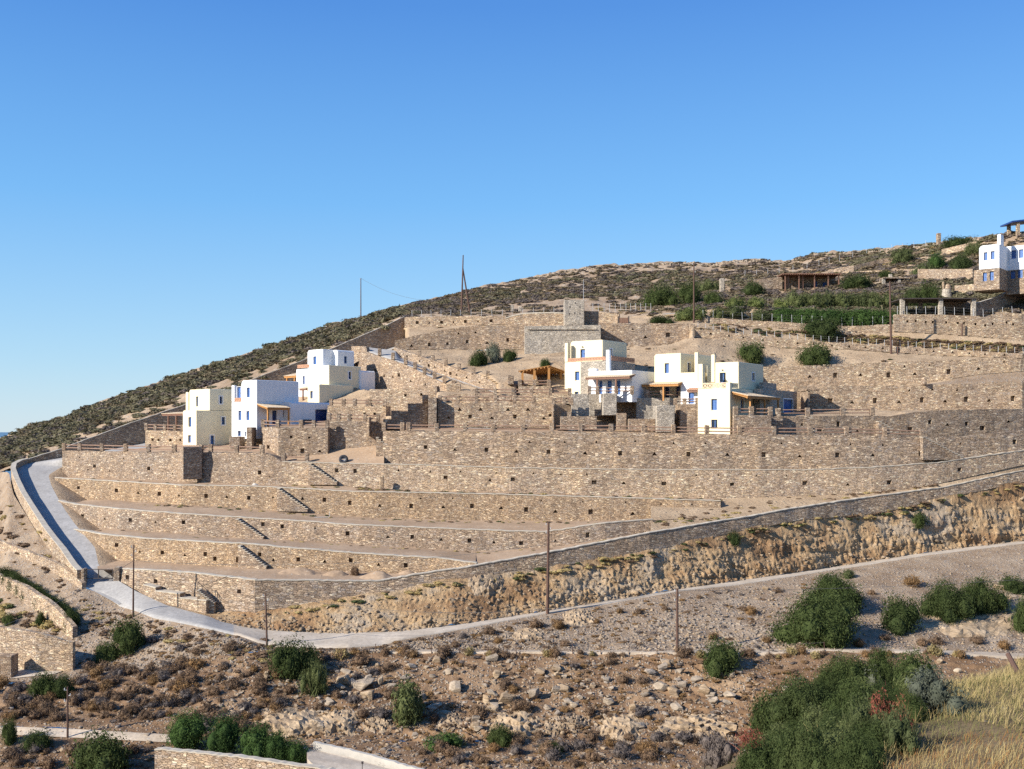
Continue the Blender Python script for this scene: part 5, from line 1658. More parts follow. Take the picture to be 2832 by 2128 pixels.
def bush_mesh(name, mat, n, leaf, seed, lumps=7, spread=.62, rad=(.3, .5), flat=.85, twig=0, gap=.0, core=.58, up=.2, inner=.25):
    """dome of leaf clumps of unit radius, foot at z = 0"""
    rng = np.random.default_rng(seed)
    L = []
    for k in range(lumps):
        t = rng.uniform(0, 2 * math.pi)
        r = spread * math.sqrt(rng.uniform(0, 1))
        R_ = rng.uniform(*rad)
        z = rng.uniform(.15, 1 - R_ * .8) * (1 - .55 * r)
        L.append((r * math.cos(t), r * math.sin(t), max(z, R_ * .4), R_))
    L.append((0, 0, .42, .5))
    w = np.array([l[3] ** 2 for l in L])
    w /= w.sum()
    idx = rng.choice(len(L), n, p=w)
    d = rng.normal(size=(n, 3))
    d /= np.linalg.norm(d, axis=1, keepdims=True)
    La = np.array(L)
    rr = La[idx, 3:4] * (1 + .15 * rng.normal(size=(n, 1))) * np.where(rng.uniform(size=(n, 1)) < inner, rng.uniform(.6, 1, (n, 1)), 1)
    nz = vnoise(d * 2.3 + idx[:, None] * 3.1, seed)
    rr = rr * (1 + .34 * nz[:, None])
    c = La[idx, :3] + d * rr
    keep = c[:, 2] > -.03
    # gaps
    if gap:
        keep &= vnoise(c * 3.2, seed + 5) > -1 + gap
    c, d = c[keep], d[keep]
    v, f = tri_cloud(c, leaf, rng, d, up)
    V, F = [v], [f]
    n0 = len(v)
    for l in L:
        cv = ICO2[0] * l[3] * core * (1 + .18 * vnoise(ICO2[0] * 2.1 + l[0] * 9, seed)[:, None]) + np.array(l[:3])
        cv[:, 2] = np.maximum(cv[:, 2], -.06)
        V.append(cv)
        F.append(ICO2[1] + n0)
        n0 += len(cv)
    if twig:
        t0 = rng.normal(size=(twig, 3)) * np.array((.25, .25, 0))
        dr = rng.normal(size=(twig, 3))
        dr[:, 2] = np.abs(dr[:, 2]) + .5
        dr /= np.linalg.norm(dr, axis=1, keepdims=True)
        ln = rng.uniform(.7, 1.15, (twig, 1))
        sd_ = np.cross(dr, rng.normal(size=(twig, 3)))
        sd_ /= np.linalg.norm(sd_, axis=1, keepdims=True)
        tv = np.stack([t0 - sd_ * .02, t0 + sd_ * .02, t0 + dr * ln], 1).reshape(-1, 3)
        V.append(tv)
        F.append(np.arange(len(tv)).reshape(-1, 3) + n0)
    v = np.concatenate(V)
    v[:, 2] *= flat
    me = mesh_np(name, v, np.concatenate(F))
    me.materials.append(mat)
    return me


KIND = {
    'green': [bush_mesh('foliage', LEAF, 6800, .058, 100 + k, 9, gap=.25) for k in range(3)],
    'mass': [bush_mesh('foliage', LEAF, 21000, .038, 120 + k, 16, .75, (.22, .4), gap=.3) for k in range(2)],
    'olive': [bush_mesh('foliage', LEAFO, 3000, .085, 130 + k, 8, gap=.35) for k in range(3)],
    'yellow': [bush_mesh('foliage', LEAFY, 2600, .10, 140 + k, 8, gap=.35, up=.6) for k in range(2)],
    'grey': [bush_mesh('foliage', LEAFG, 3600, .065, 150 + k, 8, gap=.25) for k in range(2)],
    'bright': [bush_mesh('foliage', LEAFB, 7000, .050, 160 + k, 10, .5, (.38, .5), gap=.2, flat=1.0) for k in range(3)],
    'hedge': [bush_mesh('foliage', LEAFB, 2600, .085, 170 + k, 8, gap=.25) for k in range(2)],
    'red': [bush_mesh('foliage', LEAFR, 900, .09, 180 + k, 7, .7, (.2, .4), twig=60, core=.3, gap=.5) for k in range(2)],
    'twiggy': [bush_mesh('foliage', LEAFO, 2600, .06, 190 + k, 10, .8, (.2, .38), twig=160, core=.55, gap=.4, up=.5) for k in range(2)],
    'brown': [bush_mesh('dry_shrub', DRYB, 900, .11, 200 + k, 5, .5, (.35, .5), twig=40, flat=.8, up=.8) for k in range(4)],
    'drygrey': [bush_mesh('dry_shrub', DRYG, 900, .10, 210 + k, 5, .5, (.35, .5), twig=50, flat=.85, up=.8) for k in range(3)],
    'rusty': [bush_mesh('dry_shrub', DRYO, 900, .11, 220 + k, 5, .5, (.35, .5), twig=40, flat=.75, up=.8) for k in range(3)],
    'straw': [bush_mesh('tuft', STRAW, 420, .22, 230 + k, 5, .45, (.3, .45), twig=90, flat=.8, up=1.4, core=.5) for k in range(2)],
}
NM = {'green': ('evergreen_bush', 'bush'), 'mass': ('evergreen_bush', 'bush'), 'olive': ('olive_bush', 'bush'), 'yellow': ('yellow_green_bush', 'bush'), 'grey': ('grey_green_bush', 'bush'), 'bright': ('round_tree', 'tree'), 'hedge': ('hedge_bush', 'bush'), 'red': ('red_leaved_bush', 'bush'), 'twiggy': ('twiggy_bush', 'bush'), 'brown': ('dry_shrub', 'shrub'), 'drygrey': ('dry_shrub', 'shrub'), 'rusty': ('dry_shrub', 'shrub'), 'straw': ('grass_tuft', 'grass tuft')}
CNT = {}


EXT = {}


def extent(me):
    """height and radius of the body of a plant, stray sprigs left out"""
    if me.name not in EXT:
        co = np.empty(len(me.vertices) * 3, np.float32)
        me.vertices.foreach_get('co', co)
        co = co.reshape(-1, 3)
        EXT[me.name] = (float(np.percentile(co[:, 2], 99)), float(np.percentile(np.hypot(co[:, 0], co[:, 1]), 95)))
    return EXT[me.name]


def bush(kind, x0, x1, yt, yb, label, group=None, d=None, sink=.06):
    """a bush seen between x0..x1 whose crown reaches yt and whose foot is at yb"""
    xc = (x0 + x1) / 2
    if d is None:
        p, _ = ground(xc, yb)
        if p is None:
            return None
        p = np.array(p)
    else:
        p = np.array(P(xc, yb, d))
    dd = p[1]
    w = (x1 - x0) / FPX * dd / 2
    hgt = (yb - yt) / FPX * dd
    ml = KIND[kind]
    CNT[kind] = CNT.get(kind, 0) + 1
    me = ml[CNT[kind] % len(ml)]
    o = bpy.data.objects.new(NM[kind][0], me)
    COL.objects.link(o)
    zs, xs_ = extent(me)
    o.scale = (w / xs_ * 1.06, w / xs_ * random.uniform(.85, 1.1), hgt / zs * 1.04)
    o.location = (p[0], p[1] + w * .35, p[2] - hgt * sink)
    o.rotation_euler = (0, 0, random.uniform(0, 6.28))
    tag(o, label, NM[kind][1], group)
    return o


for a in [
    ('green', 1298, 1352, 966, 1013, 'dark bush, lowest of three on the earth slope beside the grey ramp'),
    ('grey', 1338, 1392, 948, 1003, 'grey green bush, middle one of three on the earth slope beside the grey ramp'),
    ('green', 1388, 1432, 965, 1000, 'dark bush, the one of three nearest the stone shed'),
    ('green', 1490, 1520, 992, 1016, 'small dark bush behind the timber pergola'),
    ('green', 1797, 1866, 872, 896, 'low dark bush on the wall by the tall pole above the porch house'),
    ('green', 2036, 2117, 946, 1004, 'round dark bush on the earth slope, the smaller of two behind the front house'),
    ('green', 2210, 2310, 950, 1010, 'broad dark bush on the earth slope, the bigger of two behind the front house'),
    ('green', 1780, 1874, 788, 848, 'big dark round tree-like bush on the hill just left of the tall pole', ),
    ('green', 1872, 1945, 780, 842, 'big dark bush on the hill directly behind the tall pole'),
    ('green', 1942, 2002, 804, 844, 'dark bush with rusty patches at the foot of the slim stone column'),
    ('olive', 1936, 1992, 772, 806, 'paler bush half hidden behind the big dark bushes near the slim column'),
    ('green', 2047, 2122, 780, 818, 'dark spreading bush between the slim column and the red pergola'),
    ('yellow', 2004, 2068, 820, 853, 'yellow green shrub below the slim column, first of a bright row'),
    ('yellow', 2062, 2132, 822, 853, 'yellow green shrub below the slim column, second of a bright row'),
    ('yellow', 1872, 1962, 846, 884, 'yellow green low shrub behind the fence right at the tall pole'),
    ('yellow', 2136, 2188, 826, 856, 'yellow green shrub standing alone below the red pergola'),
    ('olive', 1958, 2010, 848, 884, 'brownish green shrub behind the fence, next to the yellow green one'),
    ('olive', 2006, 2066, 846, 884, 'dull green shrub behind the fence, second from the tall pole'),
    ('olive', 2062, 2146, 852, 890, 'dull green broad shrub behind the fence left of the clipped hedge'),
    ('green', 2214, 2326, 880, 938, 'large dark bush bulging over the wire fence'),
    ('green', 2338, 2426, 756, 798, 'dark bush between the red pergola and the little stone barbecue'),
    ('green', 2434, 2472, 748, 770, 'small dark bush behind the little stone barbecue'),
    ('green', 2490, 2552, 800, 852, 'dark evergreen bush behind the open stone pergola, towards the pole'),
    ('green', 2546, 2612, 780, 852, 'tall dark evergreen bush behind the open stone pergola, by the oven'),
    ('olive', 2460, 2532, 682, 730, 'grey green bush below the skyline wall on the upper hill'),
    ('bright', 2570, 2624, 698, 746, 'round bright green bush on the terrace left of the far white house'),
    ('green', 2624, 2706, 700, 748, 'dark bush pressed against the far white house'),
    ('olive', 2670, 2722, 670, 706, 'dull green bush above the corner of the far white house'),
    ('green', 2612, 2706, 650, 682, 'dark bush on the skyline beside the upright stone pillar'),
    ('olive', 2530, 2590, 726, 760, 'agave green clump on the rough terrace wall'),
    ('green', 2004, 2054, 1470, 1508, 'grey dark bush hanging at the top of the cut rock, near the middle'),
    ('green', 2512, 2578, 1416, 1458, 'dark bush hanging at the top of the cut rock, far along the road'),
    ('mass', 2146, 2382, 1654, 1782, 'largest evergreen bush below the road, its lower broad half'),
    ('mass', 2228, 2398, 1596, 1690, 'upper half clump of the largest evergreen bush below the road'),
    ('rusty', 2496, 2550, 1592, 1624, 'orange brown cushion shrub below the road, right of the largest bush'),
    ('green', 2442, 2558, 1655, 1752, 'rounded evergreen bush right beside the largest bush'),
    ('mass', 2562, 2690, 1616, 1720, 'wide evergreen bush above the pale rock outcrop, its near part'),
    ('mass', 2660, 2790, 1606, 1706, 'wide evergreen bush above the pale rock outcrop, its far part'),
    ('green', 2772, 2846, 1594, 1642, 'evergreen bush close under the road at the edge of the view'),
    ('green', 2804, 2880, 1652, 1746, 'evergreen bush cut by the edge of the view beside the pale outcrop'),
    ('olive', 2334, 2372, 1576, 1600, 'little bush at the road edge above the largest bush'),
    ('green', 304, 398, 1712, 1806, 'dark bush below the pole at the road bend near the gate'),
    ('green', 248, 322, 1778, 1834, 'dark low bush down the slope from the pole near the gate'),
    ('grey', 350, 380, 1770, 1802, 'small grey green bush beside the dark bush near the gate'),
    ('green', 70, 150, 1864, 1930, 'dark bush at the edge of the little concrete yard'),
    ('green', 150, 205, 1868, 1930, 'dark bush next to the one at the little concrete yard'),
    ('green', 0, 38, 1700, 1732, 'dark green bush between two pale walls at the edge of the view'),
    ('green', 96, 124, 1692, 1728, 'small green bush between the two pale walls'),
    ('green', 728, 842, 1772, 1874, 'tall evergreen bush at the foot of the pole by the widest part of the road'),
    ('green', 800, 892, 1790, 1868, 'evergreen bush joined to the one at the pole, on its road side'),
    ('twiggy', 832, 904, 1826, 1924, 'pale leafless twiggy bush below the evergreen by the pole'),
    ('olive', 1076, 1172, 1888, 2004, 'tall half dry green bush on the rocky bank, left of the slab field'),
    ('hedge', 1172, 1274, 2034, 2072, 'low bright green mat bush at the foot of the rocky bank'),
    ('green', 1342, 1416, 2008, 2064, 'dark green bush under the pale outcrop on the rocky bank'),
    ('green', 1944, 2052, 1776, 1868, 'round grey green bush standing alone at the dirt track'),
    ('green', 1484, 1560, 2060, 2084, 'small green clump at the very foot of the bank'),
    ('green', 170, 345, 2036, 2150, 'big dark bush low in the corner by the dirt track'),
    ('green', 0, 44, 1988, 2060, 'dark bush cut by the edge of the view at the dirt track'),
    ('green', 50, 130, 2025, 2075, 'dark olive bush below the dirt track'),
    ('bright', 1032, 1080, 2106, 2150, 'small round tree by the concrete drive wall'),
]:
    bush(*a)
for k in range(6):                                   # clipped hedge in two lengths
    bush('hedge', 2130 + k * 20, 2200 + k * 20, 850 + k, 893, 'clipped green hedge plant behind the wire fence, left of the big dark bush', 'hedge plants left of the dark bush')
for k in range(8):
    bush('hedge', 2250 + k * 25, 2330 + k * 25, 854 + (k % 2) * 3, 898, 'clipped green hedge plant behind the wire fence, between the dark bush and the pole', 'hedge plants between dark bush and pole')
for k in range(9):
    bush('olive', 2168 + k * 33, 2222 + k * 33, 804 + (k % 3) * 4, 853, 'olive tree in the row on the terrace below the red pergola', 'olives in a row below the red pergola')
for k in range(11):
    t = k / 10
    bush('green', -20 + 190 * t, 40 + 180 * t, 1568 + 118 * t, 1606 + 128 * t + (12 if k == 10 else 0), 'dark green hedge plant on the strip between the two pale walls under the gate', 'hedge plants between the pale walls')

# five round clipped trees: crown on a short trunk
for (x0, x1, yt, yb, lb) in [(466, 566, 1968, 2070, 'round green tree, biggest and first in the row of five above the stone wall'), (571, 656, 1978, 2084, 'round green tree, second in the row of five, standing slightly apart'), (670, 758, 2004, 2104, 'round green tree, third in the row of five, in the middle'), (740, 808, 2026, 2114, 'round green tree, fourth in the row of five'), (798, 856, 2046, 2118, 'round green tree, smallest and last in the row of five, beside the concrete wall')]:
    p, _ = ground((x0 + x1) / 2, yb)
    p = Vector(p)
    t = empty('round_tree', p)
    tag(t, lb, 'tree', 'five round trees above the stone wall')
    w, hh = (x1 - x0) / FPX * p.y / 2, (yb - yt) / FPX * p.y
    tm = MB()
    tm.tube((0, 0, -.3), (0.03, 0, hh * .3), .11, .07)
    tm.tube((0.03, 0, hh * .3), (.3 * w, .1, hh * .55), .06, .03)
    tm.tube((0.03, 0, hh * .3), (-.25 * w, -.1, hh * .6), .06, .03)
    tm.obj('trunk', BARK, t)
    me = KIND['bright'][CNT.get('bt', 0) % 3]
    CNT['bt'] = CNT.get('bt', 0) + 1
    zs, xs_ = extent(me)
    c = bpy.data.objects.new('crown', me)
    COL.objects.link(c)
    c.parent = t
    c.location = (0, 0, hh * .10)
    c.scale = (w / xs_ * 1.22, w / xs_ * 1.22, hh * .9 / zs)
    c.rotation_euler = (0, 0, CNT['bt'] * 1.3)

# big masses on the side of the knoll
for a in [
    ('mass', 2262, 2400, 1818, 1916, 'dark evergreen bush at the head of the gully, under the dirt track'),
    ('mass', 2396, 2500, 1804, 1915, 'evergreen bush in the gully, next to the one under the dirt track'),
    ('green', 2480, 2600, 1806, 1915, 'tall olive green bush in the gully close to the leaning post'),
    ('green', 2084, 2190, 1920, 2040, 'dark bush at the lower end of the gully, beside the rocks'),
    ('mass', 2142, 2312, 1888, 2020, 'broad dark evergreen bush in the middle of the gully'),
    ('mass', 2290, 2470, 1890, 2010, 'dense evergreen bush in the middle of the gully nearer the knoll'),
    ('yellow', 2335, 2424, 1884, 1950, 'yellowish green bush in the middle of the gully'),
    ('olive', 2203, 2312, 1960, 2030, 'upright yellow green broom bush low in the gully'),
    ('grey', 2524, 2672, 1856, 1980, 'grey green dome shaped bush at the edge of the straw grass'),
    ('twiggy', 2318, 2450, 1926, 2070, 'twiggy bush with pale stems below the yellowish bush'),
    ('twiggy', 2420, 2560, 1960, 2090, 'twiggy bush with pale stems against the straw grass'),
    ('red', 2400, 2480, 1914, 2010, 'red leaved bush between the twiggy bushes'),
    ('red', 2460, 2530, 1930, 2040, 'orange red leaved bush against the straw grass'),
    ('red', 2046, 2136, 2020, 2076, 'red leaved bush low in the gully by the rocks'),
    ('red', 2170, 2204, 2028, 2060, 'small red leaved sprig among the low green bushes'),
    ('red', 2392, 2440, 2064, 2110, 'small red leaved bush near the rusty grass'),
    ('mass', 2024, 2190, 2050, 2190, 'dense low green bush in the bottom of the gully, left part'),
    ('mass', 2150, 2330, 2024, 2190, 'dense low green bush in the bottom of the gully, middle part'),
    ('mass', 2290, 2450, 2034, 2200, 'dense low green bush in the bottom of the gully, part next to the grass'),
    ('twiggy', 2200, 2400, 2010, 2120, 'pale stemmed twiggy bush over the dense low green bushes'),
    ('drygrey', 1950, 2040, 2040, 2120, 'grey dry shrub at the bottom beside the red leaved bush'),
    ('drygrey', 1935, 2010, 2020, 2080, 'faded grey shrub on the stony floor left of the gully'),
]:
    bush(*a)

r_ = random.Random(33)
GK = {'mass': 'dense dark evergreen bush filling the gully beside the knoll', 'green': 'dark evergreen bush filling the gully beside the knoll', 'olive': 'dull green bush filling the gully beside the knoll', 'twiggy': 'pale stemmed twiggy bush filling the gully beside the knoll', 'grey': 'grey green bush filling the gully beside the knoll', 'red': 'reddish leaved sprig in the gully beside the knoll'}
for i in range(46):
    t = r_.random()
    xl = float(np.interp(t, [0, .35, 1], [2270, 2110, 2030]))
    xr_ = float(np.interp(t, [0, .3, .65, 1], [2640, 2640, 2540, 2440]))
    x, y = r_.uniform(xl + 60, xr_ - 50), 1890 + 290 * t
    k_ = r_.choice(['mass', 'mass', 'green', 'olive', 'mass', 'grey', 'mass', 'green'] if t < .45 else ['twiggy', 'mass', 'green', 'mass', 'red', 'olive', 'mass'])
    w = r_.uniform(62, 112) * (.6 if k_ == 'red' else 1)
    bush(k_, x - w / 2, x + w / 2, y - w * r_.uniform(.6, .85), y, GK[k_], 'gully bushes ' + k_)

# ---- dry shrubs: the ones that show largest stand as single plants
ZONES = [
    ('on the rocky bank below the dirt track', 'shrubs on the rocky bank'),
    ('on the rubble slope under the concrete road', 'shrubs on the rubble slope'),
    ('on the dark shrubby slope above the lower dirt track', 'shrubs on the dark slope'),
    ('along the dirt track with the low wire fence', 'shrubs along the fenced track'),
    ('on the flat stony floor at the bottom', 'shrubs on the stony floor'),
]
CN = {'brown': 'brown rounded dry shrub', 'drygrey': 'grey rounded dry shrub', 'rusty': 'rust coloured dry shrub', 'straw': 'pale straw tuft'}


def shrub(kind, xc, yb, w, z, h=None):
    h = h or w * .58
    return bush(kind, xc - w / 2, xc + w / 2, yb - h, yb, CN[kind] + ' ' + ZONES[z][0], CN[kind].split()[0] + ' ' + ZONES[z][1])


for (k, x, y, w) in [('drygrey', 901, 1828, 34), ('brown', 942, 1820, 40), ('brown', 994, 1842, 62), ('brown', 1224, 1820, 60), ('drygrey', 1032, 1868, 36), ('brown', 1071, 1860, 46), ('drygrey', 988, 1878, 32), ('drygrey', 980, 1948, 46), ('brown', 880, 1965, 38), ('brown', 998, 1986, 46), ('drygrey', 1052, 1988, 56), ('brown', 1200, 1996, 40), ('brown', 930, 1930, 34), ('brown', 1085, 1930, 50), ('drygrey', 1722, 2078, 50), ('drygrey', 1780, 1982, 54), ('brown', 1690, 1990, 30), ('rusty', 1560, 1972, 30), ('brown', 1630, 1978, 40), ('brown', 1640, 2050, 50), ('brown', 1510, 2090, 60), ('drygrey', 1430, 2088, 50), ('rusty', 1365, 2080, 40), ('brown', 1330, 1985, 60), ('brown', 1400, 1905, 46), ('drygrey', 1590, 1850, 30), ('brown', 1690, 1840, 34), ('brown', 1780, 1895, 40), ('brown', 1720, 1890, 44), ('brown', 1440, 1965, 50), ('rusty', 1420, 1915, 34)]:
    shrub(k, x, y, w, 0)
for (k, x, y, w) in [('rusty', 1378, 1780, 30), ('rusty', 1545, 1740, 44), ('brown', 1485, 1738, 46), ('brown', 1350, 1755, 40), ('brown', 1560, 1790, 36), ('rusty', 1652, 1724, 22), ('rusty', 1714, 1696, 24), ('brown', 1766, 1698, 26), ('rusty', 1973, 1770, 34), ('brown', 1840, 1690, 28), ('brown', 1932, 1656, 18), ('rusty', 2082, 1700, 40), ('brown', 2060, 1690, 24), ('rusty', 2122, 1778, 30), ('rusty', 2376, 1790, 40), ('brown', 2450, 1772, 30), ('brown', 2590, 1784, 44), ('brown', 2550, 1788, 40), ('brown', 2700, 1782, 40), ('rusty', 2776, 1796, 44), ('brown', 2730, 1700, 36), ('drygrey', 2590, 1660, 40), ('drygrey', 2480, 1690, 34), ('brown', 2150, 1640, 26), ('brown', 2410, 1645, 24), ('brown', 2270, 1640, 20), ('brown', 640, 1806, 44), ('brown', 640, 1790, 30), ('drygrey', 420, 1780, 34), ('brown', 512, 1772, 30), ('drygrey', 500, 1800, 36), ('brown', 545, 1812, 40), ('brown', 1010, 1810, 24), ('brown', 1120, 1800, 30), ('rusty', 1110, 1812, 34), ('brown', 1260, 1790, 30), ('drygrey', 1280, 1765, 26)]:
    shrub(k, x, y, w, 1)
r_ = random.Random(91)
for i in range(215):
    x = r_.uniform(-30, 800)
    y = r_.uniform(1850, 2008) if x < 480 else r_.uniform(1836, 2030)
    w = r_.uniform(20, 52)
    if (x < 215 and y < 1890) or (x < 495 and y > 1996):
        continue
    shrub(r_.choice(['brown', 'brown', 'drygrey', 'brown', 'brown', 'drygrey', 'rusty']), x, y, w, 2)
for i in range(46):
    x = r_.uniform(860, 2700)
    shrub(r_.choice(['brown', 'rusty', 'brown', 'straw']), x, 1812 + r_.uniform(-4, 10), r_.uniform(18, 44), 3)
for i in range(40):
    x = r_.uniform(1150, 1980)
    shrub(r_.choice(['brown', 'rusty', 'drygrey', 'brown']), x, r_.uniform(2040, 2122), r_.uniform(22, 60), 4, None)
for i in range(18):
    shrub(r_.choice(['brown', 'drygrey', 'brown']), r_.uniform(0, 470), r_.uniform(2078, 2126), r_.uniform(24, 60), 4)

# ---- plants that form a cover nobody could count
SH = []  # one small scrub mound, five times
rg = np.random.default_rng(3)
for k in range(5):
    n = 70
    d = rg.normal(size=(n, 3))
    d /= np.linalg.norm(d, axis=1, keepdims=True)
    d[:, 2] = np.abs(d[:, 2]) * .8
    c = d * (1 + .15 * rg.normal(size=(n, 1))) * np.array((1, 1, .75))
    v, f = tri_cloud(c, .42, rg, d, .3, .8)
    cv = ICO2[0] * .86 * (1 + .2 * vnoise(ICO2[0] * 1.9 + k, k)[:, None])
    cv[:, 2] = np.maximum(cv[:, 2] * .78, -.1)
    SH.append((np.concatenate([v, cv]), np.concatenate([f, ICO2[1] + len(v)])))


def cover(name, mat, pts, sizes, label, cat):
    V, F, n0 = [], [], 0
    for i, (p, s) in enumerate(zip(pts, sizes)):
        v, f = SH[i % 5]
        a = rg.uniform(0, 6.28)
        ca, sa = math.cos(a), math.sin(a)
        q = v * np.array((s * rg.uniform(.9, 1.5), s * rg.uniform(.9, 1.5), s * rg.uniform(.5, .85)))
        V.append(np.stack([q[:, 0] * ca - q[:, 1] * sa, q[:, 0] * sa + q[:, 1] * ca, q[:, 2]], -1) + np.array(p) - np.array((0, 0, .12 * s)))
        F.append(f + n0)
        n0 += len(v)
    if not V:
        return
    o = link(name, mesh_np(name, np.concatenate(V), np.concatenate(F)), mat)
    o['kind'] = 'stuff'
    o['label'] = label
    o['category'] = cat
    return o


hill = {'g': ([], []), 'b': ([], []), 'd': ([], [])}
tries = 0
while tries < 19000:
    tries += 1
    x = rg.uniform(-200, 3050)
    s0, s1 = float(S0.Y(x)), float(SKY.Y(x))
    y = s1 + (s0 - s1) * rg.uniform(0.0, 1) ** .8
    t = (y - s1) / max(s0 - s1, 1)
    p, _ = ground(x, y + 1)
    if p is None or p.y < 150:
        continue
    pn = np.array(p)
    dn = float(fbm(pn[None] * np.array((1, 1, 0)), .06, 3, 77)[0])
    if x < 1119:                       # seaward slope: dense scrub above a bare strip
        lim = .62 if x > 60 else .9
        if t > lim + .1 * dn and rg.uniform() < .93:
            continue
        if rg.uniform() < .2 - .5 * dn:
            continue
        s = rg.uniform(.55, 1.35)
        k = 'g' if rg.uniform() < .68 else ('b' if rg.uniform() < .6 else 'd')
    else:
        dens = .75 + .7 * dn - (.55 if (t > .62 and x < 1900) else 0)
        if rg.uniform() > dens:
            continue
        s = rg.uniform(.4, 1.0)
        k = 'g' if dn > .12 and rg.uniform() < .7 else ('b' if rg.uniform() < .55 else 'd')
    hill[k][0].append(pn)
    hill[k][1].append(s)
cover('scrub', SCRUBG, *hill['g'], 'dark green low scrub covering the open hillside', 'scrub')
cover('scrub', SCRUB, *hill['b'], 'brown low scrub covering the open hillside', 'scrub')
cover('scrub', DRYG, *hill['d'], 'greyish dry scrub dotted over the open hillside', 'scrub')

# weeds: along wall feet, on ledges, between the fences
W_ = {'brown': ([], []), 'straw': ([], []), 'green': ([], [])}


def weeds(line, xa, xb, n, dy, s, kinds, jy=3):
    for i in range(n):
        x = rg.uniform(xa, xb)
        p, _ = ground(x, float(line.Y(x)) + dy + rg.uniform(-jy, jy))
        if p is None:
            continue
        k = kinds[int(rg.integers(len(kinds)))]
        W_[k][0].append(np.array(p))
        W_[k][1].append(s * rg.uniform(.5, 1.3))


weeds(W4F, 980, 1990, 120, 6, .28, ['brown', 'straw', 'green', 'brown'])
weeds(W4F, 172, 980, 40, 6, .22, ['brown', 'straw', 'green'])
weeds(W3F, 400, 1990, 90, 6, .26, ['green', 'straw', 'brown'])
weeds(W2F, 218, 1800, 50, 6, .2, ['brown', 'straw'])
weeds(W0T, 1800, 2600, 70, -22, .3, ['brown', 'straw', 'brown'], 16)
weeds(W0F, 760, 2832, 170, 12, .34, ['straw', 'brown', 'straw', 'green'], 10)
weeds(W9T, 1930, 2832, 150, -14, .5, ['brown', 'green', 'brown', 'straw'], 10)
weeds(Ln([(2313, 932), (2560, 950), (2832, 965)], [(0, 1)]), 2313, 2900, 220, 0, .5, ['brown', 'brown', 'straw'], 11)
weeds(Ln([(1600, 850), (1939, 872)], [(0, 1)]), 1640, 1930, 60, 0, .4, ['brown', 'straw', 'green'], 12)
weeds(Ln([(1900, 870), (2240, 880), (2470, 882)], [(0, 1)]), 1900, 2470, 90, 0, .45, ['straw', 'brown', 'green'], 10)
weeds(Ln([(2340, 806), (2700, 796), (2832, 775)], [(0, 1)]), 2340, 2832, 90, 0, .4, ['brown', 'straw', 'green', 'brown'], 40)
weeds(Ln([(2250, 740), (2700, 700)], [(0, 1)]), 2250, 2720, 110, 0, .5, ['brown', 'green', 'green', 'straw'], 34)
weeds(Ln([(1500, 980), (2500, 980)], [(0, 1)]), 1480, 2500, 40, 0, .3, ['brown', 'brown', 'green'], 40)
weeds(Ln([(0, 1420), (240, 1640)], [(0, 1)]), 0, 180, 30, 0, .5, ['brown', 'straw'], 60)
weeds(Ln([(0, 1690), (200, 1720)], [(0, 1)]), 0, 190, 50, 0, .5, ['brown', 'straw', 'green'], 30)
weeds(Ln([(230, 1700), (700, 1800)], [(0, 1)]), 215, 760, 90, 10, .35, ['brown', 'straw', 'brown'], 40)
cover('weeds', DRYB, *W_['brown'], 'brown dry weeds along wall feet and ledges', 'weeds')
cover('weeds', STRAW, *W_['straw'], 'pale dry grass tufts along wall feet and ledges', 'weeds')
cover('weeds', LEAFO, *W_['green'], 'green weeds along wall feet and ledges', 'weeds')
# small plants all over the rocky bank and slopes, too many to count
B_ = {'b': ([], []), 'g': ([], []), 's': ([], [])}
for i in range(2600):
    x = rg.uniform(-150, 2300)
    u = rg.uniform()
    y = rg.uniform(1800, 2128) if u < .72 else float(LN.Y(x)) + (float(B3.Y(x)) - float(LN.Y(x))) * rg.uniform(.05, 1)
    p, _ = ground(x, y)
    if p is None or p.y < 70 or (x < 495 and 2000 < y < 2060) or (x < 215 and 1830 < y < 1890):
        continue
    k = 'bbgss'[int(rg.integers(5))]
    B_[k][0].append(np.array(p))
    B_[k][1].append(rg.uniform(.1, .32))
cover('undergrowth', DRYB, *B_['b'], 'small brown dry plants scattered over the bank', 'undergrowth')
cover('undergrowth', DRYG, *B_['g'], 'small grey dry plants scattered over the bank', 'undergrowth')
cover('undergrowth', DRYO, *B_['s'], 'small rusty dry plants scattered over the bank', 'undergrowth')


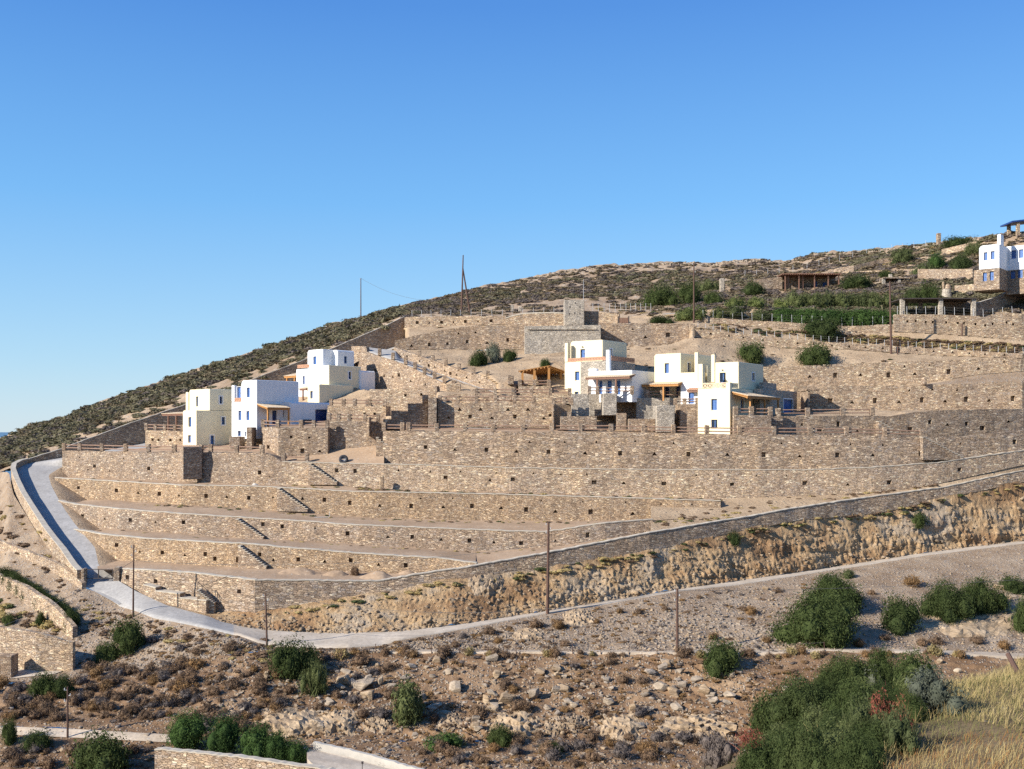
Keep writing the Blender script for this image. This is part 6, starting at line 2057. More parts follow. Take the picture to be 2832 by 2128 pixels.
# straw grass of the knoll
def grass(name, mat, n, region, hmin, hmax, label, seed, lean=(0.25, 0.1)):
    rng = np.random.default_rng(seed)
    V, F = [], []
    k = 0
    pts = []
    while len(pts) < n:
        m = 4000
        X = rng.uniform(region[0], region[1], m)
        Y = rng.uniform(region[2], region[3], m)
        d, s, yy = crest(X, Y)
        left = np.where(s > 0, d, -d)
        nz = vnoise(np.stack([X * .55, Y * .55, X * 0], -1), seed)
        ok = region[4](X, Y, left, nz)
        for q in np.nonzero(ok)[0]:
            pts.append((X[q], Y[q]))
        k += 1
        if k > 60:
            break
    pts = np.array(pts[:n])
    if not len(pts):
        return
    z = knoll_z(pts[:, 0], pts[:, 1])
    m = len(pts)
    dist = np.hypot(pts[:, 0], pts[:, 1])
    h = hmin + (hmax - hmin) * rng.uniform(0, 1, m) ** 1.6
    w = np.clip(.001 + .00016 * dist, .001, .01) * rng.uniform(.7, 1.5, m)
    ang = rng.uniform(0, 6.28, m)
    base = np.stack([pts[:, 0], pts[:, 1], z - .03], -1)
    ln = rng.normal(size=(m, 2)) * .28 + np.array(lean)
    sdv = np.stack([np.cos(ang), np.sin(ang), ang * 0], -1) * w[:, None]
    rows = []
    for t in (0, .45, .8):
        c = base + np.stack([ln[:, 0] * h * t ** 1.7, ln[:, 1] * h * t ** 1.7, h * t * (1 - .15 * t)], -1)
        ww = (1 - t * .75)
        rows += [c - sdv * ww, c + sdv * ww]
    tip = base + np.stack([ln[:, 0] * h, ln[:, 1] * h, h * .84], -1)
    V = np.stack(rows + [tip], 1).reshape(-1, 3)
    b = np.arange(m)[:, None] * 7
    F = np.concatenate([b + np.array([[0, 1, 3]]), b + np.array([[0, 3, 2]]), b + np.array([[2, 3, 5]]), b + np.array([[2, 5, 4]]), b + np.array([[4, 5, 6]])])
    o = link(name, mesh_np(name, V, F), mat)
    o['kind'] = 'stuff'
    o['label'] = label
    o['category'] = 'grass'
    return o


# ridge of the knoll in straw, its face greener, the top rusty
grass('grass', STRAW, 44000, (1.0, 16, 4.5, 24, lambda X, Y, l, nz: (l > -1.6) & (l < 1.1) & (nz > -.55)), .07, .21, 'pale straw grass along the ridge of the near knoll', 5)
grass('grass', STRAWG, 52000, (1.5, 18, 5, 26, lambda X, Y, l, nz: (l > -4.2) & (l < .5) & (nz > -.6) & (Y > 7.6 + X * .28)), .05, .15, 'greenish dry grass on the near knoll', 6)
grass('grass', STRAWR, 64000, (.8, 14, 4.2, 17, lambda X, Y, l, nz: (l > -7) & (l < .5) & (Y < 8.8 + X * .25 + nz)), .03, .12, 'rusty low dry grass nearest the camera', 8)
# ------------------------------------------------------------------ stones
from mathutils import geometry


def hull_rock(name, mat, seed, sc=(1, 1, .4), n=16, cuts=True):
    rng = np.random.default_rng(seed)
    p = rng.normal(size=(n, 3))
    p /= np.linalg.norm(p, axis=1, keepdims=True)
    p = np.sign(p) * np.abs(p) ** .6 * np.array(sc) * rng.uniform(.75, 1, (n, 1))
    bm = bmesh.new()
    for q in p:
        bm.verts.new(q)
    r = bmesh.ops.convex_hull(bm, input=bm.verts)
    bmesh.ops.delete(bm, geom=[g for g in r['geom_interior'] if isinstance(g, bmesh.types.BMVert)], context='VERTS')
    bmesh.ops.bevel(bm, geom=list(bm.edges), offset=.035, segments=1, affect='EDGES')
    me = bpy.data.meshes.new(name)
    bm.to_mesh(me)
    bm.free()
    me.materials.append(mat)
    return me


SLABS = [hull_rock('rock_slab', ROCK, 300 + k, (1, .75, .3)) for k in range(6)] + [hull_rock('rock_slab', ROCKO, 310 + k, (1, .8, .42)) for k in range(3)]
CHUNK = [hull_rock('rock', ROCK, 320 + k, (1, .85, .7)) for k in range(4)] + [hull_rock('rock', ROCKO, 330 + k, (1, .8, .65)) for k in range(3)]


def rock(ml, i, x, y, w, hh, label, group=None, tilt=.35, name=None, cat='rock', rz=None, sink=.2):
    p, nrm = ground(x, y)
    if p is None:
        return
    d = p.y
    me = ml[i % len(ml)]
    o = bpy.data.objects.new(name or me.name.split('.')[0], me)
    COL.objects.link(o)
    s = w / FPX * d / 2
    sz = hh / FPX * d / 2 / (.36 if ml is SLABS else (.65 if ml is CHUNK else .75))
    o.scale = (s, s * random.uniform(.8, 1.1), max(sz, s * .3))
    o.location = (p.x, p.y + s * .2, p.z + (hh / FPX * d) * (.5 - sink))
    o.rotation_euler = (random.uniform(.1, .1 + tilt), random.uniform(-tilt, tilt), random.uniform(-.5, .5) if rz is None else rz)
    tag(o, label, cat, group)
    return o


r_ = random.Random(17)
for i, (x, y, w, h_, lb) in enumerate([
    (1798, 1866, 46, 22, 'pale grey flat slab lying alone high on the rocky bank'), (1829, 1910, 48, 34, 'big ochre boulder leaning to the light in the slab field'), (1683, 1950, 36, 26, 'pale triangular slab in the middle of the slab field'),
    (1474, 1934, 38, 44, 'tall pale boulder with an ochre face, left in the slab field'), (1373, 1876, 26, 30, 'small pale boulder high on the bank near the brown shrubs'), (1344, 1946, 28, 38, 'narrow upright pale boulder at the left of the slab field'),
    (1866, 1926, 34, 26, 'pale boulder beside the big ochre one'), (1888, 1902, 30, 24, 'greyish slab just above the pale boulder pair'), (1952, 1918, 44, 24, 'long leaning slab near the gully bushes'), (1974, 1944, 36, 22, 'pale flat slab near the gully bushes'),
    (1873, 1964, 42, 24, 'grey slab below the pale boulder pair'), (1515, 1964, 26, 20, 'small pale block left of centre in the slab field'), (1575, 1946, 40, 18, 'flat pale slab in the centre of the slab field'), (1980, 1978, 40, 14, 'thin pale slab under the gully bushes'),
    (1000, 1905, 84, 36, 'biggest flat pale slab on the rocky bank, among grey shrubs'), (1020, 1934, 52, 30, 'pale slab under the biggest flat slab'), (944, 1890, 58, 26, 'pale slab left of the biggest flat slab'), (1051, 1896, 20, 34, 'upright pale stone right of the biggest flat slab'),
    (736, 1880, 16, 34, 'upright pale stone below the evergreen at the pole'), (1262, 1912, 56, 34, 'pair of pale blocks left of the slab field'), (1690, 1910, 24, 16, 'small slab above the triangular one'), (2020, 1925, 44, 16, 'pale flat slab at the edge of the gully bushes'), (2010, 1950, 40, 18, 'second pale flat slab at the edge of the gully bushes'), (2180, 1910, 50, 14, 'long thin slab beside the dark gully bush'), (2766, 1630, 36, 16, 'white stone beside the wide bush above the pale outcrop'), (2800, 1665, 30, 26, 'white boulder at the end of the wide bush'), (2118, 1632, 22, 12, 'pale oval slab on the rubble slope under the road'), (2598, 1834, 22, 18, 'brown boulder above the leaning post'), (2650, 1860, 26, 16, 'white stone near the leaning post'),
]):
    rock(SLABS if w > h_ * 1.25 else CHUNK, i, x, y, w, h_, lb, tilt=.3)
def outcrop(i, x, y, w, h_, label):
    """bedrock breaking through the slope: a ragged, bedded patch sunk into the ground at its rim"""
    nu, nv = 24, 15
    rngo = np.random.default_rng(500 + i)
    x0, x1, y0, y1 = x - w * .74, x + w * .74, y - h_ * 1.25, y + h_ * .22
    G = np.zeros((nv, nu, 3))
    for a in range(nv):
        for b in range(nu):
            px_, py_ = x0 + (x1 - x0) * b / (nu - 1), y1 + (y0 - y1) * a / (nv - 1)
            g, _ = ground(px_, py_)
            if g is None:
                return
            G[a, b] = g
    U, V = np.meshgrid(np.linspace(-1, 1, nu), np.linspace(-1, 1, nv))
    sc_ = w / FPX * G[..., 1].mean()
    nz = fbm(G, 1.1, 4, 60 + i)
    r = np.sqrt(U ** 2 + V ** 2) + .45 * nz
    m = np.clip(1.05 - r, -.25, 1)
    G[..., 0] += rngo.normal(size=U.shape) * sc_ * .012
    s_ = G @ np.array((rngo.uniform(.25, .5), .2, 1.0)) * rngo.uniform(1.7, 2.6) + .9 * fbm(G, .5, 3, 70 + i)
    fr = s_ - np.floor(s_)
    step = np.where(fr < .7, fr * .25, .18 + (fr - .7) * 2.7)
    crk = np.abs(fbm(G, 1.5, 3, 80 + i))
    hgt = np.clip(m, -.25, .55) * min(sc_ * .36, 1.15) * (1 + .35 * nz) + np.where(m > 0, .24 * (step - .5) * np.clip(m * 4, 0, 1), 0) - np.where(crk < .05, .15, 0) * (m > .1)
    hgt = np.where(m < 0, m * .9, hgt)
    q = G + hgt[..., None] * np.array((0.0, -.72, .62))
    bm = bmesh.new()
    vs_ = [bm.verts.new(v) for v in q.reshape(-1, 3)]
    for f in grid_faces(nv, nu):
        k_ = [int(t) for t in f]
        if rngo.uniform() < .5:
            bm.faces.new([vs_[k_[0]], vs_[k_[1]], vs_[k_[2]]])
            bm.faces.new([vs_[k_[0]], vs_[k_[2]], vs_[k_[3]]])
        else:
            bm.faces.new([vs_[k_[0]], vs_[k_[1]], vs_[k_[3]]])
            bm.faces.new([vs_[k_[1]], vs_[k_[2]], vs_[k_[3]]])
    me = bpy.data.meshes.new('rock_outcrop')
    bm.to_mesh(me)
    bm.free()
    o = link('rock_outcrop', me, ROCKO)
    tag(o, label, 'rock outcrop')
    recentre(o)


for i, (x, y, w, h_, lb) in enumerate([
    (1422, 2046, 104, 66, 'long bedded pale outcrop above the dark green bush at the foot of the bank'), (1542, 2030, 48, 40, 'stacked layered outcrop in the foot of the bank'), (1590, 2020, 56, 36, 'square ochre outcrop block beside the stacked layers'), (1715, 2046, 90, 60, 'slanting outcrop ridge with a shaded underside'), (1925, 2044, 150, 54, 'broad ochre rock face at the foot of the bank'),
    (800, 2028, 130, 56, 'grey layered outcrop right above the round trees'), (934, 2026, 82, 54, 'pale layered outcrop beside the grey one'), (1042, 2022, 54, 40, 'small layered outcrop right of the pale one'), (1240, 2010, 60, 36, 'low pale outcrop under the half dry bush'), (2680, 1750, 190, 64, 'large pale rock outcrop under the wide evergreen bush'), (2790, 1720, 120, 60, 'pale rock outcrop at the edge of the view'), (660, 1700, 70, 60, 'grey rock knob at the end of the brown stone wall by the road'), (740, 1738, 24, 24, 'rounded boulder behind the pole at the road'), (1345, 1640, 70, 54, 'pale boulder knob on top of the cut rock'), (1460, 1772, 60, 30, 'dark ledge of rock beneath the road by the pole'), (1600, 1726, 60, 36, 'dark rock ledge under the road right of the pole'), (640, 2000, 60, 30, 'low pale rock behind the second round tree'),
]):
    outcrop(i, x, y, w, h_, lb)
for i in range(330):
    x, y = r_.uniform(880, 2080), r_.uniform(1830, 2020)
    if (x > 1980 and y > 1880) or float(fbm(np.array([[x * .02, y * .03, 0]]), 1.0, 2, 5)[0]) < -.08:
        continue
    w = 12 + 36 * r_.random() ** 2
    rock(SLABS if r_.random() < .7 else CHUNK, r_.randrange(9), x, y, w, w * r_.uniform(.35, .8), 'small pale rock strewn over the rocky bank below the dirt track', 'small rocks on the rocky bank')
for i in range(40):
    x, y = r_.uniform(480, 880), r_.uniform(1850, 2010)
    w = r_.uniform(10, 24)
    rock(SLABS, r_.randrange(9), x, y, w, w * r_.uniform(.3, .7), 'small pale rock lying among the shrubs above the round trees', 'small rocks among the shrubs')


def scatter_stones(name, mat, pts, sizes, label, seed):
    rng = np.random.default_rng(seed)
    base = []
    for k in range(8):
        me = hull_rock('t', mat, 400 + k, (1, .8, .55), 9)
        v = np.array([q.co[:] for q in me.vertices])
        bm = bmesh.new()
        bm.from_mesh(me)
        bmesh.ops.triangulate(bm, faces=bm.faces)
        f = np.array([[a.index for a in p.verts] for p in bm.faces])
        v = np.array([q.co[:] for q in bm.verts])
        bm.free()
        bpy.data.meshes.remove(me)
        base.append((v, f))
    V, F, n0 = [], [], 0
    for i, (p, s) in enumerate(zip(pts, sizes)):
        v, f = base[i % 8]
        a, b = rng.uniform(0, 6.28), rng.uniform(-.5, .5)
        ca, sa, cb, sb = math.cos(a), math.sin(a), math.cos(b), math.sin(b)
        R_ = np.array([[ca, -sa, 0], [sa, ca, 0], [0, 0, 1]]) @ np.array([[1, 0, 0], [0, cb, -sb], [0, sb, cb]])
        V.append((v * s) @ R_.T + np.array(p))
        F.append(f + n0)
        n0 += len(v)
    o = link(name, mesh_np(name, np.concatenate(V), np.concatenate(F)), mat)
    o['kind'] = 'stuff'
    o['label'] = label
    o['category'] = 'rubble'
    return o


rg = np.random.default_rng(8)
pp, ss, p2, s2 = [], [], [], []
for i in range(13000):
    u = rg.uniform()
    if u < .5:                                         # scree under the road
        x = rg.uniform(200, 2880)
        a, b = float(LN.Y(x)), float(B3.Y(x))
        y = a + 8 + (b - a - 8) * rg.uniform(0, 1) ** .7
        s = rg.uniform(.07, .24) * (1.35 if 1750 < x < 2250 else 1)
    elif u < .95:
        x = rg.uniform(-100, 2100)
        y = rg.uniform(1815, 2128)
        s = rg.uniform(.07, .24) * (1.7 if rg.uniform() < .12 else 1)
        if x < 500 and rg.uniform() < .6:
            continue
    else:
        x = rg.uniform(1150, 2500)
        y = rg.uniform(900, 1000)
        s = rg.uniform(.08, .2)
    p, _ = ground(x, y)
    if p is None or p.y < 60:
        continue
    (pp if i % 3 else p2).append(np.array(p))
    (ss if i % 3 else s2).append(s)
scatter_stones('rubble', ROCK, pp, ss, 'grey broken stones strewn over the slopes', 1)
scatter_stones('rubble', ROCKO, p2, s2, 'ochre broken stones strewn over the slopes', 2)
pp, ss = [], []
for i in range(1500):
    x = rg.uniform(600, 2850)
    t_ = rg.uniform(0, 1) ** 2.2
    y = float(RF.Y(x)) - 1 - t_ * .8 * (float(RF.Y(x)) - float(W0F.Y(x)))
    p, _ = ground(x, y)
    if p is None:
        continue
    pp.append(np.array(p))
    ss.append(rg.uniform(.08, .32) * (1.8 if rg.uniform() < .06 else 1))
scatter_stones('rubble', ROCKO, pp, ss, 'fallen stones along the foot and ledges of the cut rock', 4)
pp, ss = [], []
for i in range(700):                                  # dry stone rim and rocks on the skyline
    x = rg.uniform(1480, 2700)
    y = float(SKY.Y(x)) + rg.uniform(-1, 5)
    p, _ = ground(x, y + 3)
    if p is None:
        continue
    pp.append(np.array(p))
    ss.append(rg.uniform(.25, .75))
scatter_stones('rubble', ROCK, pp, ss, 'row of dark stones of an old dry wall along the skyline', 3)

# ------------------------------------------------------------------ low walls and drives of the lower left and foot
def gwall(label, top, foot, mat=STONE_L, thick=.5, cope=.08, cat='wall', name='stone_wall', dx=14):
    xs = sorted({p[0] for p in top} | {p[0] for p in foot})
    ds = []
    for x in xs:
        p, _ = ground(x, float(np.interp(x, [q[0] for q in foot], [q[1] for q in foot])))
        ds.append((x, p.y - .05 if p is not None else 120))
    return wall(name, label, Ln(top, ds), Ln(foot, ds), xs[0], xs[-1], mat, dx, thick, cope=None, cat=cat, bury=.4)


gwall('upper pale wall that runs down to the gate pillar', [(-60, 1472), (0, 1496), (99, 1534), (165, 1562), (200, 1588), (226, 1612)], [(-60, 1508), (0, 1532), (99, 1562), (142, 1580), (200, 1612), (226, 1630)], STONE_L)
gwall('pale wall below the hedge strip, ending in a sharp corner', [(-60, 1566), (0, 1591), (66, 1620), (132, 1663), (180, 1708), (201, 1735)], [(-60, 1604), (0, 1632), (66, 1668), (132, 1718), (180, 1755), (201, 1766)], STONE_L)
gwall('lowest pale wall behind the little concrete yard', [(-60, 1722), (0, 1733), (100, 1750), (201, 1778)], [(-60, 1842), (0, 1850), (100, 1858), (201, 1856)], STONE_L)
p, _ = ground(20, 1878)
block('stone_gate_pillar', 'shaded stone pillar at the entrance of the little concrete yard', -20, 32, 1815, 1884, p.y, 1.4, STONE, 'pillar')


def patch(name, quad, mat, lift=.06, label=None):
    n = 8
    rows = []
    for i in range(n + 1):
        t = i / n
        row = []
        for j in range(n + 1):
            s = j / n
            x = (quad[0][0] * (1 - s) + quad[1][0] * s) * (1 - t) + (quad[3][0] * (1 - s) + quad[2][0] * s) * t
            y = (quad[0][1] * (1 - s) + quad[1][1] * s) * (1 - t) + (quad[3][1] * (1 - s) + quad[2][1] * s) * t
            g, _ = ground(x, y)
            row.append(np.array(g) + np.array((0, 0, lift)))
        rows.append(row)
    q = np.array(rows)
    return structure(link(name, mesh_np(name, q.reshape(-1, 3), grid_faces(n + 1, n + 1), True), mat), 'structure', label)


patch('concrete_yard', [(-40, 1886), (150, 1866), (196, 1850), (60, 1842)], ROADM, label='small pale concrete yard below three walls')
patch('dirt_track', [(-60, 2030), (200, 2042), (200, 2018), (-60, 2008)], PATHM, .05, 'dirt track crossing the lower slope')
patch('dirt_track', [(199, 2042), (480, 2056), (480, 2034), (199, 2018)], PATHM, .05, 'dirt track crossing the lower slope')
tx = xr(1080, 3500, 10)
road_strip('dirt_track', B3.off(-1, -.1), B4.off(1, .2), tx, PATHM, .05, 3, 'narrow dirt track above the rocky bank')

gx0 = [(428, 77.6), (520, 77), (700, 75.6), (930, 73.6)]
wall('stone_wall', 'stone wall with a pale top in front of the round trees', Ln([(428, 2074), (520, 2082), (700, 2101), (930, 2136)], gx0), Ln([(428, 2150), (930, 2190)], gx0), 428, 930, STONE_L, 10, .45, cope=.1, cat='wall', bury=1.0)
cx0 = [(866, 80.6), (960, 79.5), (1060, 78), (1200, 75.5)]
wall('concrete_wall', 'smooth pale concrete wall beside the sunken drive', Ln([(866, 2053), (920, 2063), (1050, 2096), (1200, 2140)], cx0), Ln([(866, 2078), (960, 2092), (1100, 2132), (1200, 2160)], cx0), 866, 1200, CONC, 12, .3, cat='wall', bury=.3)
dm = MB()
q = [P(848, 2072, 80.8), P(872, 2076, 80.3), P(960, 2094, 79.2), P(1100, 2134, 77), P(1210, 2170, 75.2), P(1060, 2200, 73), P(900, 2150, 75), P(850, 2100, 78)]
dm.add([(a[0], a[1], a[2] + .03) for a in q] + [(a[0], a[1], a[2] - .4) for a in q], [list(range(8)), [15, 14, 13, 12, 11, 10, 9, 8]] + [[i, 8 + i, 8 + (i + 1) % 8, (i + 1) % 8] for i in range(8)])
structure(dm.obj('sunken_drive', ROADM), 'structure', 'pale concrete drive sunk beside the smooth wall')
lm = empty('garden_lamp', P(1002, 2128, 75.5))
tag(lm, 'small dark garden lamp on a short post by the concrete wall', 'lamp')
k = MB()
k.tube((0, 0, -.2), (0, 0, .38), .025)
k.obj('post', METAL, lm)
k = MB()
k.tube((0, 0, .38), (0, 0, .5), .09, .07)
k.tube((0, 0, .505), (0, 0, .54), .12, .05)
k.obj('lamp_head', METAL, lm)

# ------------------------------------------------------------------ gate and entrance
g0, g1 = Vector(P(232, 1602, 118.4)), Vector(P(313, 1602, 118.4))
gt = empty('metal_gate', g0)
tag(gt, 'brown metal gate closing the foot of the climbing drive', 'gate')
L_ = (g1 - g0).length
hh = 1.05
fr = MB()
for (a, b) in (((0, 0, .08), (L_, 0, .08)), ((0, 0, hh), (L_, 0, hh)), ((.03, 0, .08), (.03, 0, hh)), ((L_ - .03, 0, .08), (L_ - .03, 0, hh)), ((L_ * .5, 0, .08), (L_ * .5, 0, hh))):
    fr.bar(a, b, .07, .071)
fr.obj('gate_frame', METAL, gt)
br = MB()
for k in range(24):
    x = .12 + (L_ - .24) * k / 23
    br.bar((x, .01, .11), (x, .01, hh - .04), .022)
br.obj('bar', METAL, gt)
block('stone_gate_pillar', 'dark stone pillar on the inner side of the metal gate', 314, 330, 1570, 1610, 118.2, 1.0, STONE, 'pillar')
block('stone_gate_pillar', 'pale stone pillar ending the parapet beside the metal gate', 224, 233, 1574, 1622, 117.9, .9, STONE_L, 'pillar')
mb = MB()
for (xa, xb, yt, ybm, da, db) in [(397, 430, 1619, 1660, 115.2, 114.3), (430, 497, 1636, 1690, 114.3, 112.7), (497, 570, 1655, 1712, 112.7, 110.9)]:
    A, B = P(xa, yt, da - .6), P(xb, yt + 8, db - .6)
    A0, B0_ = P(xa, ybm, da - .6), P(xb, ybm + 12, db - .6)
    mb.hexa([A0, B0_, (B0_[0] + .3, B0_[1] + 1, B0_[2]), (A0[0] + .3, A0[1] + 1, A0[2]), A, B, (B[0] + .3, B[1] + 1, B[2]), (A[0] + .3, A[1] + 1, A[2])])
    mb.hexa([(A[0] - .03, A[1] - .05, A[2] + .003), (B[0] + .03, B[1] - .05, B[2] + .003), (B[0] + .3, B[1] + 1, B[2] + .003), (A[0] + .3, A[1] + 1, A[2] + .003), (A[0] - .03, A[1] - .05, A[2] + .1), (B[0] + .03, B[1] - .05, B[2] + .1), (B[0] + .3, B[1] + 1, B[2] + .1), (A[0] + .3, A[1] + 1, A[2] + .1)], 1)
tag(recentre(mb.obj('stepped_wall', [STONE_L, COPE])), 'stepped low wall along the road leading to the small stair', 'wall')
st = stair('stair with a dark handrail climbing from the road to the lowest terrace', [(545, 1634), (592, 1672)], 110.8, 1.3, 9, foot_dy=30, mat=STONE_L, group=None)
hr = MB()
pa, pb = Vector(P(547, 1610, 111.0)), Vector(P(582, 1640, 111.0))
hr.bar(pa, pb, .06)
for t in (0, .35, .7, 1):
    q = pa.lerp(pb, t)
    hr.bar(q, q - Vector((0, 0, .95)), .05)
hr = hr.obj('handrail', METAL)
adopt(hr, st)
bpy.context.view_layer.update()

# ------------------------------------------------------------------ poles and wires
def pole(label, x, yt, yb, r=.13, d=None, lean=0.0, arms=0, group='wooden utility poles', ins=3):
    if d is None:
        p, _ = ground(x, yb)
        d = p.y
    p = Vector(P(x, yb, d))
    h_ = (yb - yt) / FPX * d
    root = empty('utility_pole', p)
    tag(root, label, 'utility pole', group)
    m = MB()
    m.tube((0, 0, -.8), (lean * h_, 0, h_), r * 1.15, r * .72, 10)
    m.obj('shaft', POLEM, root)
    for k in range(ins):
        m = MB()
        z = h_ - .25 - .42 * k
        x_ = lean * z
        s = 1 if k % 2 else -1
        m.bar((x_, 0, z), (x_ + s * .22, -.02, z), .04)
        m.tube((x_ + s * .22, -.02, z), (x_ + s * .22, -.02, z + .16), .05, .04, 8)
        m.obj('insulator', GALV, root)
    return p + Vector((lean * h_, 0, h_))


tops = {}
tops['main'] = pole('tall brown pole standing at the road edge in front of the brown stone wall', 1514, 1445, 1697, .15, lean=.012)
tops['low'] = pole('brown pole on the dirt track below the road, right of the tall one', 1873, 1628, 1804, .13)
tops['bend'] = pole('slim pole beside the widest part of the road', 739, 1641, 1789, .09, lean=-.03)
tops['gate'] = pole('slim grey pole standing below the road near the gate', 368, 1507, 1707, .09, lean=.01)
tops['track'] = pole('dark pole beside the lower dirt track', 187, 1900, 2040, .08)
tops['sea'] = pole('lone pole on the seaward skyline, beside the boundary wall', 998, 770, 884, .12, ins=1)
tops['mid'] = pole('tall pole rising in front of the dark hill bushes', 1919, 728, 893, .13, ins=4)
tops['right'] = pole('dark pole in front of the clipped hedge', 2465, 780, 979, .17, lean=-.02, ins=0)
p, _ = ground(1276, 868)
ap = empty('utility_pole', p)
tag(ap, 'twin legged pole leaning together high on the hill', 'utility pole', 'wooden utility poles')
d_ = p.y
top_ = Vector(P(1281, 706, d_)) - p
m = MB()
m.tube((0, 0, -.5), top_, .2, .1, 9)
m.obj('shaft', POLEM, ap)
m = MB()
j = Vector(P(1280, 742, d_)) - p
m.tube(Vector(P(1301, 866, d_)) - p + Vector((0, .4, -.5)), j, .19, .12, 9)
m.obj('brace_leg', POLEM, ap)
tops['a'] = p + top_


def wire(label, a, b, sag, r=.016, n=28):
    pts = []
    for k in range(n + 1):
        t = k / n
        q = Vector(a).lerp(Vector(b), t)
        q.z -= sag * 4 * t * (1 - t)
        pts.append(q)
    mb = MB()
    for a_, b_ in zip(pts[:-1], pts[1:]):
        mb.bar(a_, b_, r * 2)
    o = recentre(mb.obj('overhead_wire', WIREM))
    tag(o, label, 'wire', 'overhead wires')
    return o


wire('thin wire from the slim grey pole by the gate to the tall brown pole', tops['gate'] - Vector((0, 0, 1.6)), tops['main'] - Vector((0, 0, 2.2)), 1.1)
wire('thin wire from the slim pole at the road bend past the tall pole', tops['bend'], tops['low'], 2.0, .013)
wire('thin wire leaving the slim grey pole by the gate towards the edge of the view', tops['gate'] - Vector((0, 0, 1.6)), P(-160, 1790, 100), .7)
wire('thin pale wire crossing in front of the largest evergreen bush', tops['low'] - Vector((0, 0, .2)), P(3000, 1590, 112), .4, .013)
wire('thin wire from the lone skyline pole to the twin legged pole', tops['sea'], P(1262, 826, 255), 2.2, .02)


# ------------------------------------------------------------------ fences
def fence(label, pts, h_, npost, mat=GALV, pr=.035, wires=3, group=None, lean=0.0, name='wire_fence'):
    pts = [Vector(p) for p in pts]
    L = [0]
    for a, b in zip(pts[:-1], pts[1:]):
        L.append(L[-1] + (b - a).length)
    root = empty(name, pts[0])
    tag(root, label, 'fence', group)
    pm = MB()
    pm.tube((0, 0, -.1), (0, 0, h_), pr, pr, 6)
    pme = mesh_py('post', pm.v, pm.f)
    pme.materials.append(mat)
    pos_ = []
    for k in range(npost):
        s = L[-1] * k / (npost - 1)
        i = min(max(int(np.searchsorted(L, s)) - 1, 0), len(pts) - 2)
        q = pts[i].lerp(pts[i + 1], (s - L[i]) / max(L[i + 1] - L[i], 1e-6))
        o = bpy.data.objects.new('post', pme)
        COL.objects.link(o)
        o.parent = root
        o.location = q - pts[0]
        o.rotation_euler = (random.uniform(-.05, .05) + lean * random.uniform(-1, 1), random.uniform(-.06, .06), 0)
        pos_.append(q - pts[0])
    wm = MB()
    for w_ in range(wires):
        z = h_ * (.25 + .68 * w_ / max(wires - 1, 1))
        for a, b in zip(pos_[:-1], pos_[1:]):
            wm.bar(a + Vector((0, 0, z)), b + Vector((0, 0, z)), .014)
    wm.obj('fence_wire', WIREM, root)
    return root


fence('wire fence on thin pale posts along the long wall above the two bushes', [W9T.at(x, 0, .3) for x in range(1930, 2841, 30)], .95, 42)
fence('taller wire fence in front of the clipped hedge', [P(x, y, d) for x, y, d in [(1945, 880, 181.8), (2060, 887, 180.8), (2145, 892, 180), (2240, 896, 179.1), (2330, 902, 178.3), (2470, 897, 177)]], 1.35, 20)
fence('wire fence in front of the open stone pergola', [P(x, y, d) for x, y, d in [(2482, 870, 176.3), (2600, 870, 175.8), (2720, 878, 175), (2800, 870, 174.5)]], 1.3, 13)
fence('low sagging wire fence on brown sticks along the dirt track', [B3.at(x, -1, -.15) for x in range(1040, 2301, 40)], .8, 17, POLEM, .03, 2, lean=.12)
gp = []
for x in range(1140, 1561, 60):
    q, _ = ground(x, float(np.interp(x, [1119, 1397, 1560], [879, 876, 869])) - 1)
    gp.append(q)
fence('faint wire fence along the highest wall beside the tower', gp, 1.3, 16)
gp = []
for x in range(1640, 1801, 40):
    q, _ = ground(x, 862)
    gp.append(q)
fence('wire fence between the tower and the dark hill bushes', gp, 1.5, 12)
gp = []
for x, y in [(2060, 768), (2150, 760), (2250, 742), (2330, 722), (2430, 700), (2560, 685)]:
    q, _ = ground(x, y)
    gp.append(q)
fence('wire fence on posts climbing the upper hill behind the red pergola', gp, 1.6, 16)
# near leaning post
pk = MB()
pk.tube(P(2787, 1809, 13.0), P(2872, 1965, 12.4), .028, .04, 8)
tag(recentre(pk.obj('fence_post', POLEM)), 'dark leaning fence post standing on the near grassy knoll', 'post')


# ------------------------------------------------------------------ pergolas and small buildings on the upper slope
def open_roof(name, label, cat, x0, x1, yr, yb, d, depth, posts, mat_post, mat_roof, pw=.5, thick=.14, back=None, slats=0, ytr=None):
    a = np.array(P(x0, yr, d))
    b = np.array(P(x1, yr if ytr is None else ytr, d))
    z0 = P(x0, yb, d)[2]
    W = b[0] - a[0]
    root = empty(name, (a[0], d, z0))
    tag(root, label, cat)
    z1, z2 = a[2] - z0, b[2] - z0
    m = MB()
    m.hexa([(0, -.3, z1 - thick), (W, -.3, z2 - thick), (W, depth, z2 - thick), (0, depth, z1 - thick), (0, -.3, z1), (W, -.3, z2), (W, depth, z2), (0, depth, z1)])
    rf = m.obj('roof', mat_roof, root)
    if slats:
        m = MB()
        for k in range(slats):
            x = W * (k + .5) / slats
            m.bar((x, -.75, (z1 + z2) / 2 - thick - .06), (x, depth, (z1 + z2) / 2 - thick - .06), .09, .11)
        m.obj('rafter', mat_roof, rf)
    for (px_, fy) in posts:
        m = MB()
        x = P(px_, yb, d)[0] - a[0]
        zz = z1 + (z2 - z1) * x / W - thick - .002
        m.box(x - pw / 2, x + pw / 2, fy * depth, fy * depth + pw, -.4, zz)
        m.obj('pillar' if pw > .3 else 'post', mat_post, root)
    if back:
        m = MB()
        m.box(.02, W - .02, depth - .5, depth - .02, -.4, min(z1, z2) - thick - .004)
        m.obj('back_wall', back, root)
    return root, W, z1, depth


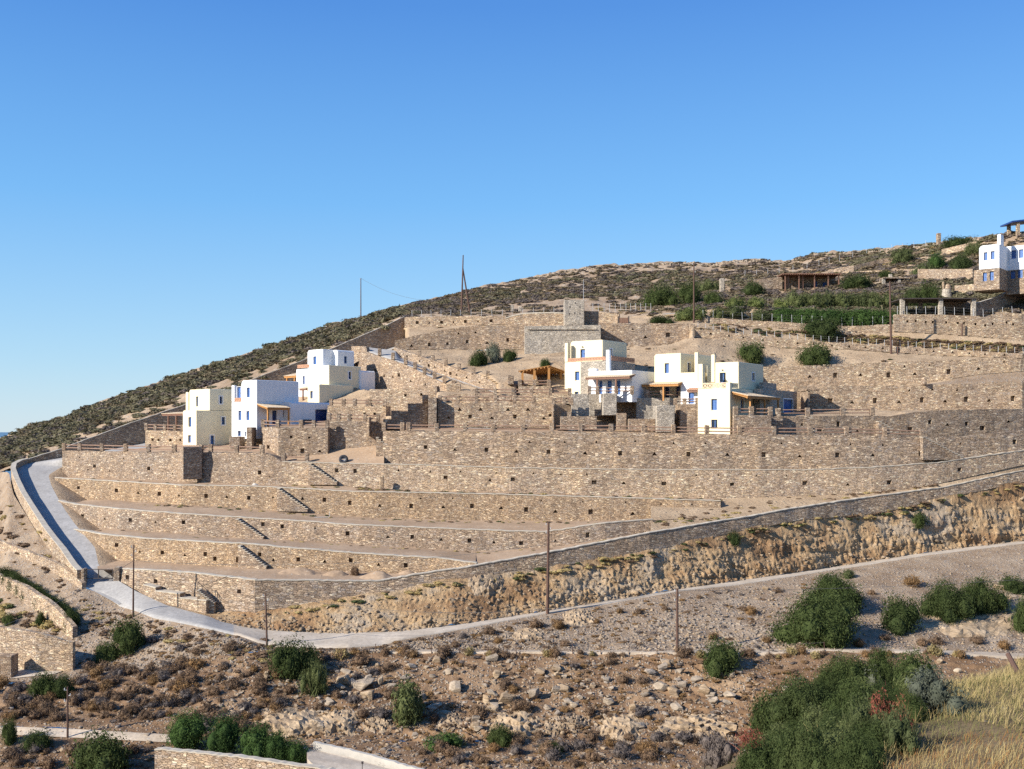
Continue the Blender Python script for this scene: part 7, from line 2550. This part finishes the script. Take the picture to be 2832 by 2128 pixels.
p, _ = ground(2250, 800)
o, W, z1, dp = open_roof('red_pergola', 'long reddish timber pergola in front of a dark stone room high on the slope', 'pergola', 2163, 2326, 757, 800, p.y, 4.2, [(2172, 0), (2182, .1), (2210, 0), (2222, .1), (2253, 0), (2291, 0), (2320, 0)], WOODD, WOODD, .2, .16, STONE, 26)
m = MB()
m.box(W * .62, W * .68, 3.66, 3.69, -.1, 2.0)
m.obj('door', DBLUE, o)
m = MB()
m.box(W * .78, W * .84, 3.66, 3.69, .6, 1.8)
m.obj('window', DBLUE, o)
block('stone_wall', 'sloping dark stone wall adjoining the red pergola', 2322, 2344, 772, 802, p.y + 1.0, 3.5, STONE, 'wall', ytr=792)
block('stone_wall', 'dark low stone wall left of the red pergola', 2085, 2164, 774, 800, p.y + 2.5, .6, STONE, 'wall', ytr=766)
p, _ = ground(1996, 808)
block('stone_column', 'slim upright stone column among the hill bushes', 1992, 2004, 770, 812, p.y, .9, STONE_G, 'column')
block('low_stone_wall', 'small pale sloping wall attached to the slim column', 2005, 2021, 784, 812, p.y + .1, .6, STONE_L, 'wall', ytr=797)
p, _ = ground(2478, 788)
o, W, z1, dp = open_roof('stone_barbecue', 'little stone barbecue shelter with three pillars and a chimney', 'barbecue', 2441, 2515, 768, 789, p.y, 2.0, [(2445, 0), (2488, 0), (2510, 0)], STONE_G, STONE, .55, .2, STONE)
m = MB()
m.box(W * .3, W * .4, .6, 1.2, z1 + .002, z1 + .75)
m.obj('chimney', STONE_G, o)
o, W, z1, dp = open_roof('stone_pergola', 'open stone pergola with a thin dark flat roof and square pillars', 'pergola', 2493, 2700, 825, 872, 177, 6.0, [(2497, 0), (2603, 0), (2578, .8), (2650, .85), (2694, 0), (2540, .9)], STONE_G, METAL, .62, .14)
block('stone_wall', 'dark back wall of the open stone pergola', 2612, 2696, 832, 872, 181.0, .5, STONE, 'wall')
p, _ = ground(2618, 822)
ov = empty('stone_oven', p)
tag(ov, 'rounded stone oven with a short chimney above the open pergola', 'oven')
sc_ = p.y / FPX
m = MB()
m.tube((0, 0, -.3), (0, 0, 22 * sc_), 14 * sc_, 11 * sc_, 14)
m.obj('base', STONE_G, ov)
m = MB()
m.tube((4 * sc_, 0, 22 * sc_ + .01), (4 * sc_, 0, 36 * sc_), 10 * sc_, 5 * sc_, 12)
m.obj('dome', STONE, ov)
m = MB()
m.tube((-9 * sc_, 0, 22 * sc_ + .01), (-9 * sc_, 0, 42 * sc_), 3 * sc_, 3 * sc_, 8)
m.obj('chimney', STONE_L, ov)
p, _ = ground(2820, 655)
open_roof('rooftop_shelter', 'dark roofed open shelter on a brown pillar above the far white house', 'shelter', 2797, 2900, 612, 655, p.y, 5, [(2817, 0), (2890, 0), (2817, .8)], STONE_L, DBLUE, .6, .3, None, ytr=600)
p, _ = ground(2598, 684)
block('stone_column', 'upright stone pillar on the skyline', 2593, 2603, 645, 686, p.y, .9, STONE, 'column')
block('stone_wall', 'low wall running from the skyline pillar', 2604, 2640, 672, 690, p.y + .2, .6, STONE, 'wall', ytr=668)
polywall('stone_wall', 'dark slanting wall of the drive beside the open pergola', [(2694, 842, 876, 177), (2760, 822, 868, 180), (2832, 790, 850, 185), (2960, 740, 800, 192)], .5, STONE, 'wall', .1)


def hill_wall(label, top, foot, mat=STONE, **k):
    return gwall(label, top, foot, mat, .5, None, 'wall', 'stone_wall')


hill_wall('long dark wall climbing the upper hill behind the red pergola', [(2290, 747), (2360, 735), (2440, 716), (2560, 692)], [(2290, 758), (2360, 752), (2440, 728), (2560, 700)])
hill_wall('rough terrace wall left of the far white house', [(2538, 745), (2690, 744)], [(2538, 776), (2690, 778)], STONE)
hill_wall('pale terrace wall below the far white house', [(2640, 790), (2700, 786), (2832, 768), (2960, 745)], [(2640, 812), (2700, 812), (2832, 800), (2960, 782)], STONE_L)
hill_wall('pale bank wall above the terrace left of the far white house', [(2604, 690), (2700, 668)], [(2604, 706), (2700, 692)], STONE_L)
hill_wall('thin terrace edge below the upper hill bushes', [(2330, 752), (2540, 744)], [(2330, 757), (2540, 750)], STONE_L)
block('stone_gate_pillar', 'little pale stone block at the foot of the tall pole, heading the long fenced wall', 1908, 1921, 897, 914, 175.6, .7, STONE_L, 'pillar')
block('stone_gate_pillar', 'pale square gate post near the skyline fence left of the tower', 1413, 1421, 844, 862, 196, .6, STONE_G, 'pillar')
block('stone_gate_pillar', 'second pale gate post near the skyline fence left of the tower', 1434, 1443, 848, 862, 196, .6, STONE_G, 'pillar')
gt2 = empty('metal_gate', P(1712, 895, 184))
tag(gt2, 'small rusty brown gate beside the wall joining the tower', 'gate')
m = MB()
for k in range(7):
    m.box(k * .22, k * .22 + .19, 0, .04, .05, .95)
m.obj('plank', WOODD, gt2)
for a_ in (-.2, 1.54):
    m = MB()
    m.box(a_, a_ + .18, -.05, .12, -.1, 1.2)
    m.obj('post', METAL, gt2)
for (x, yt, yb, d, lb) in [(2660, 894, 934, 174.4, 'lone short wooden post on the pale wall face'), (2482, 958, 978, 170, 'short dark post standing beside the dark pole')]:
    m = MB()
    q = P(x, yb, d)
    m.tube((q[0], q[1], q[2] - .2), (q[0] + .06, q[1], P(x, yt, d)[2]), .12, .1, 7)
    tag(recentre(m.obj('wooden_post', POLEM)), lb, 'post')

# ------------------------------------------------------------------ pergola on timber posts beside the tall house
pr = empty('timber_pergola', P(1440, 1068, 155.2))
tag(pr, 'orange timber pergola with a sloping roof beside the tall cream house', 'pergola')
o0 = Vector(P(1440, 1068, 155.2))
c = [Vector(P(1433, 1026, 155.0)), Vector(P(1520, 1011, 155.4)), Vector(P(1572, 1030, 160.6)), Vector(P(1482, 1035, 160.6))]
m = MB()
m.hexa([q - o0 - Vector((0, 0, .12)) for q in c] + [q - o0 for q in c])
rf = m.obj('roof', WOOD, pr)
m = MB()
for k in range(9):
    t = (k + .5) / 9
    a, b = c[0].lerp(c[1], t) - o0, c[3].lerp(c[2], t) - o0
    m.bar(a - Vector((0, 0, .2)), b - Vector((0, 0, .2)), .12, .14)
m.obj('rafter', WOOD, rf)
for (x, yt, d) in [(1445, 1028, 155.3), (1478, 1023, 155.4), (1518, 1016, 155.6), (1551, 1028, 159.2)]:
    m = MB()
    a = Vector(P(x, yt, d)) - o0
    m.box(a.x - .16, a.x + .16, a.y - .16, a.y + .16, Vector(P(x, 1070, d)).z - o0.z - .3, a.z - .1)
    m.obj('post', WOOD, pr)
railing('log railing around the floor of the timber pergola', lambda x: P(x, 1070, 154.9), [1438, 1478, 1518], hts=(.4, .8), post=(.5, .5, 1.1))

# ------------------------------------------------------------------ loose things on the terraces
ty = empty('tyre', P(950, 1284, 143.7))
tag(ty, 'big black tyre standing against the recessed wall', 'tyre')
bm = bmesh.new()
R0, r0 = .42, .2
vs = []
for i in range(28):
    t = 2 * math.pi * i / 28
    row = []
    for j in range(10):
        u = 2 * math.pi * j / 10
        rr = R0 + r0 * math.cos(u)
        row.append(bm.verts.new((rr * math.cos(t), r0 * 1.15 * math.sin(u), rr * math.sin(t) + R0 + r0)))
    vs.append(row)
for i in range(28):
    for j in range(10):
        bm.faces.new([vs[i][j], vs[i][(j + 1) % 10], vs[(i + 1) % 28][(j + 1) % 10], vs[(i + 1) % 28][j]])
me = bpy.data.meshes.new('tread')
bm.to_mesh(me)
bm.free()
link('tread', me, RUBBER, ty)
m = MB()
for i in range(20):
    t, u = 2 * math.pi * i / 20, 2 * math.pi * (i + 1) / 20
    m.bar((.24 * math.cos(t), 0, .24 * math.sin(t) + .62), (.24 * math.cos(u), 0, .24 * math.sin(u) + .62), .05, .3)
m.obj('bead_ring', GALV, ty)
ty.rotation_euler = (-.2, 0, .12)


def heap(name, label, x0, x1, yt, yb, mat, cat, group=None, seed=1, rough=.08):
    p, _ = ground((x0 + x1) / 2, yb)
    d = p.y
    w, h_ = (x1 - x0) / FPX * d / 2, (yb - yt) / FPX * d * .6
    n = 26
    V = []
    for i in range(n):
        for j in range(n):
            u, v = (i / (n - 1) * 2 - 1), (j / (n - 1) * 2 - 1)
            r = math.hypot(u, v)
            z = h_ * (.5 + .5 * math.cos(math.pi * r)) ** .8 if r < 1 else -.1 * (r - 1)
            V.append((u * w * 1.05, v * w * .8, z))
    V = np.array(V)
    V[:, 2] += max(rough, .28) * h_ * fbm(V * np.array((1, 1, 0)) + seed * 7, 1.3, 4, seed) - .05
    o = link(name, mesh_np(name, V, grid_faces(n, n), True), mat)
    o.location = (p.x, p.y + w * .6, p.z - .06)
    tag(o, label, cat, group)
    return o


heap('earth_heap', 'long low earth heap, first of four on the lowest terrace', 748, 886, 1559, 1590, SOIL, 'earth heap', 'four earth heaps', 1)
heap('earth_heap', 'rounded earth heap, second of four on the lowest terrace', 878, 972, 1567, 1595, SOIL, 'earth heap', 'four earth heaps', 2)
heap('earth_heap', 'largest earth heap, third of four, behind the brown wall', 974, 1102, 1569, 1606, SOIL, 'earth heap', 'four earth heaps', 3)
heap('earth_heap', 'smallest earth heap, last of four, where the walls meet', 1092, 1156, 1568, 1588, SOIL, 'earth heap', 'four earth heaps', 4)
bush('brown', 966, 998, 1566, 1592, 'dark round weed between two earth heaps')
heap('sheeting_pile', 'pile of pale crumpled sheeting at the foot of the long stair', 806, 882, 1404, 1420, PLAST, 'sheeting', None, 6, .8)
heap('sheeting_pile', 'small heap of pale rubbish at the foot of the broad wall', 686, 716, 1326, 1338, PLAST, 'rubbish', None, 7, .9)
heap('rubble_pile', 'dark pile of stones at the end of the broad wall by the drive', 204, 250, 1314, 1334, ROCK, 'stone pile', None, 8, .9)
heap('rubble_pile', 'pale heap of builders rubbish under the wide stone wall by the shed', 1320, 1390, 955, 970, PLAST, 'rubbish', None, 9, .9)
m = MB()
q = Vector(P(890, 1432, 133.5))
m.bar(q + Vector((-.9, 0, .05)), q + Vector((.9, .2, .05)), .3, .06)
m.bar(q + Vector((.9, .1, .05)), q + Vector((.92, .15, .75)), .06)
tag(recentre(m.obj('plank', PLAST)), 'pale plank lying on the terrace beside the sheeting pile', 'plank')
block('stone_post', 'short upright stone post at the foot of the fourth terrace wall', 1050, 1060, 1317, 1352, 139.6, .5, STONE_L, 'post')
# ------------------------------------------------------------------ camera, light, sky
cd = bpy.data.cameras.new('camera')
cam = bpy.data.objects.new('camera', cd)
COL.objects.link(cam)
cam.location = (0, 0, 0)
cam.rotation_euler = (math.radians(90), 0, 0)
cd.sensor_width = 36.0
cd.lens = 36.0 * FPX / 2832.0
cd.shift_y = (HY - 1064.0) / 2832.0
cd.clip_start = 0.1
cd.clip_end = 100000
S.camera = cam

AZ, EL = 61.0, 28.0
sd = Vector((-math.sin(math.radians(AZ)) * math.cos(math.radians(EL)), -math.cos(math.radians(AZ)) * math.cos(math.radians(EL)), math.sin(math.radians(EL))))
sl = bpy.data.lights.new('sun', 'SUN')
sl.energy = 5.0
sl.angle = math.radians(0.53)
sl.color = (1.0, 0.945, 0.86)
so = bpy.data.objects.new('sun', sl)
COL.objects.link(so)
so.rotation_euler = sd.to_track_quat('Z', 'Y').to_euler()
so.location = (-60, -30, 60)

w = bpy.data.worlds.new('World')
S.world = w
w.use_nodes = True
wt = w.node_tree
bg = wt.nodes['Background']
sk = wt.nodes.new('ShaderNodeTexSky')
sk.sky_type = 'NISHITA'
sk.sun_disc = False
sk.sun_elevation = math.radians(EL)
sk.sun_rotation = math.atan2(sd.x, sd.y)
sk.altitude = 100
sk.air_density = 1.3
sk.dust_density = 0.0
sk.ozone_density = 5.0
bg.inputs[1].default_value = 0.13
wt.links.new(sk.outputs[0], bg.inputs[0])
# clear autumn air: blend the physical sky with the measured blue of the day, by height above the horizon
tc = wt.nodes.new('ShaderNodeTexCoord')
sx = wt.nodes.new('ShaderNodeSeparateXYZ')
wt.links.new(tc.outputs['Generated'], sx.inputs[0])
rp_ = wt.nodes.new('ShaderNodeValToRGB')
el_ = rp_.color_ramp.elements
for q, (p_, c_) in enumerate([(0.0, (0.46, 0.68, 0.87)), (0.06, (0.34, 0.605, 0.88)), (0.2, (0.14, 0.435, 0.875)), (0.36, (0.05, 0.24, 0.72)), (1.0, (0.03, 0.13, 0.46))]):
    e_ = el_[q] if q < 2 else el_.new(0.5)
    e_.position = p_
    e_.color = (*c_, 1)
wt.links.new(sx.outputs[2], rp_.inputs[0])
bg2 = wt.nodes.new('ShaderNodeBackground')
bg2.inputs[1].default_value = 0.62
wt.links.new(rp_.outputs[0], bg2.inputs[0])
ms = wt.nodes.new('ShaderNodeMixShader')
ms.inputs[0].default_value = 0.78
wt.links.new(bg.outputs[0], ms.inputs[1])
wt.links.new(bg2.outputs[0], ms.inputs[2])
wt.links.new(ms.outputs[0], wt.nodes['World Output'].inputs[0])
S.view_settings.view_transform = 'Standard'
S.view_settings.look = 'None'
S.view_settings.exposure = 0.72
S.view_settings.gamma = 1.0
S.render.engine = 'CYCLES'
S.cycles.max_bounces = 5
S.cycles.diffuse_bounces = 3
S.cycles.transparent_max_bounces = 4
S.cycles.use_denoising = False
